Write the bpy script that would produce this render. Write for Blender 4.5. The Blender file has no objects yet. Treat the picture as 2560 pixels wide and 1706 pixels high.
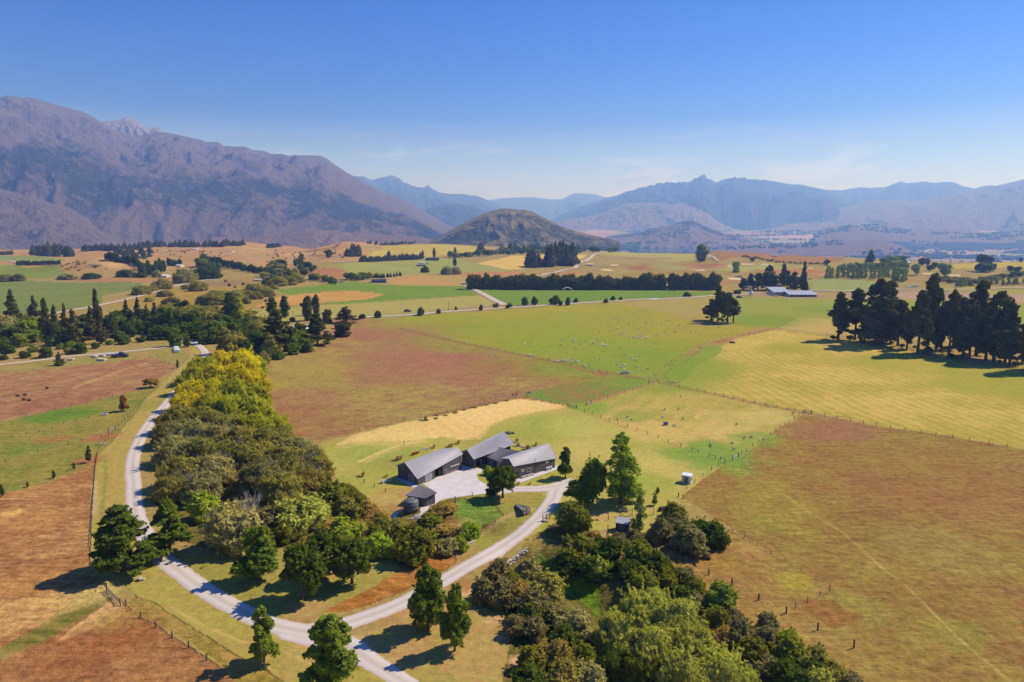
import bpy, bmesh, math, random
import numpy as np
from mathutils import Vector, Matrix

sc = bpy.context.scene
COL = sc.collection
random.seed(5)
R = math.radians

# ------------------------------------------------------------------ camera
FPX, CX, CY, HC, YH = 1707.0, 1280.0, 853.0, 68.0, 575.0     # focal length etc. for a 2560 px wide frame
PITCH = math.atan((CY - YH) / FPX)
cam_d = bpy.data.cameras.new('camera')
cam_d.sensor_width = 36.0
cam_d.lens = 36.0 * FPX / 2560.0
cam_d.clip_start = 1.0
cam_d.clip_end = 90000.0
cam = bpy.data.objects.new('camera', cam_d)
COL.objects.link(cam)
cam.location = (0, 0, HC)
cam.rotation_euler = (math.pi / 2 - PITCH, 0, 0)
sc.camera = cam

# ------------------------------------------------------------------ sky, sun, exposure
SUN_AZ, SUN_EL = 66.0, 45.5          # clockwise from the view direction (+Y); height above the horizon
SKY_STRENGTH, SUN_STRENGTH, EXPOSURE = 0.108, 4.7, 0.12
HAZE_DENSITY = 1.2e-4
HAZE_COLOR = (0.22, 0.42, 1.0)
w = bpy.data.worlds.new('World')
sc.world = w
w.use_nodes = True
nt = w.node_tree
nt.nodes.clear()
wo = nt.nodes.new('ShaderNodeOutputWorld')
bg = nt.nodes.new('ShaderNodeBackground')
sky = nt.nodes.new('ShaderNodeTexSky')
sky.sky_type = 'NISHITA'
sky.sun_disc = False
sky.sun_elevation = R(SUN_EL)
sky.sun_rotation = R(SUN_AZ)
sky.altitude = 600
sky.air_density = 1.0
sky.dust_density = 0.0
sky.ozone_density = 3.2
bg.inputs['Strength'].default_value = SKY_STRENGTH
tc = nt.nodes.new('ShaderNodeTexCoord')
mp = nt.nodes.new('ShaderNodeMapping'); mp.inputs['Scale'].default_value = (7.0, 7.0, 40.0)
mp.inputs['Rotation'].default_value = (0.0, R(7), 0.0)
cn = nt.nodes.new('ShaderNodeTexNoise'); cn.inputs['Scale'].default_value = 1.0; cn.inputs['Detail'].default_value = 7
cn.inputs['Roughness'].default_value = 0.58; cn.inputs['Distortion'].default_value = 0.6
cr = nt.nodes.new('ShaderNodeValToRGB')
cr.color_ramp.elements[0].position = 0.42; cr.color_ramp.elements[1].position = 0.64
sep = nt.nodes.new('ShaderNodeSeparateXYZ')
er = nt.nodes.new('ShaderNodeValToRGB')               # clouds live low over the far ranges all the way round
e = er.color_ramp.elements
e[0].position = 0.0; e[0].color = (1, 1, 1, 1)
e[1].position = 0.15; e[1].color = (0, 0, 0, 1)
k = e.new(0.075); k.color = (.66, .66, .66, 1)
mul = nt.nodes.new('ShaderNodeMath'); mul.operation = 'MULTIPLY'
mixc = nt.nodes.new('ShaderNodeMixRGB'); mixc.inputs[2].default_value = (7.9, 8.1, 11.0, 1)
mul2 = nt.nodes.new('ShaderNodeMath'); mul2.operation = 'MULTIPLY'; mul2.inputs[1].default_value = 0.8
L = nt.links.new
L(tc.outputs['Generated'], mp.inputs['Vector']); L(mp.outputs[0], cn.inputs['Vector']); L(cn.outputs[0], cr.inputs[0])
L(tc.outputs['Generated'], sep.inputs[0]); L(sep.outputs['Z'], er.inputs[0])
veil = nt.nodes.new('ShaderNodeMath'); veil.operation = 'MAXIMUM'; veil.inputs[1].default_value = 0.50
L(cr.outputs[0], veil.inputs[0]); L(veil.outputs[0], mul.inputs[0]); L(er.outputs[0], mul.inputs[1]); L(mul.outputs[0], mul2.inputs[0])
hs = nt.nodes.new('ShaderNodeHueSaturation'); hs.inputs['Saturation'].default_value = 1.42; hs.inputs['Hue'].default_value = 0.515; hs.inputs['Value'].default_value = 1.0
tint = nt.nodes.new('ShaderNodeMixRGB'); tint.blend_type = 'MULTIPLY'; tint.inputs[0].default_value = 1.0; tint.inputs[2].default_value = (0.80, 0.81, 1.16, 1)
L(sky.outputs[0], hs.inputs['Color']); L(hs.outputs[0], tint.inputs[1])
L(mul2.outputs[0], mixc.inputs[0]); L(tint.outputs[0], mixc.inputs[1]); L(mixc.outputs[0], bg.inputs['Color'])
L(bg.outputs[0], wo.inputs['Surface'])

sd = bpy.data.lights.new('sun', 'SUN')
sd.energy = SUN_STRENGTH
sd.angle = R(0.53)
sd.color = (1.0, 0.95, 0.87)
sun = bpy.data.objects.new('sun', sd)
COL.objects.link(sun)
sdir = Vector((math.sin(R(SUN_AZ)) * math.cos(R(SUN_EL)), math.cos(R(SUN_AZ)) * math.cos(R(SUN_EL)), math.sin(R(SUN_EL))))
sun.rotation_euler = sdir.to_track_quat('Z', 'Y').to_euler()
sun.location = (300, 150, 400)

sc.view_settings.view_transform = 'Standard'
sc.view_settings.look = 'None'
sc.view_settings.exposure = EXPOSURE
sc.view_settings.gamma = 1.0
sc.view_settings.use_curve_mapping = False
cy = sc.cycles
cy.max_bounces = 5; cy.diffuse_bounces = 2; cy.glossy_bounces = 2; cy.transmission_bounces = 3
cy.volume_bounces = 1; cy.transparent_max_bounces = 4
cy.use_denoising = True
cy.use_adaptive_sampling = False
cy.caustics_reflective = False; cy.caustics_refractive = False
cy.sample_clamp_indirect = 4.0

# ------------------------------------------------------------------ helpers
def lin(r, g, b):
    f = lambda c: (c / 255.0 / 12.92) if c <= 10.3 else ((c / 255.0 + 0.055) / 1.055) ** 2.4
    return (f(r), f(g), f(b))

def tag(o, label=None, cat=None, group=None, kind=None):
    if label: o['label'] = label
    if cat: o['category'] = cat
    if group: o['group'] = group
    if kind: o['kind'] = kind
    return o

def empty(name, loc, rz=0.0):
    o = bpy.data.objects.new(name, None)
    o.empty_display_size = 0.5
    COL.objects.link(o)
    o.location = loc
    o.rotation_euler = (0, 0, rz)
    return o

def link_mesh(name, me, mat=None, parent=None):
    o = bpy.data.objects.new(name, me)
    COL.objects.link(o)
    if mat is not None and not me.materials: me.materials.append(mat)
    if parent is not None: o.parent = parent
    return o

def mk(name, verts, faces, mat=None, parent=None, smooth=False):
    me = bpy.data.meshes.new(name)
    me.from_pydata([tuple(v) for v in verts], [], [tuple(f) for f in faces])
    if smooth:
        me.polygons.foreach_set('use_smooth', [True] * len(me.polygons))
    me.update()
    return link_mesh(name, me, mat, parent)

def np_mesh(name, V, Q, smooth=False, k=4):
    """mesh from numpy arrays: V (n,3), Q (m,k)"""
    me = bpy.data.meshes.new(name)
    n, m = len(V), len(Q)
    me.vertices.add(n)
    me.vertices.foreach_set('co', np.ascontiguousarray(V, dtype=np.float32).ravel())
    me.loops.add(m * k)
    me.loops.foreach_set('vertex_index', np.ascontiguousarray(Q, dtype=np.int32).ravel())
    me.polygons.add(m)
    me.polygons.foreach_set('loop_start', np.arange(0, m * k, k, dtype=np.int32))
    if smooth:
        me.polygons.foreach_set('use_smooth', np.ones(m, dtype=bool))
    me.update(calc_edges=True)
    return me

class MB:
    """collects boxes, bars and lathes that become one mesh"""
    def __init__(s): s.v, s.f = [], []
    def add(s, vs, fs):
        b = len(s.v); s.v += [tuple(v) for v in vs]; s.f += [tuple(i + b for i in f) for f in fs]
    def hexa(s, b4, t4):
        s.add(list(b4) + list(t4), [(3, 2, 1, 0), (4, 5, 6, 7), (0, 1, 5, 4), (1, 2, 6, 5), (2, 3, 7, 6), (3, 0, 4, 7)])
    def box(s, c, d, rz=0.0):
        ca, sa = math.cos(rz), math.sin(rz)
        q = []
        for sx, sy in ((-1, -1), (1, -1), (1, 1), (-1, 1)):
            x, y = sx * d[0] / 2, sy * d[1] / 2
            q.append((c[0] + x * ca - y * sa, c[1] + x * sa + y * ca))
        s.hexa([(x, y, c[2] - d[2] / 2) for x, y in q], [(x, y, c[2] + d[2] / 2) for x, y in q])
    def tube(s, pts, rad, n=6, cap=True):
        pts = [Vector(p) for p in pts]
        rings = []
        for i, p in enumerate(pts):
            d = (pts[min(i + 1, len(pts) - 1)] - pts[max(i - 1, 0)]).normalized()
            a = d.orthogonal().normalized() if abs(d.z) < 0.99 else Vector((1, 0, 0))
            b = d.cross(a)
            r = rad[i] if hasattr(rad, '__len__') else rad
            rings.append([p + (a * math.cos(2 * math.pi * j / n) + b * math.sin(2 * math.pi * j / n)) * r for j in range(n)])
        vs = [v for rg in rings for v in rg]
        fs = []
        for i in range(len(pts) - 1):
            for j in range(n):
                fs.append((i * n + j, i * n + (j + 1) % n, (i + 1) * n + (j + 1) % n, (i + 1) * n + j))
        if cap:
            fs.append(tuple(range(n - 1, -1, -1))); fs.append(tuple((len(pts) - 1) * n + j for j in range(n)))
        s.add(vs, fs)
    def lathe(s, prof, n=24, c=(0, 0, 0)):
        vs = []
        for r, z in prof:
            for j in range(n):
                a = 2 * math.pi * j / n
                vs.append((c[0] + r * math.cos(a), c[1] + r * math.sin(a), c[2] + z))
        fs = []
        for i in range(len(prof) - 1):
            for j in range(n):
                fs.append((i * n + j, i * n + (j + 1) % n, (i + 1) * n + (j + 1) % n, (i + 1) * n + j))
        fs.append(tuple(range(n - 1, -1, -1))); fs.append(tuple((len(prof) - 1) * n + j for j in range(n)))
        s.add(vs, fs)
    def build(s, name, mat, parent=None, smooth=False):
        return mk(name, s.v, s.f, mat, parent, smooth)

# ---- noise in numpy
def _h(ix, iy, seed):
    n = (ix.astype(np.int64) * 374761393 + iy.astype(np.int64) * 668265263 + seed * 982451653) & 0x7fffffff
    n = ((n ^ (n >> 13)) * 1274126177) & 0x7fffffff
    return ((n ^ (n >> 16)) & 0xffff) / 65535.0

def gnoise(x, y, seed=0):
    x = np.asarray(x, float); y = np.asarray(y, float)
    ix, iy = np.floor(x), np.floor(y)
    fx, fy = x - ix, y - iy
    u = fx * fx * fx * (fx * (fx * 6 - 15) + 10); v = fy * fy * fy * (fy * (fy * 6 - 15) + 10)
    def g(dx, dy):
        a = _h(ix + dx, iy + dy, seed) * 2 * np.pi
        return np.cos(a) * (fx - dx) + np.sin(a) * (fy - dy)
    return ((g(0, 0) * (1 - u) + g(1, 0) * u) * (1 - v) + (g(0, 1) * (1 - u) + g(1, 1) * u) * v) * 1.41

def fbm(x, y, octv=4, seed=0, gain=0.5, ridged=False):
    s = 0; a = 1.0; tot = 0; f = 1.0
    for i in range(octv):
        n = gnoise(x * f, y * f, seed + i * 17)
        s = s + a * ((1 - 2 * np.abs(n)) if ridged else n)
        tot += a; a *= gain; f *= 2.03
    return s / tot

# ---- picture measurements -> rays; the zoomed views the points were measured in
ZF = {'A': (900, 950, 2.941), 'B': (0, 800, 2.941), 'C': (0, 1206, 2.941), 'E': (700, 1206, 2.941), 'F': (1400, 1206, 2.941),
      'G': (1760, 1000, 2.221), 'H': (1400, 850, 3.361), 'I': (1760, 600, 2.941), 'J': (0, 560, 3.677), 'K': (500, 560, 3.677),
      'L': (1000, 560, 3.677), 'M': (1500, 560, 3.677), 'N': (0, 200, 2.941), 'O': (700, 380, 2.941), 'P': (1300, 380, 1.867),
      'Q': (980, 1050, 5.348), 'D': (0, 0, 0.9191), 'S': (0, 0, 1.0)}
def S(z, x, y):
    o = ZF[z]
    return (o[0] + x / o[2], o[1] + y / o[2])
def ray(px, py):
    x = (px - CX) / FPX; y = -(py - CY) / FPX
    return np.array([x, math.cos(PITCH) + y * math.sin(PITCH), -math.sin(PITCH) + y * math.cos(PITCH)])
def elev(px, py):
    r = ray(px, py)
    return r[2] / math.hypot(r[0], r[1])
def project(p):
    x, y, z = p[0], p[1], p[2] - HC
    d = y * math.cos(PITCH) - z * math.sin(PITCH)
    u = y * math.sin(PITCH) + z * math.cos(PITCH)
    return (CX + FPX * x / d, CY - FPX * u / d)

# ------------------------------------------------------------------ terrain height
EDGE = [(-700, 2300, 628), (0, 2300, 625), (185, 2200, 624), (280, 2200, 618), (410, 2300, 614), (600, 2300, 604), (668, 2250, 611),
        (720, 2150, 615), (772, 1900, 623), (807, 2000, 617), (867, 2300, 603), (962, 2500, 608), (1071, 2500, 609), (1190, 2400, 614),
        (1400, 2300, 622), (1598, 2200, 634), (1745, 2100, 634), (1800, 2000, 627), (1960, 1800, 638), (2098, 1750, 645), (2236, 1700, 650),
        (2372, 1650, 656), (2560, 1650, 656), (3300, 1650, 656)]
_ex = np.array([q[0] for q in EDGE], float)
_er = np.array([q[1] for q in EDGE], float)
_ez = np.array([HC + elev(q[0], q[2]) * q[1] for q in EDGE])
# bumps: horizon px, distance, height, radial sigma, tangential sigma
BUMPS = [(245, 1260, 17, 70, 75), (150, 1330, 5, 60, 60), (560, 1240, 7, 60, 55), (800, 1130, 6, 60, 70), (520, 1750, 10, 130, 120),
         (860, 1650, 16, 130, 90), (690, 1480, 8, 110, 110), (1700, 1330, 7, 70, 110), (1560, 1300, 6, 70, 80), (1830, 1500, 9, 90, 90),
         (1330, 1500, 5, 120, 120), (1080, 1900, 9, 120, 160), (1950, 1420, 6, 80, 120), (980, 1900, 8, 120, 120)]
def _cum(pts):
    return np.array(pts, float)
# gullies: world polylines (x, y), depth, half width
GULLY = [([(-52, 166), (-40, 158), (-28, 149), (-16, 148), (-8, 150)], 2.2, 5.5),
         ([(3, 134), (9, 128), (14, 121), (17, 112), (18, 100), (17, 84), (14, 60)], 3.0, 5.0)]
def seg_dist(x, y, pts):
    d = np.full(np.shape(x), 1e9)
    for (x0, y0), (x1, y1) in zip(pts[:-1], pts[1:]):
        dx, dy = x1 - x0, y1 - y0
        t = np.clip(((x - x0) * dx + (y - y0) * dy) / (dx * dx + dy * dy), 0, 1)
        d = np.minimum(d, np.hypot(x - x0 - t * dx, y - y0 - t * dy))
    return d
def sstep(a, b, v):
    t = np.clip((v - a) / (b - a), 0, 1)
    return t * t * (3 - 2 * t)
def hgt(x, y):
    x = np.asarray(x, float); y = np.asarray(y, float)
    r = np.hypot(x, y)
    hp = CX + FPX * x / (np.maximum(y, 0.25 * r + 1e-6) * math.cos(PITCH))
    hp = np.clip(hp, -700, 3300)
    re = np.interp(hp, _ex, _er); ze = np.interp(hp, _ex, _ez)
    t = np.clip((r - 700) / (re - 700), 0, 1)
    roll = sstep(650, 1300, r)
    z = ze * t ** 1.25 + roll * (1 - 0.6 * t) * 7.5 * fbm(x / 330.0, y / 330.0, 3, 3) + roll * 2.4 * fbm(x / 85.0, y / 85.0, 3, 9)
    for b in BUMPS:
        m = (b[0] - CX) / FPX * math.cos(PITCH)
        bx, by = b[1] * m / math.hypot(m, 1), b[1] / math.hypot(m, 1)
        dx, dy = x - bx, y - by
        u = (dx * bx + dy * by) / b[1]; v = (dx * by - dy * bx) / b[1]
        z = z + b[2] * np.exp(-(u / b[3]) ** 2 - (v / b[4]) ** 2)
    z = z + 0.22 * sstep(215, 320, r) * fbm(x / 45.0, y / 45.0, 2, 5)
    for pts, dep, wd in GULLY:
        near = (r < 260)
        if np.any(near):
            d = seg_dist(x, y, pts)
            z = z - dep * np.exp(-(d / wd) ** 2)
    # beyond the terrace edge the land drops into the basin, then climbs again
    o = r - re
    drop = np.clip(o / 420.0, 0, 1)
    zb = -120 + 185 * sstep(7300, 11500, r) + sstep(3500, 6000, r) * 14 * fbm(x / 900.0, y / 900.0, 3, 21)
    z = np.where(o > 0, z * (1 - sstep(0, 1, drop)) + zb * sstep(0, 1, drop), z)
    return z

def at(px, py, dz=0.0):
    """first point of the ground (raised by dz) on the ray through that picture point"""
    d = ray(px, py)
    t = np.geomspace(40, 40000, 2600)
    z = HC + d[2] * t - hgt(d[0] * t, d[1] * t) - dz
    i = np.where(z < 0)[0]
    if len(i) == 0:
        i0 = len(t) - 2
    else:
        i0 = max(int(i[0]) - 1, 0)
    lo, hi = t[i0], t[i0 + 1]
    for _ in range(24):
        m = (lo + hi) / 2
        if HC + d[2] * m - float(hgt(d[0] * m, d[1] * m)) - dz < 0: hi = m
        else: lo = m
    return Vector((d[0] * hi, d[1] * hi, HC + d[2] * hi - dz))
def atz(z, x, y, dz=0.0):
    return at(*S(z, x, y), dz)
def ztop(base, px, py):
    """height above base of the picture point if it stands straight over base"""
    d = ray(px, py)
    t = base[1] / d[1]
    return HC + d[2] * t - base[2]
def G(x, y): return float(hgt(x, y))

# ------------------------------------------------------------------ materials
def new_mat(name):
    m = bpy.data.materials.new(name)
    m.use_nodes = True
    m.node_tree.nodes.clear()
    out = m.node_tree.nodes.new('ShaderNodeOutputMaterial')
    return m, m.node_tree, out
def nd(t, typ, **kw):
    n = t.nodes.new(typ)
    for k, v in kw.items():
        if k.startswith('i_'):
            key = k[2:]
            n.inputs[int(key) if key.isdigit() else key].default_value = v
        else: setattr(n, k, v)
    return n
def mathn(t, op, a, b=None, clamp=False):
    n = nd(t, 'ShaderNodeMath', operation=op, use_clamp=clamp)
    for i, v in enumerate((a, b)):
        if v is None: continue
        if isinstance(v, (int, float)): n.inputs[i].default_value = v
        else: t.links.new(v, n.inputs[i])
    return n.outputs[0]
def noise(t, vec, scale, detail=3, rough=0.5, dist=0.0):
    n = nd(t, 'ShaderNodeTexNoise')
    n.inputs['Scale'].default_value = scale; n.inputs['Detail'].default_value = detail
    n.inputs['Roughness'].default_value = rough; n.inputs['Distortion'].default_value = dist
    if vec is not None: t.links.new(vec, n.inputs['Vector'])
    return n.outputs[0]
def ramp(t, fac, p0, p1, c0=(0, 0, 0), c1=(1, 1, 1)):
    n = nd(t, 'ShaderNodeValToRGB')
    n.color_ramp.elements[0].position = p0; n.color_ramp.elements[0].color = (*c0, 1)
    n.color_ramp.elements[1].position = p1; n.color_ramp.elements[1].color = (*c1, 1)
    t.links.new(fac, n.inputs[0])
    return n.outputs[0]
def mixc(t, fac, a, b, mode='MIX'):
    n = nd(t, 'ShaderNodeMixRGB', blend_type=mode)
    for i, v in enumerate((fac, a, b)):
        if isinstance(v, (int, float)): n.inputs[i].default_value = v
        elif isinstance(v, tuple): n.inputs[i].default_value = (*v[:3], 1)
        else: t.links.new(v, n.inputs[i])
    return n.outputs[0]
def bsdf(t, out, color, rough=0.9, spec=0.2, bump=None, bdist=0.1, bstr=1.0, metal=0.0):
    b = nd(t, 'ShaderNodeBsdfPrincipled')
    if isinstance(color, tuple): b.inputs['Base Color'].default_value = (*color[:3], 1)
    else: t.links.new(color, b.inputs['Base Color'])
    if isinstance(rough, (int, float)): b.inputs['Roughness'].default_value = rough
    else: t.links.new(rough, b.inputs['Roughness'])
    b.inputs['Specular IOR Level'].default_value = spec
    b.inputs['Metallic'].default_value = metal
    if bump is not None:
        n = nd(t, 'ShaderNodeBump'); n.inputs['Distance'].default_value = bdist; n.inputs['Strength'].default_value = bstr
        t.links.new(bump, n.inputs['Height']); t.links.new(n.outputs[0], b.inputs['Normal'])
    t.links.new(b.outputs[0], out.inputs['Surface'])
    return b
def simple(name, c, rough=0.8, spec=0.3, var=0.25, scale=3.0, metal=0.0, bump=0.0):
    m, t, out = new_mat(name)
    g = nd(t, 'ShaderNodeNewGeometry')
    n = noise(t, g.outputs['Position'], scale, 4, 0.6)
    col = mixc(t, ramp(t, n, 0.3, 0.7), tuple(v * (1 - var) for v in c), tuple(min(v * (1 + var), 1) for v in c))
    bsdf(t, out, col, rough, spec, n if bump else None, bump, 1.0, metal)
    return m
M = {}

def ground_mat():
    m, t, out = new_mat('ground_cover')
    g = nd(t, 'ShaderNodeNewGeometry'); pos = g.outputs['Position']
    A = nd(t, 'ShaderNodeAttribute', attribute_name='col_a').outputs['Color']
    B = nd(t, 'ShaderNodeAttribute', attribute_name='col_b').outputs['Color']
    st = nd(t, 'ShaderNodeAttribute', attribute_name='stripe')
    pr = nd(t, 'ShaderNodeAttribute', attribute_name='prm')
    sp = nd(t, 'ShaderNodeSeparateXYZ'); t.links.new(pr.outputs['Vector'], sp.inputs[0])   # x stripe amount, y roughness of sward, z patch size
    big = noise(t, pos, 0.021, 4, 0.6, 0.4)
    med = noise(t, pos, 0.13, 4, 0.62, 0.3)
    fin = noise(t, pos, 0.6, 5, 0.75)
    tiny = noise(t, pos, 4.0, 2, 0.6)
    # stretched, wind-combed sward
    mpn = nd(t, 'ShaderNodeMapping'); mpn.inputs['Scale'].default_value = (0.16, 0.75, 0.3); mpn.inputs['Rotation'].default_value = (0, 0, 0.5)
    t.links.new(pos, mpn.inputs['Vector'])
    comb = noise(t, mpn.outputs[0], 1.0, 4, 0.65, 0.6)
    mixn = mathn(t, 'ADD', mathn(t, 'MULTIPLY', big, 0.40), mathn(t, 'ADD', mathn(t, 'MULTIPLY', med, 0.30), mathn(t, 'MULTIPLY', comb, 0.30)))
    fac = ramp(t, mixn, 0.43, 0.57)
    # stripes: dot(position, direction / period)
    dt = nd(t, 'ShaderNodeVectorMath', operation='DOT_PRODUCT')
    t.links.new(pos, dt.inputs[0]); t.links.new(st.outputs['Vector'], dt.inputs[1])
    wob = mathn(t, 'MULTIPLY', mathn(t, 'SUBTRACT', noise(t, pos, 0.03, 3, 0.5), 0.5), 1.8)
    ph = mathn(t, 'MULTIPLY', mathn(t, 'ADD', dt.outputs['Value'], wob), 6.2832)
    sn = mathn(t, 'ADD', mathn(t, 'MULTIPLY', mathn(t, 'SINE', ph), 0.5), 0.5)
    sn = mathn(t, 'MULTIPLY', sn, mathn(t, 'ADD', mathn(t, 'MULTIPLY', med, 1.3), 0.2), True)
    sf = mathn(t, 'MULTIPLY', mathn(t, 'SUBTRACT', sn, 0.45), sp.outputs['X'])
    fac2 = mathn(t, 'ADD', fac, sf, True)
    col = mixc(t, fac2, A, B)
    br = mathn(t, 'ADD', 0.50, mathn(t, 'ADD', mathn(t, 'ADD', mathn(t, 'MULTIPLY', fin, 0.46), mathn(t, 'MULTIPLY', tiny, 0.22)), mathn(t, 'ADD', mathn(t, 'MULTIPLY', med, 0.14), mathn(t, 'MULTIPLY', comb, 0.18))))
    br = mathn(t, 'ADD', 1.0, mathn(t, 'MULTIPLY', mathn(t, 'SUBTRACT', br, 1.0), mathn(t, 'ADD', 1.2, mathn(t, 'MULTIPLY', sp.outputs['Y'], 3.4))))
    cmb = nd(t, 'ShaderNodeCombineXYZ')
    for i in range(3): t.links.new(br, cmb.inputs[i])
    col = mixc(t, 1.0, col, cmb.outputs[0], 'MULTIPLY')
    bh = mathn(t, 'ADD', mathn(t, 'MULTIPLY', fin, 0.8), mathn(t, 'MULTIPLY', comb, 0.9))
    bh = mathn(t, 'MULTIPLY', bh, mathn(t, 'ADD', 0.2, sp.outputs['Y']))
    bsdf(t, out, col, 1.0, 0.0, bh, 0.5, 1.0)
    return m
M['ground'] = ground_mat()
# ------------------------------------------------------------------ the land: one fine polar sheet, split where the paddocks meet
def P(s, dz=0.0):
    out = []
    for tok in s.split():
        a, b = tok[1:].split(',')
        out.append(at(*S(tok[0], float(a), float(b)), dz))
    return out
def _m(*c):
    q = lin(*c)
    return (q[0] * 1.04, q[1] * .95, q[2] * .84)
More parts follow.
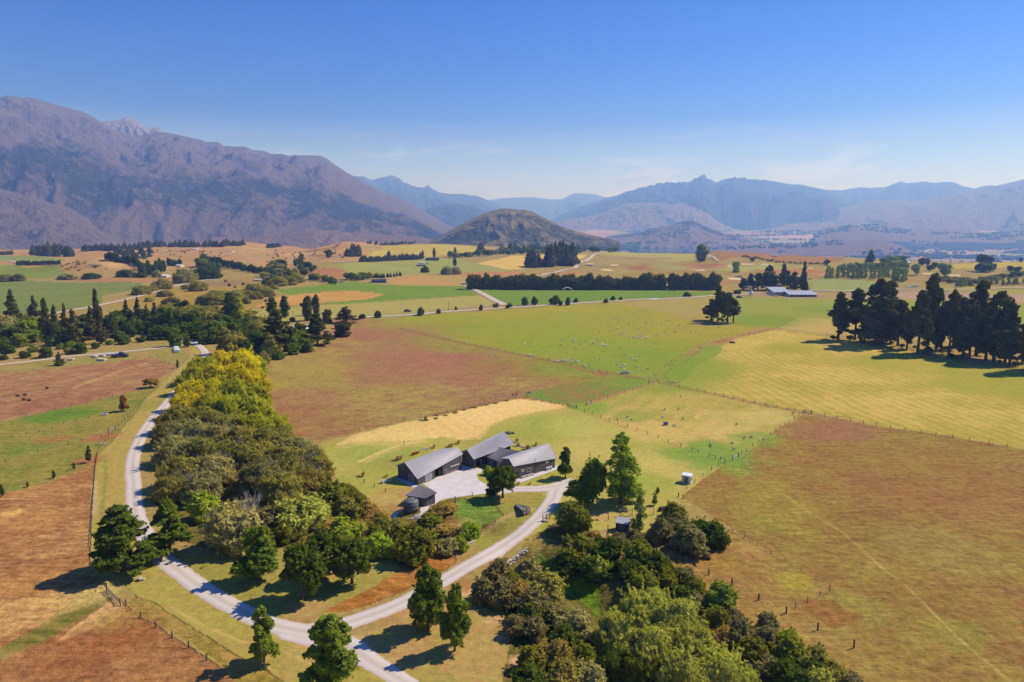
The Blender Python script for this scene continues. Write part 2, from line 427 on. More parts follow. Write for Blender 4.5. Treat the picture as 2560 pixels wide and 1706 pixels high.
# name, outline, colour a, colour b, (stripe heading deg, spacing m, amount), sward roughness, label
REG = [
 ('terrace', 'D-300,700 D330,640 D640,600 D1100,575 D1500,575 D1900,590 D2600,610 D2600,700 D2100,700 D1700,640 D1100,640 D900,720 D500,740 D-300,760', _m(160,138,84), _m(148,140,78), None, .5, None),
 ('hill', 'S-700,590 S300,590 S620,585 S830,600 S905,590 S985,594 S985,632 K1800,330 K1100,345 K900,420 K560,400 J2040,320 J1880,400 J1500,420 J1030,430 J620,440 J0,520 S-700,700', _m(184,146,98), _m(158,132,84), (30,40,.2), .6, 'dry golden hill country on the terrace edge'),
 ('paddock', 'J-300,295 J0,293 J330,300 J640,322 J560,345 J150,335 J0,342 J-300,345', _m(120,138,74), _m(130,146,78), None, .2, 'flat green paddock in front of the dark pine block'),
 ('paddock', 'J-400,378 J130,375 J560,385 J590,450 J600,470 J540,505 J0,512 J-400,515', _m(128,142,58), _m(120,132,64), (80,20,.2), .2, 'bright green paddock left of the golden knoll'),
 ('paddock', 'J-400,525 J0,527 J760,540 J1330,537 J1300,570 J1250,600 J1100,630 J960,655 J940,735 J700,780 J300,845 J0,830 J-400,850', _m(112,126,64), _m(122,134,70), (75,25,.25), .2, 'large mid green paddock beyond the dark firs'),
 ('meadow', 'J600,455 J1050,500 J1600,490 J1640,540 J1330,537 J760,540 J540,510', _m(168,124,88), _m(160,132,80), None, .4, None),
 ('meadow', 'J960,740 J1500,610 J1800,545 J2350,500 K560,420 K600,560 K650,620 K560,700 K850,760 K500,770 K300,840 J2000,800 J1300,760', _m(168,136,66), _m(148,136,66), (10,30,.2), .6, 'ochre rough meadow with willow clumps'),
 ('paddock', 'K660,605 K1000,575 K1380,530 K1700,560 L0,570 L600,575 L722,655 L400,675 L0,702 K1700,712 K1300,735 K1090,748 K1100,732 K1560,690 K1690,655 K1640,635 K1330,610 K1000,640 K800,655', _m(106,136,50), _m(120,142,58), (85,15,.2), .2, 'bright green irrigated paddock by the low dark shed'),
 ('meadow', 'K800,655 K1000,640 K1330,610 K1640,635 K1690,655 K1560,690 K1100,732 K800,755 K500,775 K600,700', _m(196,150,86), _m(172,142,72), None, .5, 'golden tongue of uncut meadow'),
 ('paddock', 'K480,790 K800,757 K1300,738 K1700,716 L0,706 L400,680 L728,660 L820,700 L890,740 L560,772 L200,800 K2000,810 K1500,855 K900,880 K700,900 K520,880', _m(166,154,88), _m(158,156,84), (80,14,.25), .25, 'pale tan paddock above the white railed road'),
 ('paddock', 'L690,590 L900,592 L1500,604 L2353,606 M1060,622 M1240,640 M1000,655 M700,680 M480,692 L2353,685 L1700,725 L1000,752', _m(106,136,56), _m(116,140,60), (85,12,.2), .2, 'vivid green paddock below the long tree row'),
 ('meadow', 'L-100,470 L640,480 L640,570 L0,566 K1750,555 K1700,500', _m(176,146,86), _m(160,148,80), None, .4, 'tan meadow left of the long tree row'),
 ('paddock', 'K1200,370 K1480,355 K2020,330 K2353,320 L500,320 L700,370 L980,420 L970,440 L300,455 L0,470 K1700,480 K1350,470 K1000,440', _m(150,152,84), _m(142,150,78), (70,25,.2), .2, 'pale green paddock round the far farmstead'),
 ('meadow', 'K960,445 K1150,395 K1320,420 K1380,475 K1300,500 K1080,500', _m(158,112,78), _m(168,128,86), None, .4, None),
 ('paddock', 'O620,772 O700,730 O830,690 O1100,680 O1440,700 O1440,752 O1300,745 O1050,785 O900,740 O750,775', _m(182,164,70), _m(170,160,76), (60,20,.2), .15, 'mustard yellow paddock on the far rise'),
 ('paddock', 'L700,365 L900,325 L1180,290 L1500,285 L1720,285 L1640,335 L1400,380 L1120,412 L1000,422', _m(206,178,96), _m(196,170,92), (70,20,.2), .15, 'straw yellow paddock behind two dark conifer clumps'),
 ('golf_course', 'L1640,430 L1900,262 L2353,250 M360,252 M900,262 M1100,280 M1250,340 M1600,360 M2060,380 M2353,420 I1500,200 I1750,260 I1850,330 I1400,372 I800,370 I760,345 M1100,610 M1100,490 M600,470 M0,480 L1900,470', _m(158,156,84), _m(150,120,70), None, .3, 'rolling golf course with pale green fairways'),
 ('paddock', 'M-40,262 M360,254 M900,264 M880,310 M860,345 M600,350 M450,320 M250,300 M60,290', _m(166,158,82), _m(160,156,78), (80,20,.15), .12, 'smooth yellow green paddock on the skyline'),
 ('hillock', 'M960,275 M1060,250 M1250,258 M1600,275 M2250,320 M2200,345 M2050,370 M1700,370 M1500,335 M1280,300 M1100,340', _m(158,116,70), _m(146,118,70), (40,30,.2), .5, 'brown hillock lined with saplings'),
 ('paddock', 'I760,300 I900,285 I1200,300 I1400,330 I1250,370 I800,368', _m(136,150,84), _m(146,154,86), None, .15, 'green fairway beyond the barn'),
 ('paddock', 'I1800,185 I2000,172 I2353,162 I2800,160 I2800,190 I2353,200 I2100,215 I1850,215', _m(182,166,68), _m(172,160,70), None, .15, 'yellow paddock on the far right skyline'),
 ('paddock', 'I1700,330 I2100,350 I2800,335 I2800,410 I2353,405 I2100,395 I1720,370', _m(168,160,72), _m(150,142,80), None, .2, 'yellow green strip behind the tall pines'),
 ('bare_ground', 'I1000,395 I1430,365 I1700,380 I2100,400 I2600,420 I2600,470 I2200,455 I1700,440 I1300,430 I1000,428', _m(176,150,124), _m(150,136,108), None, .6, 'bare graded earth beside the barn'),
 ('paddock', 'L1920,735 M100,728 M480,702 M980,664 M1250,655 M1290,680 M1290,800 M1200,930 M940,870 M700,840 M500,800 M300,765', _m(164,148,84), _m(156,150,80), (85,12,.2), .2, 'tan paddock behind the lone pine clump'),
 ('paddock', 'I200,425 I500,425 I930,440 I1500,445 I2353,470 I2900,480 I2900,640 I2353,640 I1500,700 I900,580 I700,570 I560,650 I330,640 I240,600', _m(146,150,66), _m(136,148,62), (85,14,.15), .2, 'green paddock in front of the barn'),
 ('paddock', 'I560,650 I700,575 I900,582 I1500,640 I2353,700 I2900,740 I2900,860 I2353,800 I1500,720 I800,690', _m(184,162,96), _m(168,156,84), None, .3, 'sandy paddock beneath the tall pines'),
 ('paddock', 'K1490,862 K1620,905 K1900,880 L0,850 L330,832 L1000,790 L1500,745 L1880,735 L2100,750 M500,800 M700,845 M840,900 M880,945 M1180,935 M1300,920 M1420,950 M1320,1010 M1000,1085 H1080,75 H960,150 H800,270 H740,300 H540,265 H300,240 H0,195 L1900,1400 L1500,1275 L1000,1170 L500,1075 L0,950 K1640,900', _m(160,152,60), _m(146,148,58), (58,11,.35), .35, 'broad green paddock dotted with sheep'),
 ('meadow', 'H800,275 H940,165 H1080,80 H1250,20 I330,680 I560,650 I600,660 I250,720 H1420,15 H1190,45 H1160,110 H960,230 H880,290 H990,320 H1000,380 H840,370 H760,330', _m(158,110,78), _m(166,138,88), None, .8, 'reddish rough strip along the fence junction'),
 ('paddock', 'I-100,880 I100,800 I240,720 I540,658 I800,695 I1000,740 I1500,820 I2353,1000 I2900,1120 G2500,400 G1777,282 G1300,196 G900,141 H2353,655 H2000,590 H1500,490 H1000,385 H870,300', _m(200,174,96), _m(160,152,66), (6,4.8,.5), .3, 'large mown paddock striped with straw windrows'),
 ('meadow', 'H1150,130 H1180,70 H1300,40 H1370,70 H1300,140 H1150,210 H1060,330 H1010,350 H880,300 H960,235', _m(126,146,62), _m(138,150,66), None, .2, 'green unmown corner of the striped paddock'),
 ('paddock', 'K1490,862 K1640,900 L0,960 L500,1085 L1000,1185 L1500,1290 L1900,1410 H0,205 H300,250 H560,300 H760,350 H740,370 H500,470 H230,530 H60,540 A1520,190 A1150,128 A900,185 A440,285 A0,380 B2250,900 B2120,830 B2000,700 B1960,560 B1950,420 B1960,330 K600,1290 K800,1230 K1000,1170 K1200,1080 K1400,1020 K1400,930', _m(152,116,80), _m(160,144,78), (-38,9,.3), .6, 'russet brown paddock behind the house'),
 ('meadow', 'A1200,110 A1500,30 A1800,-10 H0,340 H520,310 H740,345 H720,375 H500,440 H230,530 H60,540 A1520,185 A1330,150', _m(110,142,58), _m(140,120,72), (28,9,.5), .4, 'green corner with brown rows by the gate'),
 ('paddock', 'H800,358 H870,372 H1200,445 H1500,505 H1900,590 H2030,630 H1750,800 H1540,960 H1400,1030 H1240,990 H1100,940 H800,820 H400,680 H200,600 H140,575 H240,540 H500,450', _m(194,170,100), _m(150,150,68), (-32,7,.3), .35, 'small straw and green paddock grazed by sheep'),
 ('lawn', 'D735,1018 A0,380 A440,290 A900,190 A1150,130 A1520,195 A1590,215 H400,690 H800,830 H1100,950 H1390,1035 H1200,1160 H1000,1330 F870,120 F790,200 F700,260 F640,380 F450,400 F150,560 F0,520 A1200,1176 A1300,1000 A1100,1000 A880,1140 A600,1040 A250,1060 A-20,880 A-150,760 A-230,600', _m(178,168,92), _m(150,156,70), (60,16,.14), .25, 'mown lawn round the house'),
 ('hay_strip', 'A-170,478 A-40,396 A440,292 A900,192 A1150,140 A1290,152 A1530,196 A1300,235 A1100,270 A960,330 A860,430 A740,445 A620,415 A330,455 A140,446 A20,470 A-110,515', _m(222,192,126), _m(206,178,108), (30,5,.4), .35, 'pale straw strip of cut hay behind the house'),
 ('paddock', 'H1500,985 H1740,820 H2040,632 H2353,690 G900,140 G1300,195 G1777,280 G2500,400 G2900,1000 G2900,2000 G1500,2000 F2353,1900 F2353,1420 F2100,1000 F1980,800 F1740,650 F1450,470 F1250,340 F1000,180 F880,140 H1000,1330 H1200,1165 H1390,1040', _m(150,112,68), _m(146,128,64), None, .8, 'olive and russet rough paddock at the right'),
 ('bank', 'F780,440 F1000,470 F1260,360 F1450,470 F1740,650 F1980,790 F2100,1000 F2353,1420 G1400,1700 F2300,1800 F1900,1480 F1540,1150 F1180,900 F860,720 F690,600', _m(158,122,70), _m(150,132,70), None, .85, 'dry orange bank above the gully scrub'),
 ('verge', 'J1780,1090 J1870,1170 J1890,1240 J1720,1390 J1650,1471 B1300,520 B1160,680 B1030,870 B960,1000 B935,1200 C940,60 C960,250 C1100,560 C1400,770 C1720,985 C1960,1080 C2250,1210 E200,1200 E560,1240 E800,1471 E600,1700 C1500,1700 C1700,1471 C1300,1100 C1000,800 C760,700 C660,600 C690,200 B690,1250 B720,990 B860,860 B1040,610 B1300,350 J1640,1320 J1740,1220', _m(172,152,88), _m(158,152,72), (12,3.2,.25), .35, 'mown grass verge along the gravel drive'),
 ('paddock', 'J-300,1350 J0,1300 J600,1235 J1100,1195 J1640,1128 J1730,1210 J1640,1310 J1560,1290 J1390,1225 J1000,1270 J500,1330 J0,1365 J-300,1400', _m(140,138,70), _m(158,140,80), None, .4, 'grass strip with clutter below the pale road'),
 ('paddock', 'J-300,1400 J0,1365 J500,1335 J1000,1275 J1390,1225 J1600,1300 J1640,1320 B1290,360 B1010,520 B640,610 B300,690 B0,755 B-300,830', _m(150,106,78), _m(164,130,88), (-8,9,.3), .7, 'red brown rough paddock at the left'),
 ('paddock', 'B-300,830 B0,755 B300,690 B640,610 B1010,520 B1170,490 B1040,605 B860,860 B720,985 B660,1080 B400,1180 B200,1240 B0,1290 B-300,1380', _m(126,132,60), _m(146,134,68), None, .65, 'green paddock crossed by fences at the left'),
 ('paddock', 'B-300,1380 B0,1290 B200,1240 B400,1180 B660,1080 B700,1000 B690,1250 C660,600 C780,760 C480,930 C200,1120 C0,1220 C-400,1420', _m(158,110,70), _m(178,140,88), None, .9, 'rust coloured rank grass paddock at the left'),
 ('ditch', 'C-400,1420 C0,1215 C200,1110 C480,920 C780,770 C830,850 C600,1010 C350,1150 C0,1310 C-400,1520', _m(118,118,54), _m(150,130,74), None, .7, 'green grassy ditch in the rank paddock'),
 ('paddock', 'C-400,1520 C0,1310 C350,1150 C600,1010 C830,850 C920,900 C1030,980 C1260,1130 C1520,1290 C1800,1480 C1900,1800 C-400,1900', _m(152,106,68), _m(168,126,78), None, .9, 'rust red rank grass in the near corner'),
 ('meadow', 'C560,1060 C830,860 C900,880 C920,950 C800,1040 C640,1110 C420,1160', _m(206,172,114), _m(188,150,92), None, .9, 'bleached straw coloured grass by the broken gate'),
 ('meadow', 'C920,900 C1000,830 C1150,900 C1400,1060 C1800,1300 C2100,1471 C2100,1800 C1900,1800 C1700,1400 C1400,1180 C1100,1020', _m(146,134,58), _m(164,134,76), None, .8, 'ochre green sedge strip'),
 ('lawn', 'C1250,540 C1400,560 C1700,520 C2000,540 E0,500 E300,560 E600,540 E880,520 E1100,520 E1000,600 E700,760 E500,860 E330,960 E600,960 E0,1000 C2100,985 C1900,930 C1600,800 C1400,680', _m(162,152,80), _m(142,140,66), (-25,4,.25), .35, 'mown grass under the round trees'),
 ('rank_grass', 'E320,950 E460,960 E700,880 E900,810 E1150,680 E1290,580 E1280,530 E1180,520 E1000,600 E860,660 E700,760 E520,850', _m(158,106,50), _m(170,122,64), None, .9, 'strip of rank orange grass by the drive'),
 ('lawn', 'E640,1090 E900,930 E1130,790 E1300,800 E1420,780 E1640,900 E1700,1100 E1700,1300 E1620,1471 E1600,1800 E1200,1700 E1000,1471 E800,1380 E600,1240', _m(176,144,92), _m(156,148,78), (50,3,.2), .35, 'dry mown grass inside the drive loop'),
 ('lawn', 'A560,910 A650,870 A950,835 A1280,820 A1365,860 A1300,960 A1200,1040 A1050,1150 A900,1260 A800,1176 A760,1060 A1000,1060 A1040,980 A960,900', _m(158,146,78), _m(136,142,62), None, .4, 'grass bank inside the drive bend'),
 ('gully_floor', 'A200,1060 A560,900 A660,870 A960,880 A1050,1000 A900,1120 A760,1180 E600,480 E300,560 E0,480 C2000,500 C1500,480 C1300,420 B1150,1350 B1200,1050 B1180,900 B1250,650 B1380,400 B1500,270 B1900,260 B1930,560 B2060,860 B2200,960 A-70,900 A0,1010', _m(104,104,46), _m(118,104,50), None, .9, 'scrubby gully floor below the house'),
 ('gully_floor', 'A1210,1180 A1500,1020 A1600,1100 A1850,1120 F200,420 F450,430 F700,600 F880,720 F1200,900 F1560,1160 F1900,1490 F2150,1800 E1600,1800 E1640,1400 E1700,1150 E1640,900 E1440,780 E1560,700 E1660,640', _m(92,104,42), _m(118,102,52), None, .9, 'damp gully floor under the scrub'),
 ('meadow', 'A650,940 A740,880 A960,870 A1000,950 A1060,1000 A940,1060 A820,1060 A700,1030', _m(100,134,54), _m(120,142,60), None, .9, 'vivid green rushes in the gully head'),
 ('meadow', 'E1900,520 E2100,640 E2353,760 E2353,1000 E2250,900 E2080,800 E1880,560', _m(104,134,34), _m(120,144,44), None, .9, 'vivid green wet ground in the lower gully'),
]
def inside(px, py, poly):
    x = np.asarray([p[0] for p in poly]); y = np.asarray([p[1] for p in poly])
    res = np.zeros(px.shape, bool)
    bb = np.where((px >= x.min()) & (px <= x.max()) & (py >= y.min()) & (py <= y.max()))[0]
    if len(bb) == 0: return res
    a, b = px[bb], py[bb]
    c = np.zeros(a.shape, bool)
    j = len(x) - 1
    for i in range(len(x)):
        if y[i] != y[j]:
            cond = (y[i] > b) != (y[j] > b)
            c ^= cond & (a < (x[j] - x[i]) * (b - y[i]) / (y[j] - y[i]) + x[i])
        j = i
    res[bb] = c
    return res

# rings and spokes
rr = [4.0, 15.0, 30.0, 45.0]
r_ = 52.0
while r_ < 30000:
    rr.append(r_)
    d = 2.7e-5 * r_ * r_
    cap = 15.0 if r_ < 2700 else 15.0 * (r_ / 2700) ** 2.2
    r_ += max(0.28, min(d, cap, 900))
rr = np.array(rr)
tx = np.arange(-180, 2741, 3.4)
az = np.arctan((tx - CX) / FPX)
step = R(4)
n_out = int((2 * math.pi - (az[-1] - az[0])) / step)
az = np.concatenate([az, az[-1] + (2 * math.pi - (az[-1] - az[0])) * np.arange(1, n_out) / n_out])
NA, NR = len(az), len(rr)
RRg, AZg = np.meshgrid(rr, az, indexing='ij')
gx, gy = (RRg * np.sin(AZg)).ravel(), (RRg * np.cos(AZg)).ravel()
gz = hgt(gx, gy)
# natural wobble of the outlines
wr = np.hypot(gx, gy)
wa = np.clip(wr * 0.006, 0.35, 6.0)
wx = gx + wa * fbm(gx / (wa * 5), gy / (wa * 5), 3, 71)
wy = gy + wa * fbm(gx / (wa * 5), gy / (wa * 5), 3, 72)
colA = np.tile(np.array(_m(166, 140, 88)), (len(gx), 1)); colB = np.tile(np.array(_m(150, 140, 80)), (len(gx), 1))
stripe = np.zeros((len(gx), 3)); prm = np.zeros((len(gx), 3)); prm[:, 1] = 0.4
reg = np.zeros(len(gx), int)
far = wr > 2900
ca_, sa_ = math.cos(.35), math.sin(.35)
fx_, fy_ = gx[far] * ca_ - gy[far] * sa_, gx[far] * sa_ + gy[far] * ca_
fx_ = fx_ + 160 * fbm(fx_ / 500, fy_ / 500, 3, 51); fy_ = fy_ + 160 * fbm(fx_ / 500, fy_ / 500, 3, 52)
hsh = _h(np.floor(fx_ / 420), np.floor(fy_ / 300), 53)
palf = np.array([_m(172, 130, 106), _m(156, 126, 96), _m(136, 138, 84), _m(182, 146, 112), _m(120, 128, 80), _m(166, 124, 100), _m(150, 140, 96)])
pick_ = np.clip((hsh * len(palf)).astype(int), 0, len(palf) - 1)
colA[far] = palf[pick_]; colB[far] = palf[pick_] * np.array([.86, .92, .84])
for k, (nm, s, a, b, st, sw, lb) in enumerate(REG):
    poly = P(s)
    m_ = inside(wx, wy, poly) & (wr < 3200)
    colA[m_] = a; colB[m_] = b
    stripe[m_] = 0; prm[m_, 0] = 0
    if st:
        h_ = R(st[0]); stripe[m_] = (math.cos(h_) / st[1], math.sin(h_) / st[1], 0); prm[m_, 0] = st[2]
    prm[m_, 1] = sw
    reg[m_] = k + 1
# patches of another growth: picture point, radius m, colour, strength
PATCH = [
 ('M910,430', 13, _m(232,218,186), 1.), ('M1082,390', 11, _m(232,218,186), 1.), ('M1195,388', 9, _m(232,218,186), 1.), ('M1366,370', 12, _m(232,218,186), 1.), ('M1540,375', 12, _m(232,218,186), 1.), ('M880,386', 9, _m(232,218,186), 1.), ('M130,381', 9, _m(232,218,186), 1.), ('M70,424', 11, _m(232,218,186), 1.), ('M1640,420', 10, _m(232,218,186), 1.), ('I872,252', 12, _m(232,218,186), 1.), ('I1650,250', 10, _m(232,218,186), 1.), ('I1835,262', 9, _m(232,218,186), 1.), ('M1930,408', 9, _m(232,218,186), 1.), ('M1240,505', 12, _m(232,218,186), 1.), ('L1890,422', 10, _m(232,218,186), 1.),
 ('K1050,250', 45, _m(120,104,76), .8), ('K1110,290', 30, _m(112,98,72), .8), ('K1180,305', 25, _m(116,104,74), .7), ('K1010,200', 30, _m(128,108,78), .6), ('J870,370', 14, _m(110,100,90), .9), ('K850,280', 45, _m(206,166,116), .6), ('K640,320', 60, _m(170,140,98), .6), ('K760,240', 40, _m(164,134,92), .7), ('J1560,240', 50, _m(206,164,116), .6), ('J1750,300', 60, _m(172,140,98), .6), ('J1000,340', 40, _m(212,172,122), .6),
 ('K1900,1000', 60, _m(156,108,84), .8), ('K1700,1010', 40, _m(156,110,84), .6), ('K1300,1250', 45, _m(152,134,70), .6), ('K2100,1250', 60, _m(156,108,84), .8), ('K1500,1400', 40, _m(150,132,70), .7),
 ('L300,1280', 50, _m(158,110,86), .8), ('A800,20', 14, _m(158,108,86), .8), ('K1480,900', 25, _m(156,112,84), .8), ('B2080,600', 30, _m(154,112,80), .7), ('B2010,480', 12, _m(154,140,66), .7), ('B2200,760', 30, _m(148,104,70), .5), ('K1050,1330', 22, _m(160,142,76), .7), ('L1300,1330', 40, _m(146,112,68), .6),
 ('L300,900', 60, _m(140,148,58), .6), ('H700,240', 60, _m(120,146,54), .75), ('H400,100', 70, _m(128,146,54), .6), ('L1000,1050', 70, _m(132,148,54), .6), ('L1700,900', 60, _m(134,146,58), .5),
 ('A200,560', 10, _m(140,152,72), .6), ('A30,520', 12, _m(150,160,80), .8), ('A250,430', 12, _m(206,184,112), .5), ('A1400,330', 16, _m(148,160,72), .7), ('A1600,350', 13, _m(180,176,96), .6), ('A900,470', 8, _m(150,140,76), .5), ('A1700,520', 14, _m(188,174,100), .6),
 ('A2100,600', 12, _m(188,174,100), .6), ('A2150,740', 8, _m(146,160,70), .7), ('A2280,640', 9, _m(190,176,100), .5), ('A300,860', 9, _m(172,138,84), .8), ('A150,900', 6, _m(184,162,96), .7), ('A260,620', 6, _m(150,136,80), .6), ('A1020,500', 6, _m(156,146,76), .6),
 ('H800,780', 14, _m(200,174,104), .7), ('H1350,760', 12, _m(198,172,106), .6), ('H600,640', 10, _m(136,150,66), .7), ('H1300,970', 16, _m(116,148,66), .9), ('H250,570', 10, _m(120,152,58), .8), ('H1500,650', 10, _m(176,164,90), .5), ('H1000,500', 14, _m(176,160,84), .5), ('H1700,650', 12, _m(200,176,112), .6), ('H1660,830', 10, _m(122,152,66), .7),
 ('G180,400', 5, _m(136,146,66), .9), ('G640,180', 14, _m(156,108,84), .7), ('G800,160', 14, _m(156,108,84), .6), ('G350,500', 9, _m(150,138,64), .6), ('G500,650', 12, _m(152,138,66), .6), ('G1100,350', 14, _m(150,126,66), .5), ('G900,700', 14, _m(140,102,62), .6), ('G1300,820', 14, _m(152,136,78), .6), ('G850,1150', 7, _m(146,140,72), .7), ('G1380,1280', 7, _m(140,136,64), .7), ('G700,1180', 5, _m(150,98,58), .8), ('G500,1050', 4, _m(160,140,66), .7), ('G1000,1000', 8, _m(150,134,66), .5), ('G1650,640', 12, _m(152,120,72), .5), ('G1200,1100', 9, _m(138,100,60), .5), ('G330,700', 6, _m(140,136,64), .6),
 ('B500,700', 12, _m(96,132,50), .8), ('B300,720', 10, _m(96,132,50), .7), ('B380,880', 6, _m(158,110,72), .8), ('B750,860', 6, _m(164,108,74), .9), ('B660,1030', 5, _m(164,108,74), .9), ('B200,950', 8, _m(104,130,54), .6), ('B1060,620', 10, _m(120,130,62), .5),
 ('C100,230', 3, _m(216,172,100), .8), ('C700,820', 5, _m(190,168,108), .8), ('C520,860', 5, _m(190,164,104), .7), ('C130,960', 8, _m(200,160,100), .8), ('C250,750', 6, _m(176,128,78), .7), ('C250,270', 7, _m(190,142,84), .5), ('C700,640', 5, _m(160,144,84), .6), ('C600,1250', 8, _m(150,94,58), .6), ('C1000,1120', 6, _m(156,102,62), .7), ('C900,1000', 5, _m(150,120,62), .6),
 ('E1560,1010', 1.6, _m(206,166,124), 1.), ('E1590,915', 1.2, _m(206,166,124), 1.), ('E1630,1140', 1.0, _m(200,170,120), 1.), ('E1380,810', 1.8, _m(206,170,130), 1.), ('E1750,1310', 1.8, _m(206,166,130), 1.), ('E900,1250', 5, _m(184,148,100), .6), ('E1400,1300', 6, _m(184,146,96), .6), ('E1450,950', 5, _m(158,148,78), .6), ('E200,930', 4, _m(184,144,100), .7), ('E600,1180', 3, _m(190,150,104), .8), ('E700,600', 5, _m(170,158,90), .5), ('E310,680', 3, _m(180,140,84), .8), ('E1350,350', 4, _m(178,160,98), .8), ('E1880,440', 4, _m(178,156,90), .7), ('E1330,760', 3, _m(164,120,70), .8), ('E1740,100', 6, _m(164,140,84), .6), ('F300,240', 4, _m(184,150,104), .8), ('F330,380', 3, _m(184,150,104), .9), ('F860,150', 5, _m(176,162,90), .5), ('F900,490', 5, _m(168,128,86), .7), ('F1200,600', 5, _m(158,126,60), .6), ('F1400,500', 4, _m(178,140,86), .7), ('F1720,720', 4, _m(164,146,64), .8), ('F1800,1100', 4, _m(170,136,84), .5),
 ('A250,960', 4, _m(168,130,80), .8), ('A560,1030', 5, _m(138,104,60), .8),
 ('M420,410', 40, _m(160,106,74), .9), ('M960,385', 40, _m(160,108,74), .9), ('M820,385', 25, _m(160,108,74), .7), ('M200,315', 50, _m(152,122,74), .8), ('M520,320', 50, _m(150,118,72), .7), ('M1000,560', 30, _m(170,118,80), .9), ('M1180,520', 25, _m(166,118,78), .9), ('M760,440', 45, _m(160,112,76), .7), ('M1750,430', 60, _m(166,116,78), .8), ('M2000,450', 50, _m(166,120,80), .7), ('I80,200', 30, _m(166,116,78), .8), ('I850,235', 40, _m(166,118,78), .7), ('M650,400', 40, _m(158,160,86), .8), ('M1400,400', 45, _m(156,164,88), .9), ('M1250,420', 40, _m(156,162,88), .8), ('M1700,380', 40, _m(152,160,86), .6), ('L1500,450', 40, _m(176,122,84), .9), ('L900,455', 60, _m(178,126,88), .9), ('L600,470', 40, _m(178,132,88), .7), ('L1500,415', 40, _m(140,128,76), .7), ('L100,520', 40, _m(190,140,90), .7), ('L330,548', 35, _m(188,144,94), .7), ('K1260,330', 50, _m(180,138,88), .6), ('K1330,180', 60, _m(168,122,78), .8), ('K1580,210', 30, _m(130,150,80), .7), ('K380,215', 50, _m(172,164,80), .8), ('K500,225', 50, _m(170,162,80), .8), ('K680,280', 35, _m(150,140,84), .5), ('J2060,540', 35, _m(138,116,86), .8), ('J700,400', 25, _m(150,116,76), .6), ('K180,560', 30, _m(138,116,90), .7), ('K900,760', 30, _m(150,140,70), .4), ('I1000,520', 40, _m(122,142,58), .6), ('I420,590', 40, _m(118,140,52), .7), ('I650,790', 20, _m(150,152,52), .7), ('I2200,1060', 40, _m(140,150,52), .7), ('I1500,900', 30, _m(146,152,54), .6),
]
for s, rad, c, amt in PATCH:
    p = P(s)[0]
    near = np.where((np.abs(gx - p.x) < rad * 2.2) & (np.abs(gy - p.y) < rad * 2.2))[0]
    if len(near) == 0: continue
    dd = np.hypot(gx[near] - p.x, gy[near] - p.y) / rad + 0.5 * fbm(gx[near] / (rad * .8), gy[near] / (rad * .8), 3, int(p.x) % 97)
    wgt = (amt * sstep(1.15, 0.55, dd))[:, None]
    c = np.array(c)
    colA[near] = colA[near] * (1 - wgt) + c * wgt
    colB[near] = colB[near] * (1 - wgt * 0.8) + c * np.array([.98, 1.06, .95]) * wgt * 0.8
# worn straw lines: tracks across paddocks (picture polyline, half width m, colour)
TRACKS = [('G215,390 G420,510 G560,610 G760,730 G860,815 G1000,945 G1110,1020 G1260,1170 G1400,1310 G1500,1400 G1700,1560', .13, _m(196, 172, 108), .8),
          ('B560,490 B900,370 B1110,310', .8, _m(186, 152, 90), .8),
          ('A0,600 A150,530 A330,470 A480,450', .5, _m(212, 186, 120), .9), ('A540,255 A700,225 A850,195 A1000,160 A1150,135', 1.6, _m(140, 104, 72), .8),
          ('A40,610 A160,545 A290,510', .7, _m(190, 170, 104), .7), ('A1520,200 A1300,235 A1100,275 A960,335 A870,430', .7, _m(206, 176, 110), .8),
          ('H830,365 H1070,415 H1370,480 H1640,535 H1900,585 H2110,622 G900,140 G1300,195 G1700,265', .7, _m(150, 108, 74), .8),
          ('H230,540 H500,450 H800,362', .8, _m(166, 124, 86), .8), ('L0,962 L500,1080 L1000,1183 L1500,1285 L1900,1405 H330,262 H700,330', 1.7, _m(146, 108, 74), .9),
          ('C1160,560 C1420,765 C1725,975 C1960,1070 C2250,1210 E150,1200', .35, _m(196, 146, 100), .9), ('C1230,900 C1500,1060 C1800,1180 C2050,1230 C2300,1340', .2, _m(196, 168, 104), .6),
          ('B760,1000 B780,1150 B745,1450', .35, _m(128, 136, 62), .6), ('B850,1000 B830,1200 B800,1450', .3, _m(180, 150, 96), .5), ('B1040,780 B960,960 B925,1200 B930,1440', .4, _m(190, 148, 96), .7), ('C700,0 C690,230', .6, _m(190, 166, 124), .7),
          ('A880,1140 A1000,1050 A1130,990 A1260,950', 1.2, _m(184, 160, 104), .7), ('J0,512 J500,508 J1000,530 J1340,533', 2.0, _m(150, 116, 84), .8), ('K500,772 K900,755 K1300,725', 1.2, _m(120, 104, 60), .8),
          ('K1480,1350 K1700,1250 K1900,1290 K2200,1400', 1.0, _m(156, 134, 70), .3)]
for s, hw, c, amt in TRACKS:
    pl = [(p.x, p.y) for p in P(s)]
    xs = [p[0] for p in pl]; ys = [p[1] for p in pl]
    mar = hw * 4 + 2
    nb = np.where((gx > min(xs) - mar) & (gx < max(xs) + mar) & (gy > min(ys) - mar) & (gy < max(ys) + mar))[0]
    if len(nb) == 0: continue
    dd = seg_dist(gx[nb] + .4 * hw * fbm(gx[nb] / 6, gy[nb] / 6, 2, 8), gy[nb], pl)
    cell = np.clip(wr[nb] * 0.0016, 0.05, 2)
    wgt = (amt * sstep(hw + cell * 1.2, hw * .55, dd) * np.clip(hw / (cell * .9), .25, 1))[:, None]
    colA[nb] = colA[nb] * (1 - wgt) + np.array(c) * wgt
    colB[nb] = colB[nb] * (1 - wgt) + np.array(c) * wgt
# roughness of the sward gives the rank grass paddocks a little real relief
gz = gz + np.where(wr < 300, 0.16 * prm[:, 1] * fbm(gx / 1.7, gy / 1.7, 3, 31), 0)

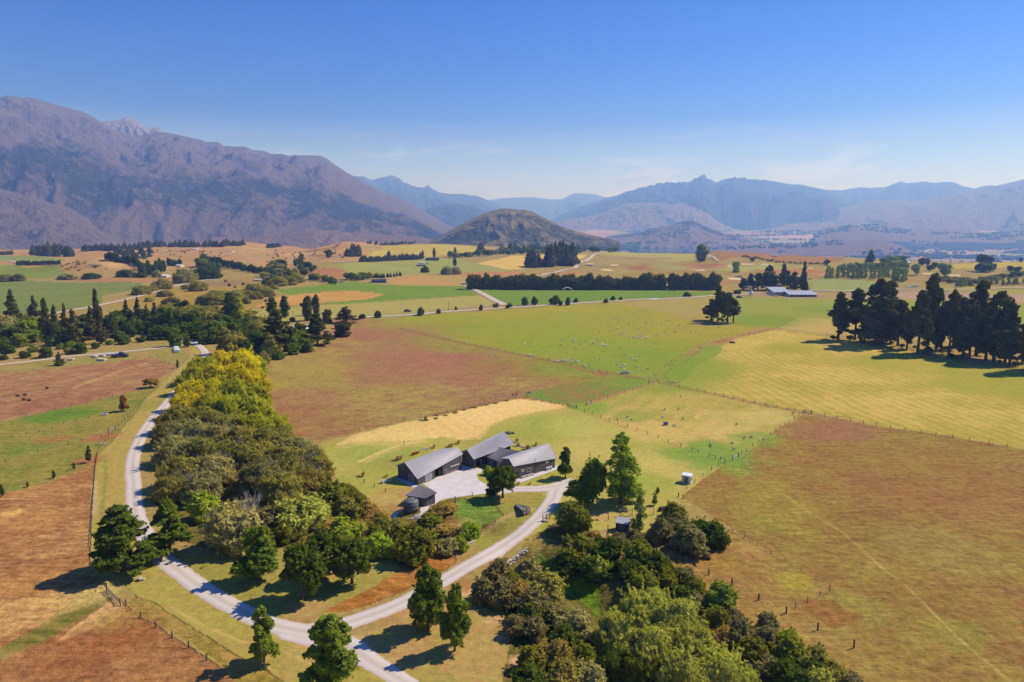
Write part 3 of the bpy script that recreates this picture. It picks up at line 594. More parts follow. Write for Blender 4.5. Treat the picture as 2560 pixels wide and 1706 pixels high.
idx = np.arange(NR * NA).reshape(NR, NA)
nx = np.roll(idx, -1, axis=1)
Q = np.stack([idx[:-1], idx[1:], nx[1:], nx[:-1]], axis=-1).reshape(-1, 4)
freg = reg[Q[:, 0]]
V = np.stack([gx, gy, gz], 1)
def ground_object(name, faces, label=None):
    u, inv = np.unique(faces.ravel(), return_inverse=True)
    me = np_mesh(name, V[u], inv.reshape(-1, 4), smooth=True)
    for an, arr in (('col_a', colA), ('col_b', colB)):
        at_ = me.attributes.new(an, 'FLOAT_COLOR', 'POINT')
        at_.data.foreach_set('color', np.concatenate([arr[u], np.ones((len(u), 1))], 1).astype(np.float32).ravel())
    for an, arr in (('stripe', stripe), ('prm', prm)):
        at_ = me.attributes.new(an, 'FLOAT_VECTOR', 'POINT')
        at_.data.foreach_set('vector', arr[u].astype(np.float32).ravel())
    o = link_mesh(name, me, M['ground'])
    return tag(o, label or 'open grassland of the terrace', name.replace('_', ' '), None, 'structure')
rest = np.zeros(len(Q), bool)
rest |= freg == 0
for k, rg in enumerate(REG):
    mk_ = freg == k + 1
    if not mk_.any(): continue
    if rg[6] is None: rest |= mk_; continue
    ground_object(rg[0], Q[mk_], rg[6])
ground_object('ground', Q[rest], 'open grassland of the terrace and the basin beyond')
del RRg, AZg

# ------------------------------------------------------------------ gravel drives and roads
def gravel(name, c0, c1, tracks=False):
    m, t, out = new_mat(name)
    g = nd(t, 'ShaderNodeNewGeometry'); pos = g.outputs['Position']
    n1 = noise(t, pos, 0.35, 5, 0.65, 0.4); n2 = noise(t, pos, 6.0, 3, 0.6)
    f = mathn(t, 'ADD', mathn(t, 'MULTIPLY', n1, 0.5), mathn(t, 'MULTIPLY', n2, 0.5))
    col = mixc(t, ramp(t, f, 0.38, 0.64), c0, c1)
    if tracks:
        ac = nd(t, 'ShaderNodeAttribute', attribute_name='across').outputs['Fac']
        q = mathn(t, 'ABSOLUTE', mathn(t, 'SUBTRACT', mathn(t, 'ABSOLUTE', ac), 0.45))
        wn = mathn(t, 'MULTIPLY', n1, 0.16)
        band = ramp(t, mathn(t, 'ADD', q, wn), 0.20, 0.42)
        col = mixc(t, band, mixc(t, 0.15, col, (0.66, 0.63, 0.61)), mixc(t, 0.25, col, _m(150, 136, 116)))
        edge = ramp(t, mathn(t, 'ADD', mathn(t, 'ABSOLUTE', ac), mathn(t, 'MULTIPLY', mathn(t, 'SUBTRACT', noise(t, pos, 1.1, 4, 0.6), 0.5), 0.5)), 0.84, 1.0)
        col = mixc(t, mathn(t, 'MULTIPLY', edge, 0.75), col, _m(176, 142, 104))
    bsdf(t, out, col, 1.0, 0.05, n2, 0.04, 0.8)
    return m
M['gravel'] = gravel('gravel', lin(196, 182, 167), lin(212, 198, 183), True)
M['court'] = gravel('courtyard_gravel', lin(196, 186, 180), lin(220, 210, 204))
M['dirt'] = gravel('pale_road_dirt', lin(184, 168, 148), lin(206, 192, 172))
def catmull(pts, n):
    pts = [Vector(p) for p in pts]
    pts = [pts[0] * 2 - pts[1]] + pts + [pts[-1] * 2 - pts[-2]]
    out = []
    for i in range(1, len(pts) - 2):
        p0, p1, p2, p3 = pts[i - 1:i + 3]
        for j in range(n):
            t = j / n
            out.append(0.5 * ((2 * p1) + (p2 - p0) * t + (2 * p0 - 5 * p1 + 4 * p2 - p3) * t * t + (3 * p1 - p0 - 3 * p2 + p3) * t ** 3))
    out.append(pts[-2])
    return out
ROADSEG = []
def road(name, label, s, widths, mat, lift=0.05, n=10, lanes=7, pts=None, wob=0.12):
    cl = catmull(pts if pts else P(s), n)
    if not hasattr(widths, '__len__'): widths = [widths, widths]
    verts, faces, ac = [], [], []
    N = len(cl)
    for i, p in enumerate(cl):
        d = cl[min(i + 1, N - 1)] - cl[max(i - 1, 0)]
        d.z = 0; d.normalize()
        nn = Vector((-d.y, d.x, 0))
        wd = float(np.interp(i / (N - 1), np.linspace(0, 1, len(widths)), widths)) / 2
        for j in range(lanes):
            a = -1 + 2 * j / (lanes - 1)
            e = wob * random.uniform(-1, 1) if j in (0, lanes - 1) else 0
            q = p + nn * (a * wd + e)
            rd = math.hypot(q.x, q.y)
            z = G(q.x, q.y) + lift + max(0, (rd - 320)) * 0.0009 + 0.03 * (1 - a * a)
            if j in (0, lanes - 1): z -= 0.04 + 0.06
            verts.append((q.x, q.y, z)); ac.append(a)
    for i in range(N - 1):
        for j in range(lanes - 1):
            a = i * lanes + j
            faces.append((a, a + lanes, a + lanes + 1, a + 1))
    o = mk(name, verts, faces, mat, smooth=True)
    at_ = o.data.attributes.new('across', 'FLOAT', 'POINT')
    at_.data.foreach_set('value', np.array(ac, np.float32))
    if o.data.polygons[0].normal.z < 0: o.data.flip_normals()
    ROADSEG.append(([(p.x, p.y) for p in cl[::4] + [cl[-1]]], max(widths) / 2))
    return tag(o, label, 'road', None, 'structure')
road('driveway', 'long pale gravel drive curving in from the far road', 'J1775,1085 J1840,1130 J1885,1180 J1885,1235 B1470,330 B1400,400 B1340,465 B1240,600 B1130,720 B1040,860 B985,1000 B975,1130 C982,0 C985,120 C1005,250 C1075,400 C1175,540 C1310,650 C1465,765 C1620,862 C1790,955 C1950,1030 C2110,1075 C2300,1110 E200,1095 E400,1062 E600,1002 E800,930 E940,865 E1060,805 E1200,725 E1350,635 E1500,550 E1650,460 E1760,385 E1860,300 E1930,230 A1418,880 A1440,820 A1500,770 A1580,738', [4.2, 4.2, 4.2, 4.2, 4.6, 4.4, 5.0, 4.4, 4.2, 4.4, 5.0], M['gravel'], 0.07)
road('driveway', 'short gravel spur joining the drive to the courtyard', 'A1500,765 A1440,785 A1300,803 A1150,805 A1000,825', [5.5, 4.6, 4.2, 4.2], M['gravel'], 0.10)
road('farm_track', 'two wheel gravel track leaving the drive', 'C2180,1085 E60,1105 E220,1135 E380,1165 E520,1220 E690,1330 E860,1435 E1000,1530', [3.0, 4.6, 6.0, 7.0, 6.0, 4.4, 4.0, 4.0], M['gravel'], 0.04)
road('road', 'pale farm road below the dark fir belt', 'J-200,1320 J0,1295 J300,1262 J600,1225 J900,1195 J1100,1180 J1400,1150 J1650,1118 J1775,1085', 3.4, M['dirt'], 0.1)
road('road', 'pale road slanting up beside the green paddock', 'J-200,950 J0,900 J250,856 J450,830 J660,795 J1000,732 J1250,675 J1450,622 J1600,580 J1760,543 J1900,520 J2000,512', 6.0, M['dirt'], 0.1)
road('road', 'straight sealed road crossing behind the sheep paddock', 'K1500,860 K1700,850 K2000,835 L0,842 L150,836 L330,815 L700,790 L1000,771 L1300,752 L1600,733 L2000,708 L2353,690 M480,698 M700,685 M1000,666 M1200,657 M1300,651 M1420,648 M1600,660', 6.5, M['dirt'], 0.1)
road('farm_track', 'pale straight track dropping to the road', 'L610,573 L680,603 L780,655 L870,702 L965,748', 7.0, M['dirt'], 0.1)
road('farm_track', 'winding pale track past the golf pond', 'L1240,482 L1340,465 L1500,430 L1605,412 L1625,385 L1660,355 L1730,330 L1762,305 L1785,285 L1830,272 L1900,266', 8.0, M['dirt'], 0.2)
road('farm_track', 'pale track looping under the leaning poplar', 'M970,312 M1000,290 M1040,281 M1010,300 M1050,318 M1085,345', 5.0, M['dirt'], 0.2)
road('farm_track', 'pale track on the golden hill', 'K100,320 K200,298 K280,280 K315,265 K290,252', 6.0, M['dirt'], 0.3)
road('farm_track', 'pale lane by the far paddock on the terrace', 'K1180,350 K1300,352 K1450,346', 6.0, M['dirt'], 0.2)
road('farm_track', 'pale track beside the green far paddock', 'J0,345 J80,350 J160,368 J240,380', 5.0, M['dirt'], 0.2)
road('road', 'pale road behind the barn and pines', 'I780,372 I1000,378 I1430,366 I1700,372 I2100,362 I2500,352', 7.0, M['dirt'], 0.2)
def sheet(name, label, pts, mat, z=None, cat=None, lift=0.12):
    """flat area: outline points laid on the ground, filled"""
    bm = bmesh.new()
    vs = [bm.verts.new((p.x, p.y, (G(p.x, p.y) if z is None else z) + lift)) for p in pts]
    f = bm.faces.new(vs)
    if f.normal.z < 0: f.normal_flip()
    bmesh.ops.triangulate(bm, faces=[f])
    me = bpy.data.meshes.new(name); bm.to_mesh(me); bm.free()
    o = link_mesh(name, me, mat)
    return tag(o, label, cat or name, None, 'structure')
sheet('courtyard', 'pale gravel courtyard in front of the garage', P('Q400,850 Q480,840 Q600,770 Q720,720 Q900,650 Q935,600 Q1050,640 Q1200,660 Q1210,700 Q1130,730 Q1150,800 Q1230,850 Q1330,880 Q1480,880 Q1640,870 Q1640,960 Q1480,960 Q1280,985 Q1080,1010 Q900,1030 Q700,1060 Q600,1105 Q520,1060 Q600,980 Q480,900'), M['court'], lift=0.06)
sheet('gravel_path', 'gravel strip along the long front wall', P('Q1640,800 Q1680,790 Q2170,630 Q2225,600 Q2240,650 Q2050,725 Q1900,775 Q1720,845 Q1670,830'), M['court'], lift=0.06)
sheet('gravel_pad', 'gravel pad under the water tank', P('Q-10,1290 Q60,1230 Q150,1200 Q360,1190 Q480,1110 Q540,1090 Q620,1100 Q560,1140 Q440,1250 Q420,1320 Q250,1320 Q50,1330'), M['court'], lift=0.05)
sheet('terrace', 'pale paved terrace by the gable of the garage wing', P('Q60,780 Q105,765 Q330,870 Q335,900 Q270,905'), M['court'], lift=0.05)

# ------------------------------------------------------------------ water
def water_mat():
    m, t, out = new_mat('water')
    g = nd(t, 'ShaderNodeNewGeometry')
    b = bsdf(t, out, (0.012, 0.035, 0.075), 0.08, 0.5, noise(t, g.outputs['Position'], 0.6, 3, 0.5), 0.03, 0.4)
    return m
M['water'] = water_mat()
def pond(name, label, s, zadd=0.25):
    pts = P(s)
    z = min(p.z for p in pts) + zadd
    if name == 'lake':
        z = -108.0; pts = []
        for tok in s.split():
            d = ray(*map(float, tok[1:].split(','))); t = (z - HC) / d[2]; pts.append(Vector((d[0] * t, d[1] * t, z)))
    return sheet(name, label, pts, M['water'], z=z, lift=0)
pond('pond', 'small blue pond on the golf course', 'L1685,420 L1720,410 L1780,407 L1845,412 L1850,425 L1780,432 L1700,432', 0.5)
pond('pond', 'thin blue pond behind the tall pines', 'I1480,345 I1500,338 I1570,337 I1590,343 I1560,349 I1500,350', 0.5)
pond('lake', 'blue lake seen in the basin', 'S1580,616 S1640,619 S1700,621 S1745,623 S1750,632 S1700,633 S1600,633 S1575,626')
# ------------------------------------------------------------------ mountains
def mountain_mat(name, tan, dark, pale, dark_lo, dark_hi, scale=1.0, darkness=0.5):
    m, t, out = new_mat(name)
    g = nd(t, 'ShaderNodeNewGeometry'); pos = g.outputs['Position']
    band = nd(t, 'ShaderNodeAttribute', attribute_name='band').outputs['Fac']
    n1 = noise(t, pos, 0.0016 * scale, 6, 0.62, 0.6)
    n2 = noise(t, pos, 0.012 * scale, 6, 0.68, 0.3)
    n3 = noise(t, pos, 0.05 * scale, 4, 0.7)
    f = mathn(t, 'ADD', mathn(t, 'MULTIPLY', n1, 0.45), mathn(t, 'MULTIPLY', n2, 0.55))
    f = mathn(t, 'ADD', f, mathn(t, 'MULTIPLY', mathn(t, 'SUBTRACT', band, 0.5), 0.62))
    dk = ramp(t, f, 0.515 - 0.1 * darkness, 0.62 - 0.1 * darkness)
    c = mixc(t, ramp(t, n3, 0.3, 0.7), tan, tuple(v * 0.78 for v in tan))
    c = mixc(t, mathn(t, 'MULTIPLY', dk, 0.9), c, mixc(t, ramp(t, n3, 0.35, 0.65), dark, tuple(v * 0.55 for v in dark)))
    sc_ = ramp(t, mathn(t, 'ADD', mathn(t, 'MULTIPLY', n2, 0.6), mathn(t, 'MULTIPLY', n3, 0.4)), 0.585, 0.66)
    c = mixc(t, mathn(t, 'MULTIPLY', sc_, mathn(t, 'ADD', 0.16, mathn(t, 'MULTIPLY', dk, 0.6))), c, pale)
    hh = mathn(t, 'ADD', n2, mathn(t, 'MULTIPLY', n3, 0.45))
    bsdf(t, out, c, 1.0, 0.0, hh, 75.0 / scale, 1.0)
    return m
TAN, DARK, PALE = lin(136, 114, 90), lin(46, 50, 44), lin(190, 176, 164)
M['mt_near'] = mountain_mat('dry_tussock_mountain', TAN, DARK, PALE, 0, 1, 1.0, 0.5)
M['mt_peak'] = mountain_mat('pale_rock_peak', lin(172, 160, 148), lin(70, 68, 68), lin(200, 190, 180), 0, 1, 1.2, 0.1)
M['mt_hill'] = mountain_mat('scrubby_cone_hill', lin(158, 140, 88), lin(66, 74, 50), lin(180, 160, 120), 0, 1, 2.6, 0.9)
M['mt_low'] = mountain_mat('pale_foothill', lin(150, 122, 98), lin(60, 64, 50), lin(196, 170, 150), 0, 1, 1.4, 0.2)
M['mt_far'] = mountain_mat('far_range', lin(88, 82, 78), lin(48, 52, 52), lin(130, 120, 112), 0, 1, 0.6, 0.5)

def mountain(label, sil, dist, mat, front=2600, back=2500, base=-125, seed=0, nu=420, nv=110, spur=900.0, rough=0.16, bandf=None, smoothn=1.0, skew=0.0, cat='mountain', fp=1.0):
    """sil: picture points of the crest; dist: distance of the crest (number or list along the crest)"""
    sil = sorted(sil)
    if mat in (M['mt_near'], M['mt_far']) or 'broad brown' in label or 'rugged range' in label:
        dist = [q * 1.25 for q in dist] if hasattr(dist, '__len__') else dist * 1.25
        front *= 1.25; back *= 1.25; spur *= 1.2
    xs = np.array([p[0] for p in sil]); ys = np.array([p[1] for p in sil])
    U = np.linspace(xs[0], xs[-1], nu)
    py = np.interp(U, xs, ys)
    D = np.interp(np.linspace(0, 1, nu), np.linspace(0, 1, len(dist)), dist) if hasattr(dist, '__len__') else np.full(nu, float(dist))
    rx = (U - CX) / FPX
    yv = -(py - CY) / FPX
    ry = math.cos(PITCH) + yv * math.sin(PITCH); rz = -math.sin(PITCH) + yv * math.cos(PITCH)
    hl = np.hypot(rx, ry); dx, dy = rx / hl, ry / hl
    # crest wanders a little in depth
    al = np.cumsum(np.concatenate([[0], np.hypot(np.diff(dx * D), np.diff(dy * D))]))
    Dc = D + 0.25 * front * fbm(al / (spur * 3.0), al * 0 + 3.3, 3, seed + 5) * 0.6
    zc = HC + rz / hl * Dc
    # fine crest ruggedness
    zc = zc + (zc - base) * (0.014 if mat is M['mt_far'] else 0.004) * smoothn * fbm(al / 160.0, al * 0 + 7.7, 4, seed + 1)
    tf = np.concatenate([-np.linspace(1, 0, int(nv * .78), endpoint=False) ** 1.25, np.linspace(0, 1, nv - int(nv * .78)) ** 1.3])
    T = tf[:, None]
    width = np.where(tf < 0, front, back)[:, None]
    rad = Dc[None, :] + T * width
    ux = al[None, :] + T * skew * front
    X = dx[None, :] * rad; Y = dy[None, :] * rad
    t1 = np.abs(T)
    # spurs and gullies running down from the crest
    wob = 0.35 * fbm(X / (spur * 1.1), Y / (spur * 1.1), 3, seed + 9)
    sp_ = fbm(ux / spur + wob, t1 * 1.25 + 0 * ux, 5, seed + 2, 0.55, True)
    ex = np.clip(1.0 - (0.95 if mat is M['mt_far'] else 0.42) * sp_ * np.minimum(1, t1 * 5), 0.35, 2.6) * fp
    prof = np.clip(1 - t1, 0, 1) ** ex
    amp = (zc - base)[None, :]
    det = fbm(X / (spur * .45), Y / (spur * .45), 6, seed + 4, 0.55, True)
    Z = base + amp * prof + amp * rough * np.minimum(1, t1 * 4) * np.clip(1 - t1, 0, 1) ** .6 * (det - 0.35) * 0.62
    Z = np.minimum(Z, base + amp * (1 - 0.05 * t1))
    Z = np.where(t1 >= 0.999, base - 60, Z)
    n_v, n_u = Z.shape
    Vv = np.stack([X, Y, Z], -1).reshape(-1, 3)
    ii = np.arange(n_v * n_u).reshape(n_v, n_u)
    Qm = np.stack([ii[:-1, :-1], ii[:-1, 1:], ii[1:, 1:], ii[1:, :-1]], -1).reshape(-1, 4)
    me = np_mesh('mountain' if cat == 'mountain' else 'hill', Vv, Qm, smooth=True)
    rel = np.clip((Z - base) / np.maximum(amp, 1), 0, 1)
    bf = bandf if bandf else (lambda r_, s_, u_: 0.5 + 0.35 * s_)
    band = np.clip(bf(rel, -sp_, ux), 0, 1)
    a_ = me.attributes.new('band', 'FLOAT', 'POINT')
    a_.data.foreach_set('value', band.astype(np.float32).ravel())
    o = link_mesh(me.name, me, mat)
    return tag(o, label, cat, None, 'structure')
def SL(z, s):
    return [S(z, *map(float, q.split(','))) for q in s.split()]
main = [(-900, 330), (-500, 262), (-200, 252)] + SL('N', '0,125 60,122 100,120 180,130 230,128 320,155 400,180 500,205 560,222 620,235 700,280 740,312 800,345 880,385 960,408 1050,408 1100,392 1160,384 1220,386 1300,402 1400,425 1480,440 1520,457 1600,457 1650,487 1720,490 1800,490 1860,515 1950,525 2000,545 2080,545 2150,555 2353,555') + SL('O', '60,30 180,25 290,28 340,45 400,90 480,145 550,185 650,240 780,310 900,350 1000,400 1100,460 1180,510 1270,550 1330,600 1400,650')
bandA = lambda r_, s_, u_: 0.50 + 0.30 * np.exp(-((r_ - 0.42) / 0.2) ** 2) + 0.3 * s_ - 0.35 * np.exp(-((r_ - 0.85) / 0.22) ** 2) + 0.55 * np.exp(-((r_ - 0.84) / 0.10) ** 2) * np.exp(-((u_ - 2500) / 700.0) ** 2)
mountain('great tussock covered mountain filling the left skyline', main, [7600, 7600, 7600, 7400, 7000, 6600], M['mt_near'], 3300, 2500, -120, 3, 700, 150, 1150.0, 0.30, bandA, 1.0, -0.5)
mountain('pale rocky peak showing behind the great mountain ridge', SL('N', '640,330 720,310 800,300 880,294 910,281 930,274 990,291 1020,306 1050,330 1100,360 1130,352 1160,347 1200,370 1260,420'), [10400], M['mt_peak'], 1500, 1200, 300, 33, 240, 80, 420.0, 0.34, lambda r_, s_, u_: 0.42 + 0.35 * s_, .8)
mountain('long tan spur descending across the great mountain', SL('N', '-500,260 -100,330 100,350 230,352 420,440 600,490 760,565 1000,655 1200,735 1350,800 1420,870 1500,960 1560,1060'), [6300, 6200, 6000, 5800], M['mt_near'], 1700, 1500, -120, 23, 420, 110, 700.0, 0.26, lambda r_, s_, u_: 0.30 + 0.25 * s_ + 0.5 * np.exp(-((r_ - 0.35) / 0.22) ** 2), .5, -0.3)
mountain('dark craggy shoulder below the great mountain', SL('N', '1120,900 1250,870 1420,810 1500,790 1600,765 1700,765 1750,770 1900,830 2050,890 2200,960 2353,1060 2500,1110 2700,1180 2900,1240'), [5600, 5500, 5400], M['mt_near'], 1300, 1200, -120, 41, 380, 110, 480.0, 0.42, lambda r_, s_, u_: 0.72 + 0.3 * s_ - 0.2 * (r_ > .93), .8, -0.2)
mountain('tan foothill at the foot of the great mountain', SL('N', '-900,760 -400,770 0,800 200,850 500,940 700,1050 980,1190 1100,1260'), [4800, 4600, 4500], M['mt_near'], 1000, 1200, -100, 57, 340, 80, 420.0, 0.30, lambda r_, s_, u_: 0.36 + 0.3 * s_ + 0.2 * np.exp(-((r_ - 0.3) / 0.2) ** 2), .7, -0.1)
mountain('small triangular tan foothill', SL('N', '1230,1230 1300,1130 1350,980 1380,910 1430,905 1480,910 1620,1000 1750,1090 1900,1180 2000,1240'), [5000, 4900], M['mt_near'], 800, 900, -100, 63, 260, 80, 300.0, 0.34, lambda r_, s_, u_: 0.30 + 0.35 * s_, .8, -0.1)
mountain('pale flat topped foothill right of the shoulder', SL('O', '-500,620 -300,640 0,600 200,560 400,580 560,600 800,610 1000,620 1150,650'), [4700, 4600], M['mt_low'], 700, 700, -100, 67, 260, 60, 300.0, 0.25, lambda r_, s_, u_: 0.4 + 0.3 * s_, .8, 0)
mountain('rounded conical hill in the middle distance', SL('O', '1040,700 1090,668 1180,622 1290,555 1400,500 1500,450 1580,428 1650,415 1690,418 1750,425 1800,425 1860,440 1920,475 1980,505 2100,560 2200,590 2353,625 2500,660'), [3500, 3600, 3500], M['mt_hill'], 800, 900, -110, 81, 420, 120, 260.0, 0.20, lambda r_, s_, u_: 0.60 + 0.25 * s_ - 0.3 * sstep(950, 1300, u_) , .7, 0.2, 'hill', 0.85)
mountain('hazy purple knoll behind the conical hill', SL('O', '1000,470 1090,415 1200,395 1290,380 1380,400 1500,428 1600,470 1700,560'), [9500], M['mt_far'], 1800, 1500, -120, 90, 160, 50, 600.0, 0.18, None, .7)
mountain('jagged blue range at the valley head', SL('O', '350,150 450,165 540,180 600,178 650,205 700,200 790,178 840,175 880,200 910,225 960,240 1010,262 1060,265 1075,252 1090,245 1120,270 1180,300 1240,310 1340,313 1400,322 1440,322 1500,345 1560,370 1700,440 1850,520'), [15500], M['mt_far'], 4200, 2500, -120, 95, 420, 80, 1500.0, 0.22, None, 1.6)
mountain('palest blue range far down the valley', SL('O', '1300,400 1450,375 1540,355 1650,340 1750,335 1870,333 1960,345 2020,352') + SL('P', '200,220 230,203 262,192 350,197 400,213 450,250 560,330'), [20500], M['mt_far'], 5000, 2500, -120, 99, 320, 60, 2000.0, 0.14, None, .8)
mountain('long rugged range across the basin', SL('P', '60,340 130,320 200,290 300,250 400,215 450,205 500,183 560,172 650,158 720,148 790,140 830,128 860,118 890,130 915,142 950,128 1000,122 1030,132 1080,130 1180,135 1240,150 1320,153 1380,170 1440,190 1520,225 1650,260 1750,330'), [13500], M['mt_far'], 3600, 2500, -60, 110, 600, 120, 1100.0, 0.36, lambda r_, s_, u_: 0.5 + 0.35 * s_, 1.2)
mountain('farther dim range at the right skyline', SL('P', '1250,170 1350,162 1430,178 1500,180 1580,165 1640,168 1700,165 1770,142 1810,148 1880,137 1940,145 2010,138 2060,160 2120,172 2180,155 2230,160 2300,150 2500,140 2800,130'), [16500], M['mt_far'], 4000, 2500, -60, 117, 380, 80, 1500.0, 0.25, None, 1.0)
mountain('broad brown slope rising off the right edge', SL('P', '1150,320 1350,290 1500,262 1600,237 1700,222 1800,230 1900,225 2000,200 2150,175 2260,150 2353,128 2500,105 2700,60 3000,40'), [12000, 11500, 11000], M['mt_low'], 3000, 2500, -20, 121, 420, 100, 900.0, 0.22, lambda r_, s_, u_: 0.5 + 0.3 * s_ - 0.1 * r_, .5)
mountain('tan foothills in front of the rugged range', SL('P', '120,345 200,320 330,300 420,270 500,240 600,238 700,235 800,240 880,270 950,330 1000,352 1080,375'), [10500, 10200], M['mt_low'], 1900, 1500, -100, 131, 360, 90, 600.0, 0.32, lambda r_, s_, u_: 0.45 + 0.3 * s_, .7)
mountain('tan hill with a dark knob in the basin', SL('P', '350,420 420,392 560,375 650,352 700,340 740,328 770,322 800,318 830,330 870,350 950,380 1000,388 1080,420'), [7700], M['mt_low'], 1000, 900, -120, 137, 300, 80, 350.0, 0.22, lambda r_, s_, u_: 0.33 + 0.25 * s_ + 0.45 * (r_ > .78), .6, 0, 'hill')
mountain('smooth pale rise in the basin', SL('P', '880,462 1000,438 1250,432 1500,416 1640,410 1750,428 1840,468 1900,490'), [6200], M['mt_low'], 800, 700, -122, 141, 240, 60, 400.0, 0.10, lambda r_, s_, u_: 0.25 + 0.2 * s_, .3, 0, 'hill')
mountain('low pale rise beside the lake', SL('P', '480,470 600,440 760,415 900,400 1050,396 1200,436 1280,462'), [8100], M['mt_low'], 800, 700, -122, 143, 240, 60, 400.0, 0.14, lambda r_, s_, u_: 0.35 + 0.25 * s_, .4, 0, 'hill')
mountain('pale bench above the basin woods', SL('P', '1380,372 1440,350 1550,343 1650,340 1760,360 1900,372 2050,362 2200,380 2353,372 2600,380'), [9000], M['mt_low'], 1100, 900, -60, 147, 260, 60, 500.0, 0.12, lambda r_, s_, u_: 0.4 + 0.25 * s_, .3, 0, 'hill')

# ------------------------------------------------------------------ far woods of the basin: nobody could count them
def woodmat():
    m, t, out = new_mat('basin_wood_foliage')
    g = nd(t, 'ShaderNodeNewGeometry')
    c = mixc(t, ramp(t, noise(t, g.outputs['Position'], 0.004, 3, .6), .35, .65), lin(40, 54, 36), lin(66, 76, 46))
    bsdf(t, out, c, 1.0, 0.0)
    return m
M['basin'] = woodmat()
rw = np.random.default_rng(11)
dg = bpy.context.evaluated_depsgraph_get()
dg.update()
from mathutils.bvhtree import BVHTree
_tops = []
for o in list(sc.objects):
    if o.type == 'MESH' and o.name.split('.')[0] in ('mountain', 'hill'):
        me = o.data
        vv = np.empty(len(me.vertices) * 3, np.float32); me.vertices.foreach_get('co', vv); vv = vv.reshape(-1, 3)
        _tops.append((vv.min(0), vv.max(0), BVHTree.FromObject(o, dg)))
def top_z(x, y):
    z = G(x, y)
    for lo, hi, b in _tops:
        if lo[0] <= x <= hi[0] and lo[1] <= y <= hi[1]:
            h = b.ray_cast(Vector((x, y, 5000)), Vector((0, 0, -1)))
            if h[0] is not None and h[0].z > z: z = h[0].z
    return z
wv, wf = [], []
cand = 0
while cand < 6400 and len(wf) < 70000:
    cand += 1
    px = rw.uniform(1560, 2620); r0 = 4200 + 6800 * rw.random() ** 0.8
    dxx = (px - CX) / FPX; hl_ = math.hypot(dxx, 1)
    x, y = dxx / hl_ * r0, r0 / hl_
    dens = float(fbm(np.array([x / 900.0]), np.array([y / 500.0]), 4, 301)[0])
    if dens < 0.03: continue
    z = top_z(x, y)
    for _ in range(3):
        a = rw.uniform(8, 20); hgt_ = rw.uniform(9, 19)
        ox, oy = x + rw.uniform(-45, 45), y + rw.uniform(-30, 30)
        b0 = len(wv); n_ = 6
        for lv, (rr_, zz_) in enumerate(((.75, -.15), (1.0, .35), (.65, .8))):
            for j in range(n_):
                an = 2 * math.pi * (j + .5 * lv) / n_
                q = rr_ * a * rw.uniform(.75, 1.2)
                wv.append((ox + q * math.cos(an), oy + q * math.sin(an), z + zz_ * hgt_))
        wv.append((ox, oy, z + hgt_))
        for lv in range(2):
            for j in range(n_):
                wf.append((b0 + lv * n_ + j, b0 + lv * n_ + (j + 1) % n_, b0 + (lv + 1) * n_ + (j + 1) % n_, b0 + (lv + 1) * n_ + j))
        for j in range(n_): wf.append((b0 + 2 * n_ + j, b0 + 2 * n_ + (j + 1) % n_, b0 + 3 * n_))
tag(mk('woodland', wv, wf, M['basin']), 'blue green woods scattered over the basin floor', 'woodland', None, 'stuff')

# ------------------------------------------------------------------ haze: one closed box of thin even air
hm, ht, hout = new_mat('haze_air')
pv = nd(ht, 'ShaderNodeVolumePrincipled')
pv.inputs['Color'].default_value = (*HAZE_COLOR, 1)
pv.inputs['Density'].default_value = HAZE_DENSITY
pv.inputs['Anisotropy'].default_value = 0.25
pv.inputs['Absorption Color'].default_value = (1, 1, 1, 1)
ht.links.new(pv.outputs[0], hout.inputs['Volume'])
hb = MB(); hb.box((0, 0, 640), (62000, 62000, 1700))
tag(hb.build('haze', hm), 'thin blue summer haze over the whole valley', 'haze', None, 'stuff')
# ------------------------------------------------------------------ buildings
def cladding(name, c, w=0.2):
    m, t, out = new_mat(name)
    tcn = nd(t, 'ShaderNodeTexCoord')
    g = nd(t, 'ShaderNodeNewGeometry')
    mpn = nd(t, 'ShaderNodeMapping'); mpn.inputs['Scale'].default_value = (5, 5, 0.25)
    t.links.new(g.outputs['Position'], mpn.inputs['Vector'])
    n = noise(t, mpn.outputs[0], 1.0, 4, 0.7); n2 = noise(t, g.outputs['Position'], 0.5, 3, .5)
    f = mathn(t, 'ADD', mathn(t, 'MULTIPLY', n, .6), mathn(t, 'MULTIPLY', n2, .4))
    col = mixc(t, ramp(t, f, .36, .62), tuple(v * .62 for v in c), tuple(v * 1.25 for v in c))
    bsdf(t, out, col, .85, .2, n, .02, .6)
    return m
M['clad'] = cladding('dark_board_cladding', lin(98, 90, 88))
M['clad2'] = cladding('weathered_grey_boards', lin(112, 108, 108))
M['door_wood'] = cladding('brown_door_boards', lin(150, 138, 126))
M['roof_l'] = simple('grey_roof_steel', lin(172, 166, 168), .5, .35, .05, .6)
M['roof_d'] = simple('charcoal_roof_steel', lin(122, 117, 121), .5, .35, .06, .6)
M['trim'] = simple('dark_trim', lin(72, 68, 68), .6, .3, .1)
M['trim_l'] = simple('pale_flashing', lin(186, 182, 178), .5, .3, .05)
M['white'] = simple('white_paint', (.74, .74, .72), .6, .3, .08, 1.0)
M['cream'] = simple('cream_wall', lin(214, 206, 190), .8, .2, .08, 1.0)
M['timber'] = simple('grey_timber', lin(128, 116, 104), .9, .1, .3, 6.0)
M['timber_d'] = simple('dark_post_timber', lin(88, 78, 68), .9, .1, .3, 6.0)
M['stone'] = simple('pale_stone', lin(178, 170, 158), .95, .1, .35, 2.2, 0, .05)
M['stone_d'] = simple('schist', lin(122, 112, 100), .95, .1, .4, 2.0, 0, .05)
M['tank'] = simple('green_grey_tank', lin(104, 104, 96), .45, .35, .06, .5)
M['red'] = simple('red_paint', lin(200, 34, 26), .5, .4, .08)
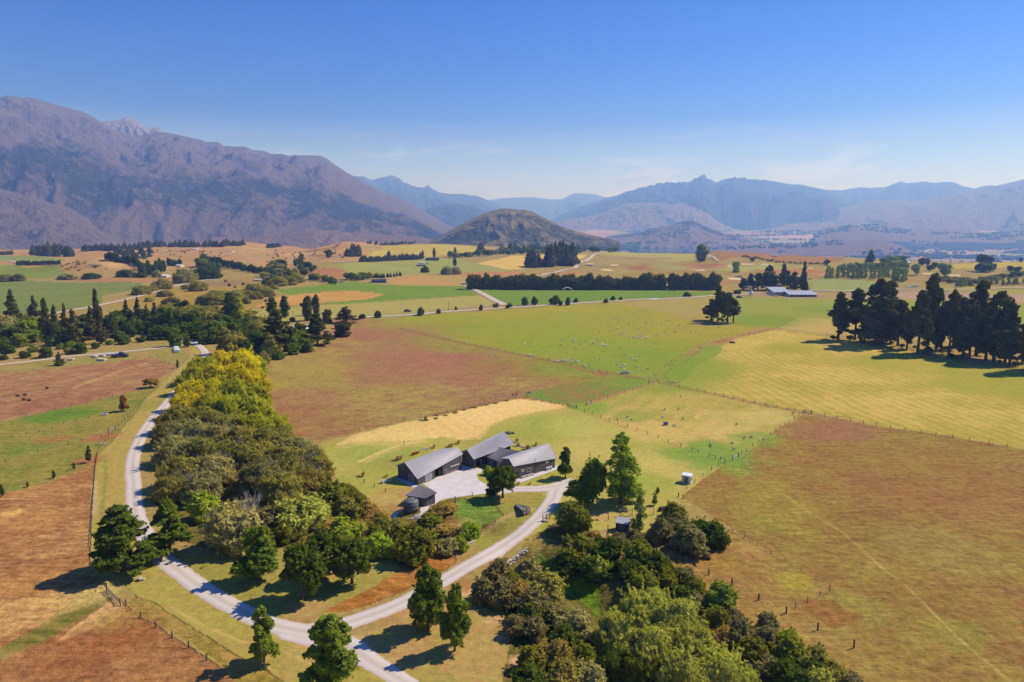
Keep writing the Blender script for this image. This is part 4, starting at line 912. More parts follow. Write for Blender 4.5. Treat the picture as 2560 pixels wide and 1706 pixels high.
M['black'] = simple('black_rubber', lin(38, 36, 36), .7, .3, .1)
M['steel'] = simple('galvanised_steel', lin(176, 178, 182), .4, .4, .08, 1.0)
M['darkin'] = simple('dark_interior', lin(46, 44, 44), .9, .1, .1)
def glass():
    m, t, out = new_mat('window_glass')
    b = bsdf(t, out, (0.03, 0.04, 0.05), .06, .6)
    return m
M['glass'] = glass()
M['curtain'] = simple('pale_curtain_glass', lin(168, 168, 170), .2, .5, .2, 2.5)

def pz(z, x, y, h):
    """picture point -> point at height h"""
    d = ray(*S(z, x, y)); t = (h - HC) / d[2]
    return Vector((d[0] * t, d[1] * t, h))
def onl(P0, d, z, x, y):
    """where the vertical plane through P0 along d is crossed by that sight line: distance along d, height"""
    r = ray(*S(z, x, y))
    # (P0 + d L) . perp(r) = 0
    L_ = -(P0.x * r[1] - P0.y * r[0]) / (d.x * r[1] - d.y * r[0])
    q = P0 + d * L_
    return L_, HC + r[2] * (q.y / r[1])
def up(p, z): return Vector((p.x, p.y, z))
def unit(v):
    v = Vector((v.x, v.y, 0)); return v.normalized()
def slab(mb, quad, th):
    """thick roof plane under four top points"""
    quad = [Vector(q) for q in quad]
    n = (quad[1] - quad[0]).cross(quad[2] - quad[0]).normalized()
    if n.z < 0: quad = quad[::-1]; n = -n
    mb.hexa([q - n * th for q in quad], quad)
def seams(parent, quads, mat, pitch=0.5, w=0.05, h=0.09):
    """raised roof ribs down the slope, from edge a-b (ridge) to edge d-c (eave)"""
    mb = MB()
    for a, b, c, d in quads:
        a, b, c, d = map(Vector, (a, b, c, d))
        n = (b - a).cross(d - a).normalized()
        if n.z < 0: n = -n
        L_ = max((b - a).length, (c - d).length)
        k = max(2, int(L_ / pitch))
        for i in range(k + 1):
            f = i / k
            p, q = a.lerp(b, f), d.lerp(c, f)
            s_ = (b - a).normalized() * w
            mb.hexa([p - s_ - n * .01, p + s_ - n * .01, q + s_ - n * .01, q - s_ - n * .01], [p - s_ + n * h, p + s_ + n * h, q + s_ + n * h, q - s_ + n * h])
    o = mb.build('roof_seams', mat, parent); o['kind'] = 'stuff'
    return o
def wallquad(mb, a, b, za0, za1, zb0, zb1, th, inward):
    i = inward * th
    mb.hexa([up(a, za0), up(b, zb0), up(b + i, zb0), up(a + i, za0)], [up(a, za1), up(b, zb1), up(b + i, zb1), up(a + i, za1)])
def gable(mb, a, b, apexL, za, zb, zx, th, inward, z0=-.3):
    """gable wall from a to b, apex at distance apexL from a"""
    d = unit(b - a); x = a + d * apexL; i = inward * th
    top = [up(a, za), up(x, zx), up(b, zb)]
    f = [up(a, z0), up(b, z0)] + [up(b, zb), up(x, zx), up(a, za)]
    bk = [q + i for q in f]
    n = 5
    mb.add(f + bk, [tuple(range(n)), tuple(range(2 * n - 1, n - 1, -1))] + [(k, n + k, n + (k + 1) % n, (k + 1) % n) for k in range(n)])
def fitting(parent, P0, d, nrm, z, x0, y0, x1, y1, name, frame, pane, panes=1, bars=0, proud=.05, fw=.07, minh=None):
    """window or door on a wall: picture points of its lower start and upper end corners"""
    L0, h0 = onl(P0, d, z, x0, y0); L1, h1 = onl(P0, d, z, x1, y1)
    if L1 < L0: L0, L1 = L1, L0
    if h1 < h0: h0, h1 = h1, h0
    h0 = max(h0, .05)
    if minh: h1 = max(h1, h0 + minh)
    mb = MB(); rz = math.atan2(d.y, d.x)
    def bar(la, lb, ha, hb, dep, off):
        c = P0 + d * ((la + lb) / 2) + nrm * off
        mb.box((c.x, c.y, (ha + hb) / 2), (lb - la, dep, hb - ha), rz)
    bar(L0, L0 + fw, h0, h1, .1, proud); bar(L1 - fw, L1, h0, h1, .1, proud)
    bar(L0 + fw, L1 - fw, h1 - fw, h1, .1, proud); bar(L0 + fw, L1 - fw, h0, h0 + fw, .1, proud)
    for k in range(1, panes):
        q = L0 + (L1 - L0) * k / panes; bar(q - fw / 2, q + fw / 2, h0 + fw, h1 - fw, .1, proud)
    fr = mb.build(name, frame, parent)
    for k in range(panes):
        a, b = L0 + (L1 - L0) * k / panes + fw, L0 + (L1 - L0) * (k + 1) / panes - fw
        mb = MB(); bar(a - .01, b + .01, h0 + fw - .01, h1 - fw + .01, .03, proud - .02)
        mb.build('pane', pane, fr)
    return fr, (L0, L1, h0, h1)

# --- garage wing
P0 = pz('Q', 350, 872, 0); P1 = pz('Q', 932, 655, 0); P3 = pz('Q', 104, 768, 0)
dF = unit(P1 - P0)
dG = Vector((-dF.y, dF.x, 0))
if dG.dot(P3 - P0) < 0: dG = -dG
WG = (P3 - P0).dot(dG); LF = (P1 - P0).dot(dF)
P3 = P0 + dG * WG; P1 = P0 + dF * LF; P2 = P1 + dG * WG
z0e = onl(P0, dG, 'Q', 345, 778)[1]; z1e = onl(P1, dG, 'Q', 935, 455)[1]
aL, zaL = onl(P0, dG, 'Q', 182, 566); aR, zaR = onl(P1, dG, 'Q', 877, 374)
z3e = onl(P3, dG, 'Q', 90, 612)[1]
z2e = z3e + (z1e - z0e) * .2
garage = empty('garage', (P0 + P2) / 2)
tag(garage, 'grey garage building with skewed steel roof and roller door at the gravel court', 'garage')
ORI = {}
def rel(o, root):
    o.matrix_parent_inverse = Matrix.Translation(-Vector(root.location))
print('GARAGE', 'L', round(LF, 2), 'W', round(WG, 2), 'eaves', [round(v, 2) for v in (z0e, z1e, z2e, z3e)], 'apex', round(aL, 2), round(zaL, 2), round(aR, 2), round(zaR, 2), P0, P1, P3)
TH = .25
mb = MB()
gable(mb, P0, P3, aL, z0e - .2, z3e - .2, zaL - .2, TH, dF)
gable(mb, P1, P2, aR, z1e - .2, z2e - .2, zaR - .2, TH, -dF)
wallquad(mb, P3 + dF * TH, P2 - dF * TH, -.3, z3e - .2, -.3, z2e - .2, TH, -dG)
o1 = onl(P0, dF, 'Q', 575, 770)[0]; o2 = onl(P0, dF, 'Q', 680, 740)[0]
def zf(l): return z0e + (z1e - z0e) * l / LF - .2
def seg(a, b, lo=None):
    A_, B_ = P0 + dF * a, P0 + dF * b
    wallquad(mb, A_, B_, -.3 if lo is None else lo, zf(a), -.3 if lo is None else lo, zf(b), TH, dG)
seg(TH, o1); seg(o2, LF - TH)
w1 = mb.build('wall', M['clad'], garage); rel(w1, garage)
mb = MB()                                                        # carport inside: back and side walls
A_, B_ = P0 + dF * o1 + dG * 5.5, P0 + dF * o2 + dG * 5.5
wallquad(mb, A_, B_, -.1, 3.0, -.1, 3.0, .15, dG)
wallquad(mb, P0 + dF * (o1 - .12) + dG * TH, P0 + dF * (o1 - .12) + dG * 5.5, -.1, 2.7, -.1, 3.0, .12, -dF)
wallquad(mb, P0 + dF * (o2 + .12) + dG * TH, P0 + dF * (o2 + .12) + dG * 5.5, -.1, 2.7, -.1, 3.0, .12, dF)
o_ = mb.build('carport_wall', M['clad'], garage); rel(o_, garage)
mb = MB()
OV = .35
def roofq(P0, P1, P2, P3, dF, dG, z0, z1, z2, z3, aL, zaL, aR, zaR, OV):
    RL, RR = up(P0 + dG * aL - dF * OV, zaL), up(P1 + dG * aR + dF * OV, zaR)
    def ext(e, r, k):                                            # extend slope past the wall line
        d = (e - r); return e + d.normalized() * k
    E0 = ext(up(P0 - dF * OV, z0), RL, OV * .6); E1 = ext(up(P1 + dF * OV, z1), RR, OV * .6)
    E3 = ext(up(P3 - dF * OV, z3), RL, OV * .6); E2 = ext(up(P2 + dF * OV, z2), RR, OV * .6)
    return [RL, RR, E1, E0], [RR, RL, E3, E2]
fq, bq = roofq(P0, P1, P2, P3, dF, dG, z0e, z1e, z2e, z3e, aL, zaL, aR, zaR, OV)
slab(mb, fq, .16); slab(mb, bq, .16)
ro = mb.build('roof', M['roof_l'], garage); rel(ro, garage)
rel(seams(garage, [fq], M['roof_l'], .62), garage)
def trims(parent, q, mat, root):
    for a, b in ((q[0], q[1]), (q[1], q[2]), (q[3], q[0]), (q[2], q[3])):
        mb = MB(); mb.tube([Vector(a) + Vector((0, 0, .0)), Vector(b)], .085, 5)
        o = mb.build('flashing', mat, parent); rel(o, root)
trims(garage, fq, M['trim_l'], garage)
mb = MB(); mb.tube([bq[1], bq[2]], .1, 5); o_ = mb.build('barge_board', M['trim'], garage); rel(o_, garage)
nF = -dG; nGab = -dF
_, gd = fitting(garage, P0, dF, nF, 'Q', 705, 735, 893, 598, 'garage_door', M['door_wood'], M['door_wood'], 1, 0, .04, .1)
rel(_, garage)
for k in range(1, 4):                                            # panel joints of the roller door
    h_ = gd[2] + (gd[3] - gd[2]) * k / 4
    mb = MB(); c_ = P0 + dF * ((gd[0] + gd[1]) / 2) + nF * .065
    mb.box((c_.x, c_.y, h_), (gd[1] - gd[0] - .2, .03, .05), math.atan2(dF.y, dF.x)); mb.build('door_joint', M['trim'], _)
a_, b_ = onl(P0, dF, 'Q', 700, 740)[0], onl(P0, dF, 'Q', 920, 600)[0]
mb = MB(); c_ = P0 + dF * (gd[0] + (gd[1] - gd[0]) * .68) + nF * .25; mb.box((c_.x, c_.y, gd[3] + .3), (3.6, .5, .09), math.atan2(dF.y, dF.x))
o_ = mb.build('canopy', M['trim_l'], garage); rel(o_, garage)
f_, _q = fitting(garage, P0, dF, nF, 'Q', 442, 838, 532, 705, 'window', M['trim_l'], M['curtain'], 4, 0, .05, .12, 2.0); rel(f_, garage)
f_, _q = fitting(garage, P0, -dF * 0 + dG, nGab, 'Q', 290, 838, 222, 738, 'window', M['trim_l'], M['glass'], 3, 0, .05, .14, 1.9); rel(f_, garage)
f_, _q = fitting(garage, P0, dF, nF, 'Q', 645, 745, 672, 660, 'door', M['trim'], M['trim'], 1, 0, -.4, .06); rel(f_, garage)

# --- the main house: living wing, link and bedroom wing
house = empty('house', pz('Q', 1450, 600, 0))
tag(house, 'low dark board house of three skewed roofed wings round a small entry court', 'house')
def hp_(o): rel(o, house); return o
# living wing (behind)
B3 = pz('Q', 935, 592, 0); Bc = pz('Q', 1050, 640, 0)
dG2 = unit(B3 - Bc); dF2 = Vector((dG2.y, -dG2.x, 0))
if dF2.x < 0: dF2 = -dF2
B0 = Bc - dG2 * ((pz('Q', 1102, 662, 0) - Bc).length)
W2 = (B3 - B0).dot(dG2)
z0e = onl(B0, dG2, 'Q', 1100, 517)[1]
L2, z1e = onl(B0, dF2, 'Q', 1618, 322)
aL, zaL = onl(B0, dG2, 'Q', 1015, 396); z3e = onl(B3, dG2, 'Q', 930, 424)[1]
B1 = B0 + dF2 * L2; B2 = B1 + dG2 * W2
aR, zaR = onl(B1, dG2, 'Q', 1475, 158)
z2e = z3e + (zaR - zaL) * .6
print('LIVING', 'L', round(L2, 2), 'W', round(W2, 2), [round(v, 2) for v in (z0e, z1e, z2e, z3e)], 'apex', round(aL, 2), round(zaL, 2), round(aR, 2), round(zaR, 2))
mb = MB()
rec = (Bc - B0).length
gable(mb, Bc, B3, aL - rec, min(z0e + (zaL - z0e) * rec / aL, zaL) - .2, z3e - .2, zaL - .2, TH, dF2)
gable(mb, B1 - dF2 * .8 + dG2 * .2, B2 - dF2 * .8, aR, z1e - .2, z2e - .2, zaR - .2, TH, -dF2)
wallquad(mb, B3 + dF2 * TH, B2 - dF2 * (.8 + TH), -.3, z3e - .2, -.3, z2e - .2, TH, -dG2)
F0 = Bc; F1 = B1 + dG2 * rec - dF2 * .8
zr = lambda l: (z0e + (z1e - z0e) * l / L2) + .0
wallquad(mb, F0 + dF2 * TH, F1, -.3, zr(0) + .12, -.3, zr(L2) + .1, TH, dG2)
hp_(mb.build('wall', M['clad'], house))
mb = MB(); fq, bq = roofq(B0, B1, B2, B3, dF2, dG2, z0e, z1e, z2e, z3e, aL, zaL, aR, zaR, OV)
slab(mb, fq, .16); slab(mb, bq, .16)
hp_(mb.build('roof', M['roof_l'], house)); hp_(seams(house, [fq], M['roof_l'], .62)); trims(house, fq, M['trim_l'], house)
mb = MB(); mb.tube([bq[1], bq[2]], .1, 5); hp_(mb.build('barge_board', M['trim'], house))
f_, _q = fitting(house, Bc, dG2, -dF2, 'Q', 975, 520, 945, 460, 'window', M['trim'], M['glass'], 1, 0, .05, .1); hp_(f_)
nB = -dG2
f_, _q = fitting(house, Bc, dF2, nB, 'Q', 1125, 645, 1165, 535, 'door', M['trim'], M['glass'], 1, 0, .05, .1); hp_(f_)
f_, _q = fitting(house, Bc, dF2, nB, 'Q', 1180, 640, 1205, 525, 'window', M['trim_l'], M['curtain'], 1, 0, .05, .1); hp_(f_)
mb = MB(); mb.box((B0.x + .1, B0.y + .15, z0e / 2 - .1), (.22, .22, z0e - .1), math.atan2(dF2.y, dF2.x)); hp_(mb.build('porch_post', M['clad'], house))

# bedroom wing (right)
C0 = pz('Q', 1632, 803, 0); C1 = pz('Q', 2178, 640, 0)
dF4 = unit(C1 - C0); dG4 = Vector((-dF4.y, dF4.x, 0))
L4 = (C1 - C0).length
z0e = onl(C0, dG4, 'Q', 1622, 607)[1]
Lo, z1e = onl(C0, dF4, 'Q', 2222, 497)
aL, zaL = onl(C0, dG4, 'Q', 1580, 516); aR, zaR = onl(C0 + dF4 * L4, dG4, 'Q', 2085, 320)
W4 = max(aL, aR) + 2.2
C3 = C0 + dG4 * W4; C2 = C1 + dG4 * W4
z3e = zaL - .8; z2e = zaR - .8
print('BEDROOM', 'L', round(L4, 2), Lo, 'W', round(W4, 2), [round(v, 2) for v in (z0e, z1e, z2e, z3e)], 'apex', round(aL, 2), round(zaL, 2), round(aR, 2), round(zaR, 2))
mb = MB()
gable(mb, C0, C3, aL, z0e - .2, z3e - .2, zaL - .2, TH, dF4); gable(mb, C1, C2, aR, z1e - .2, z2e - .2, zaR - .2, TH, -dF4)
wallquad(mb, C3 + dF4 * TH, C2 - dF4 * TH, -.3, z3e - .2, -.3, z2e - .2, TH, -dG4)
wallquad(mb, C0 + dF4 * TH, C1 - dF4 * TH, -.3, z0e - .18, -.3, z1e - .18, TH, dG4)
hp_(mb.build('wall', M['clad'], house))
mb = MB(); fq4, bq4 = roofq(C0, C1, C2, C3, dF4, dG4, z0e, z1e, z2e, z3e, aL, zaL, aR, zaR, OV)
slab(mb, fq4, .16); slab(mb, bq4, .16)
hp_(mb.build('roof', M['roof_l'], house)); hp_(seams(house, [fq4], M['roof_l'], .62)); trims(house, fq4, M['trim_l'], house)
n4 = -dG4
f_, _q = fitting(house, C0, dF4, n4, 'Q', 1662, 785, 1694, 685, 'door', M['trim'], M['glass'], 1, 0, .04, .12); hp_(f_)
f_, _q = fitting(house, C0, dF4, n4, 'Q', 1727, 698, 1770, 658, 'window', M['trim_l'], M['curtain'], 1, 0, .04, .1); hp_(f_)
f_, _q = fitting(house, C0, dF4, n4, 'Q', 1803, 700, 1860, 640, 'window', M['trim_l'], M['glass'], 1, 0, .04, .12); hp_(f_)
f_, _q = fitting(house, C0, dF4, n4, 'Q', 1915, 625, 1945, 590, 'window', M['trim'], M['glass'], 1, 0, .04, .1); hp_(f_)
f_, _q = fitting(house, C0, dF4, n4, 'Q', 2050, 585, 2092, 545, 'window', M['trim_l'], M['curtain'], 2, 0, .04, .1); hp_(f_)
f_, _q = fitting(house, C0, dF4, n4, 'Q', 2118, 565, 2138, 540, 'window', M['trim'], M['glass'], 1, 0, .04, .08); hp_(f_)
Lv = onl(C0, dF4, 'Q', 1912, 640)[0]
mb = MB(); c_ = C0 + dF4 * Lv + n4 * .03; mb.box((c_.x, c_.y, z0e / 2), (.1, .06, z0e + .4), math.atan2(dF4.y, dF4.x)); hp_(mb.build('downpipe', M['trim'], house))
# link (dark roof)
zE, zR = 2.75, 4.3
e0, e1 = pz('Q', 1243, 487, zE), pz('Q', 1440, 569, zE)
r0, r1 = pz('Q', 1243, 332, zR), pz('Q', 1800, 440, zR)
d3 = unit(e1 - e0); n3 = Vector((d3.y, -d3.x, 0))
if n3.y > 0: n3 = -n3
mb = MB(); slab(mb, [r0, r1, e1, e0], .16)
bk0 = r0 - n3 * 2.5 - Vector((0, 0, .9)); bk1 = r1 - n3 * 2.0 - Vector((0, 0, .9))
slab(mb, [r1, r0, bk0, bk1], .16)
hp_(mb.build('roof', M['roof_d'], house)); hp_(seams(house, [[r0, r1, e1, e0]], M['roof_d'], .62)); trims(house, [r0, r1, e1, e0], M['trim'], house)
mb = MB()
w0, w1_ = up(e0, 0) - n3 * .5 - d3 * 1.5, up(e1, 0) - n3 * .5 + d3 * 2.2
wallquad(mb, w0, w1_, -.3, zE + .12, -.3, zE + .12, TH, -n3)
wallquad(mb, up(bk0, 0), up(bk1, 0), -.3, 3.2, -.3, 3.2, TH, n3)
hp_(mb.build('wall', M['clad2'], house))
for xa in (.15, .52, .74):
    a = w0.lerp(w1_, xa); mb = MB(); c_ = a + n3 * .06; mb.box((c_.x, c_.y, 1.3), (.9, .08, 2.2), math.atan2(d3.y, d3.x))
    hp_(mb.build('window', M['glass'], house))

# things along the house
def boxthing(name, label, cat, c, d, rz, mat):
    pass
def heat_pump(P, rz, label):
    t_ = empty('heat_pump', P, rz); tag(t_, label, 'heat pump', 'heat pumps on the front wall')
    mb = MB(); mb.box((0, 0, .55), (1.0, .4, .8)); mb.build('case', M['white'], t_)
    mb = MB(); mb.lathe([(.02, 0), (.3, 0), (.3, .03), (.02, .03)], 12)
    o = mb.build('fan_grille', M['trim'], t_); o.location = (-.15, -.2, .55); o.rotation_euler = (R(90), 0, 0)
    for sx in (-.35, .35):
        mb = MB(); mb.box((sx, 0, .08), (.08, .4, .16)); mb.build('foot', M['trim'], t_)
for k, (x, y) in enumerate(((2080, 672), (2118, 658))):
    L_, _z = onl(C0 + n4 * .45, dF4, 'Q', x, y)
    c_ = C0 + n4 * .45 + dF4 * L_
    heat_pump((c_.x, c_.y, .05), math.atan2(dF4.y, dF4.x), 'white heat pump on the front wall, the one ' + ('nearer the door' if k == 0 else 'nearer the wall end'))
LA, LB = onl(C0 + n4 * .5, dF4, 'Q', 1730, 765)[0], onl(C0 + n4 * .5, dF4, 'Q', 1895, 712)[0]
bc = C0 + n4 * .5 + dF4 * ((LA + LB) / 2)
bench = empty('bench', (bc.x, bc.y, .05), math.atan2(dF4.y, dF4.x)); tag(bench, 'long pale slatted bench under the windows of the front wall', 'bench')
LB_ = LB - LA
for k in range(3):
    mb = MB(); mb.box((0, -.2 + .2 * k, .45), (LB_, .16, .05)); mb.build('slat', M['trim_l'], bench)
for sx in (-.45, 0, .45):
    mb = MB(); mb.box((sx * LB_, 0, .21), (.1, .5, .42)); mb.build('leg', M['trim_l'], bench)

# --- pump shed and water tank
sh = [pz('Q', 185, 1010, 2.35), pz('Q', 370, 866, 3.0), pz('Q', 600, 970, 3.0), pz('Q', 450, 1050, 2.35)]
shed = empty('shed', up((sh[0] + sh[2]) / 2, 0)); tag(shed, 'small dark shed with a grey lean-to roof beside the water tank', 'shed')
mb = MB(); slab(mb, sh, .16); rel(mb.build('roof', M['roof_d'], shed), shed)
rel(seams(shed, [[sh[1], sh[2], sh[3], sh[0]]], M['roof_d'], .6), shed)
cen = (sh[0] + sh[1] + sh[2] + sh[3]) / 4
base = [up(q.lerp(cen, .13), q.z - .2) for q in sh]
mb = MB(); mb.hexa([up(q, -.3) for q in base], base); rel(mb.build('wall', M['clad'], shed), shed)
dS = unit(base[2] - base[3]); nS = Vector((dS.y, -dS.x, 0))
Lw = (up(base[2], 0) - up(base[3], 0)).length
for k in range(2):
    c_ = up(base[3], 0) + dS * (Lw * (.3 + .36 * k)) + nS * .04
    mb = MB(); mb.box((c_.x, c_.y, 1.15), (Lw * .3, .08, 2.0), math.atan2(dS.y, dS.x)); rel(mb.build('door', M['clad2'], shed), shed)
tl, tr = pz('Q', 152, 1215, 0), pz('Q', 355, 1215, 0)
tcn = (tl + tr) / 2; tr_ = (tr - tl).length / 2
tcn = tcn + Vector((0, tr_ * .15, 0))
tank = empty('water_tank', (tcn.x, tcn.y, .02)); tag(tank, 'round dark green water tank with a domed lid beside the shed', 'water tank')
hT = 2.35
mb = MB(); mb.lathe([(tr_, 0), (tr_, hT * .3), (tr_ * 1.012, hT * .31), (tr_ * 1.012, hT * .34), (tr_, hT * .35), (tr_, hT * .65), (tr_ * 1.012, hT * .66), (tr_ * 1.012, hT * .69), (tr_, hT * .7), (tr_, hT), (tr_ * .98, hT + .06)], 40); mb.build('tank_body', M['tank'], tank, True)
mb = MB(); mb.lathe([(tr_ * .985, hT + .05), (tr_ * .93, hT + .22), (tr_ * .7, hT + .42), (tr_ * .4, hT + .56), (tr_ * .1, hT + .6), (.02, hT + .6)], 40); mb.build('lid', M['tank'], tank, True)
for a, q in ((.3, .6), (2.4, .62), (4.2, .6), (5.2, .25)):
    mb = MB(); mb.lathe([(.16, 0), (.16, .22), (.03, .24)], 12, (tr_ * q * math.cos(a), tr_ * q * math.sin(a), hT + .40)); mb.build('hatch', M['trim'], tank)
print('TANK r', tr_, 'h', hT)
# ------------------------------------------------------------------ fences and gates
POSTM = {}
def post_mesh(r, h, square=False):
    key = (r, h, square)
    if key not in POSTM:
        mb = MB()
        if square: mb.box((0, 0, h / 2 - .2), (2 * r, 2 * r, h + .4))
        else: mb.lathe([(r, -.4), (r, h - .03), (r * .7, h)], 7)
        me = bpy.data.meshes.new('post'); me.from_pydata(mb.v, [], mb.f); me.update(); me.materials.append(M['timber_d'])
        POSTM[key] = me
    return POSTM[key]
def gp(p): return Vector((p.x, p.y, G(p.x, p.y)))
def fence(label, s, spacing=4.0, h=1.15, r=.075, wires=3, rails=(), mat=None, exact=False, jit=.0):
    pts = [gp(q) for q in P(s)]
    if exact: ps = pts
    else:
        ps = [pts[0]]
        for a, b in zip(pts[:-1], pts[1:]):
            n = max(1, round((b - a).length / spacing))
            for i in range(1, n + 1): ps.append(gp(a.lerp(b, i / n)))
    root = empty('fence', pts[0]); tag(root, label, 'fence')
    me = post_mesh(r, h)
    for q in ps:
        o = bpy.data.objects.new('post', me); COL.objects.link(o); o.parent = root
        o.location = q - pts[0]; o.rotation_euler = (random.gauss(0, .025), random.gauss(0, .025), random.random() * 6)
        o.scale = (1, 1, random.uniform(.92, 1.1))
    mb = MB()
    for k in range(wires):
        z = h * (.28 + .62 * k / max(1, wires - 1))
        for a, b in zip(ps[:-1], ps[1:]):
            a_, b_ = a - pts[0] + Vector((0, 0, z)), b - pts[0] + Vector((0, 0, z))
            mb.add([a_ - Vector((0, 0, .007)), b_ - Vector((0, 0, .007)), b_ + Vector((0, 0, .007)), a_ + Vector((0, 0, .007))], [(0, 1, 2, 3)])
    if wires: mb.build('wire', M['steel'], root)
    for i in rails:
        if i + 1 < len(ps):
            mb = MB(); mb.tube([ps[i] - pts[0] + Vector((0, 0, h * .85)), ps[i + 1] - pts[0] + Vector((0, 0, h * .85))], .06, 5); mb.build('rail', M['timber_d'], root)
    return root
fence('post and wire fence along the left side of the gravel drive', 'B1390,285 B1300,365 B1230,435 B1170,500 B1050,600 B1000,655 B940,715 B870,785 B800,875 B742,935 B714,990', 4.5)
fence('old post and wire fence between the verge and the rust paddock', 'B714,990 B700,1080 B690,1180 B682,1300 C672,180 C662,330 C650,480', 2.2, 1.1, .09)
fence('wire fence between the red and green paddocks at the left', 'B0,757 B190,712 B400,665 B640,612 B830,563 B1012,522 B1160,496', 7)
fence('wire fence crossing the green left paddock', 'B40,1050 B280,975 B500,915 B600,890 B745,862 B800,850', 9)
fence('wire fence in the upper part of the green left paddock', 'B90,870 B190,850 B290,825 B380,800 B470,770 B560,750 B650,730', 9, .9)
fence('wire fence closing the bale paddock', 'J1440,1220 J1520,1262 J1600,1300 J1640,1318', 6)
fence('wire fence above the red left paddock', 'J0,1368 J300,1352 J700,1312 J1000,1277 J1250,1245 J1375,1225', 8)
fence('post and wire fence on the lawn side of the sheep paddock', 'H140,578 H204,606 H271,632 H343,657 H415,683 H486,708 H567,737 H646,765 H734,797 H824,828 H911,860 H1016,900 H1110,935 H1160,952 H1252,987 H1304,1004 H1347,1013 H1386,1032', exact=True, rails=(12, 14, 16), h=1.25, r=.09)
fence('post and wire fence between the lawn and the rough paddock', 'H1386,1036 H1330,1065 H1272,1100 H1199,1150 H1130,1205 H1064,1253 H997,1320 F870,110 F905,120', exact=True, h=1.2, r=.085)
fence('post and wire fence between the sheep and rough paddocks', 'H1500,985 H1526,965 H1568,940 H1620,900 H1670,868 H1720,835 H1768,800 H1814,772 H1848,748 H1888,722 H1930,693 H1970,667 H2006,640 H2042,618', exact=True, h=1.2, r=.08)
fence('long post and wire fence in front of the striped paddock', 'H840,372 H925,385 H1000,400 H1075,412 H1150,428 H1220,445 H1296,462 H1374,478 H1456,497 H1543,517 H1636,536 H1728,552 H1815,568 H1910,592 H1970,598 H2045,612 H2115,626 H2224,642 G670,95 G738,105 G813,116 G884,130 G957,143 G1035,157 G1116,170 G1205,186 G1287,197 G1381,212 G1473,228 G1580,248 G1682,264 G1790,285 G1900,302', exact=True, rails=(17, 19), h=1.25, r=.09)
fence('post and wire fence from the paddock gate up to the fence junction', 'H262,530 H332,512 H400,492 H470,470 H540,448 H610,426 H680,400 H745,376 H830,362', exact=True)
fence('long wire fence between russet and green paddocks', 'L0,966 L180,1003 L350,1045 L500,1080 L700,1125 L900,1163 L1100,1205 L1300,1243 L1500,1285 L1700,1330 L1900,1378 L2100,1425 H740,330', 6)
fence('wire fence on the reddish strip below the lone pines', 'H760,330 H850,250 H960,160 H1090,75 H1250,15 I240,700 I420,672 I560,652', 7)
fence('wire fence in front of the sandy paddock', 'I560,652 I680,668 I800,692 I900,705', 7)
fence('wire fence up to the barn paddock', 'I560,650 I640,590 I690,560 I730,550', 9)
fence('wire fence along the top of the hay strip', 'A0,382 A45,360 A130,345 A225,322 A330,298 A450,270 A560,250 A640,236 A710,220 A800,195 A915,165 A1000,150 A1060,133 A1120,118 A1155,122', exact=True, h=1.1)
fence('wire fence from the hay strip to the lawn gate', 'A1155,122 A1225,133 A1295,152 A1345,160 A1405,170 A1465,180 A1525,193', exact=True, h=1.1)
fence('row of stout dark posts above the gully scrub', 'F762,525 F925,597 F1092,682 F1264,755 F1460,865 F1662,965 F1895,1088 F2160,1218', exact=True, h=1.35, r=.14, wires=2)
fence('light wire fence crossing the dry bank', 'F1262,350 F1355,405 F1450,465 F1550,530 F1655,585 F1775,655 F1880,715 F1982,800', exact=True, h=.9, r=.05)
fence('short fence with a heavy corner post on the dry bank', 'F1982,800 F1910,840 F1820,885 F1730,925 F1664,965', exact=True, h=1.1, r=.07)
fence('row of leaning posts in the sedge of the near left corner', 'C925,905 C1036,995 C1146,1070 C1265,1145 C1388,1215 C1522,1310', exact=True, h=1.2, r=.12, wires=2)
fence('two posts by the path to the hen house', 'F355,278 F352,345', exact=True, h=1.15, r=.09, wires=0)
fence('wire fence behind the straight road', 'K500,772 K900,757 K1300,733 K1700,712 L300,680 L725,658', 30, 1.2, .1)
fence('boundary fence of the far green paddock', 'J0,515 J400,510 J760,540 J1330,535', 30, 1.2, .1)
def railed(label, s, spacing=6, h=1.3):
    pts = [gp(q) for q in P(s)]; root = empty('rail_fence', pts[0]); tag(root, label, 'fence')
    mb = MB(); mb.box((0, 0, h / 2), (.28, .28, h)); pm = bpy.data.meshes.new('post'); pm.from_pydata(mb.v, [], mb.f); pm.materials.append(M['white'])
    for a, b in zip(pts[:-1], pts[1:]):
        n = max(1, int((b - a).length / spacing))
        for i in range(n):
            q = gp(a.lerp(b, i / n)); o = bpy.data.objects.new('post', pm); COL.objects.link(o); o.parent = root; o.location = q - pts[0]
        for z in (.55, 1.15):
            mb = MB(); mb.tube([a - pts[0] + Vector((0, 0, z)), b - pts[0] + Vector((0, 0, z))], .11, 4); mb.build('rail', M['white'], root)
railed('white post and rail fence along the road end', 'K1690,862 K1760,857 K1830,851 K1900,846 K1985,838')
railed('white post and rail fence beside the road under the tan paddock', 'L552,778 L620,774 L700,770 L780,765 L842,760')
railed('white railing in front of the barn', 'M1690,692 M1780,690 M1880,688 M1990,684 M2100,680', 7)
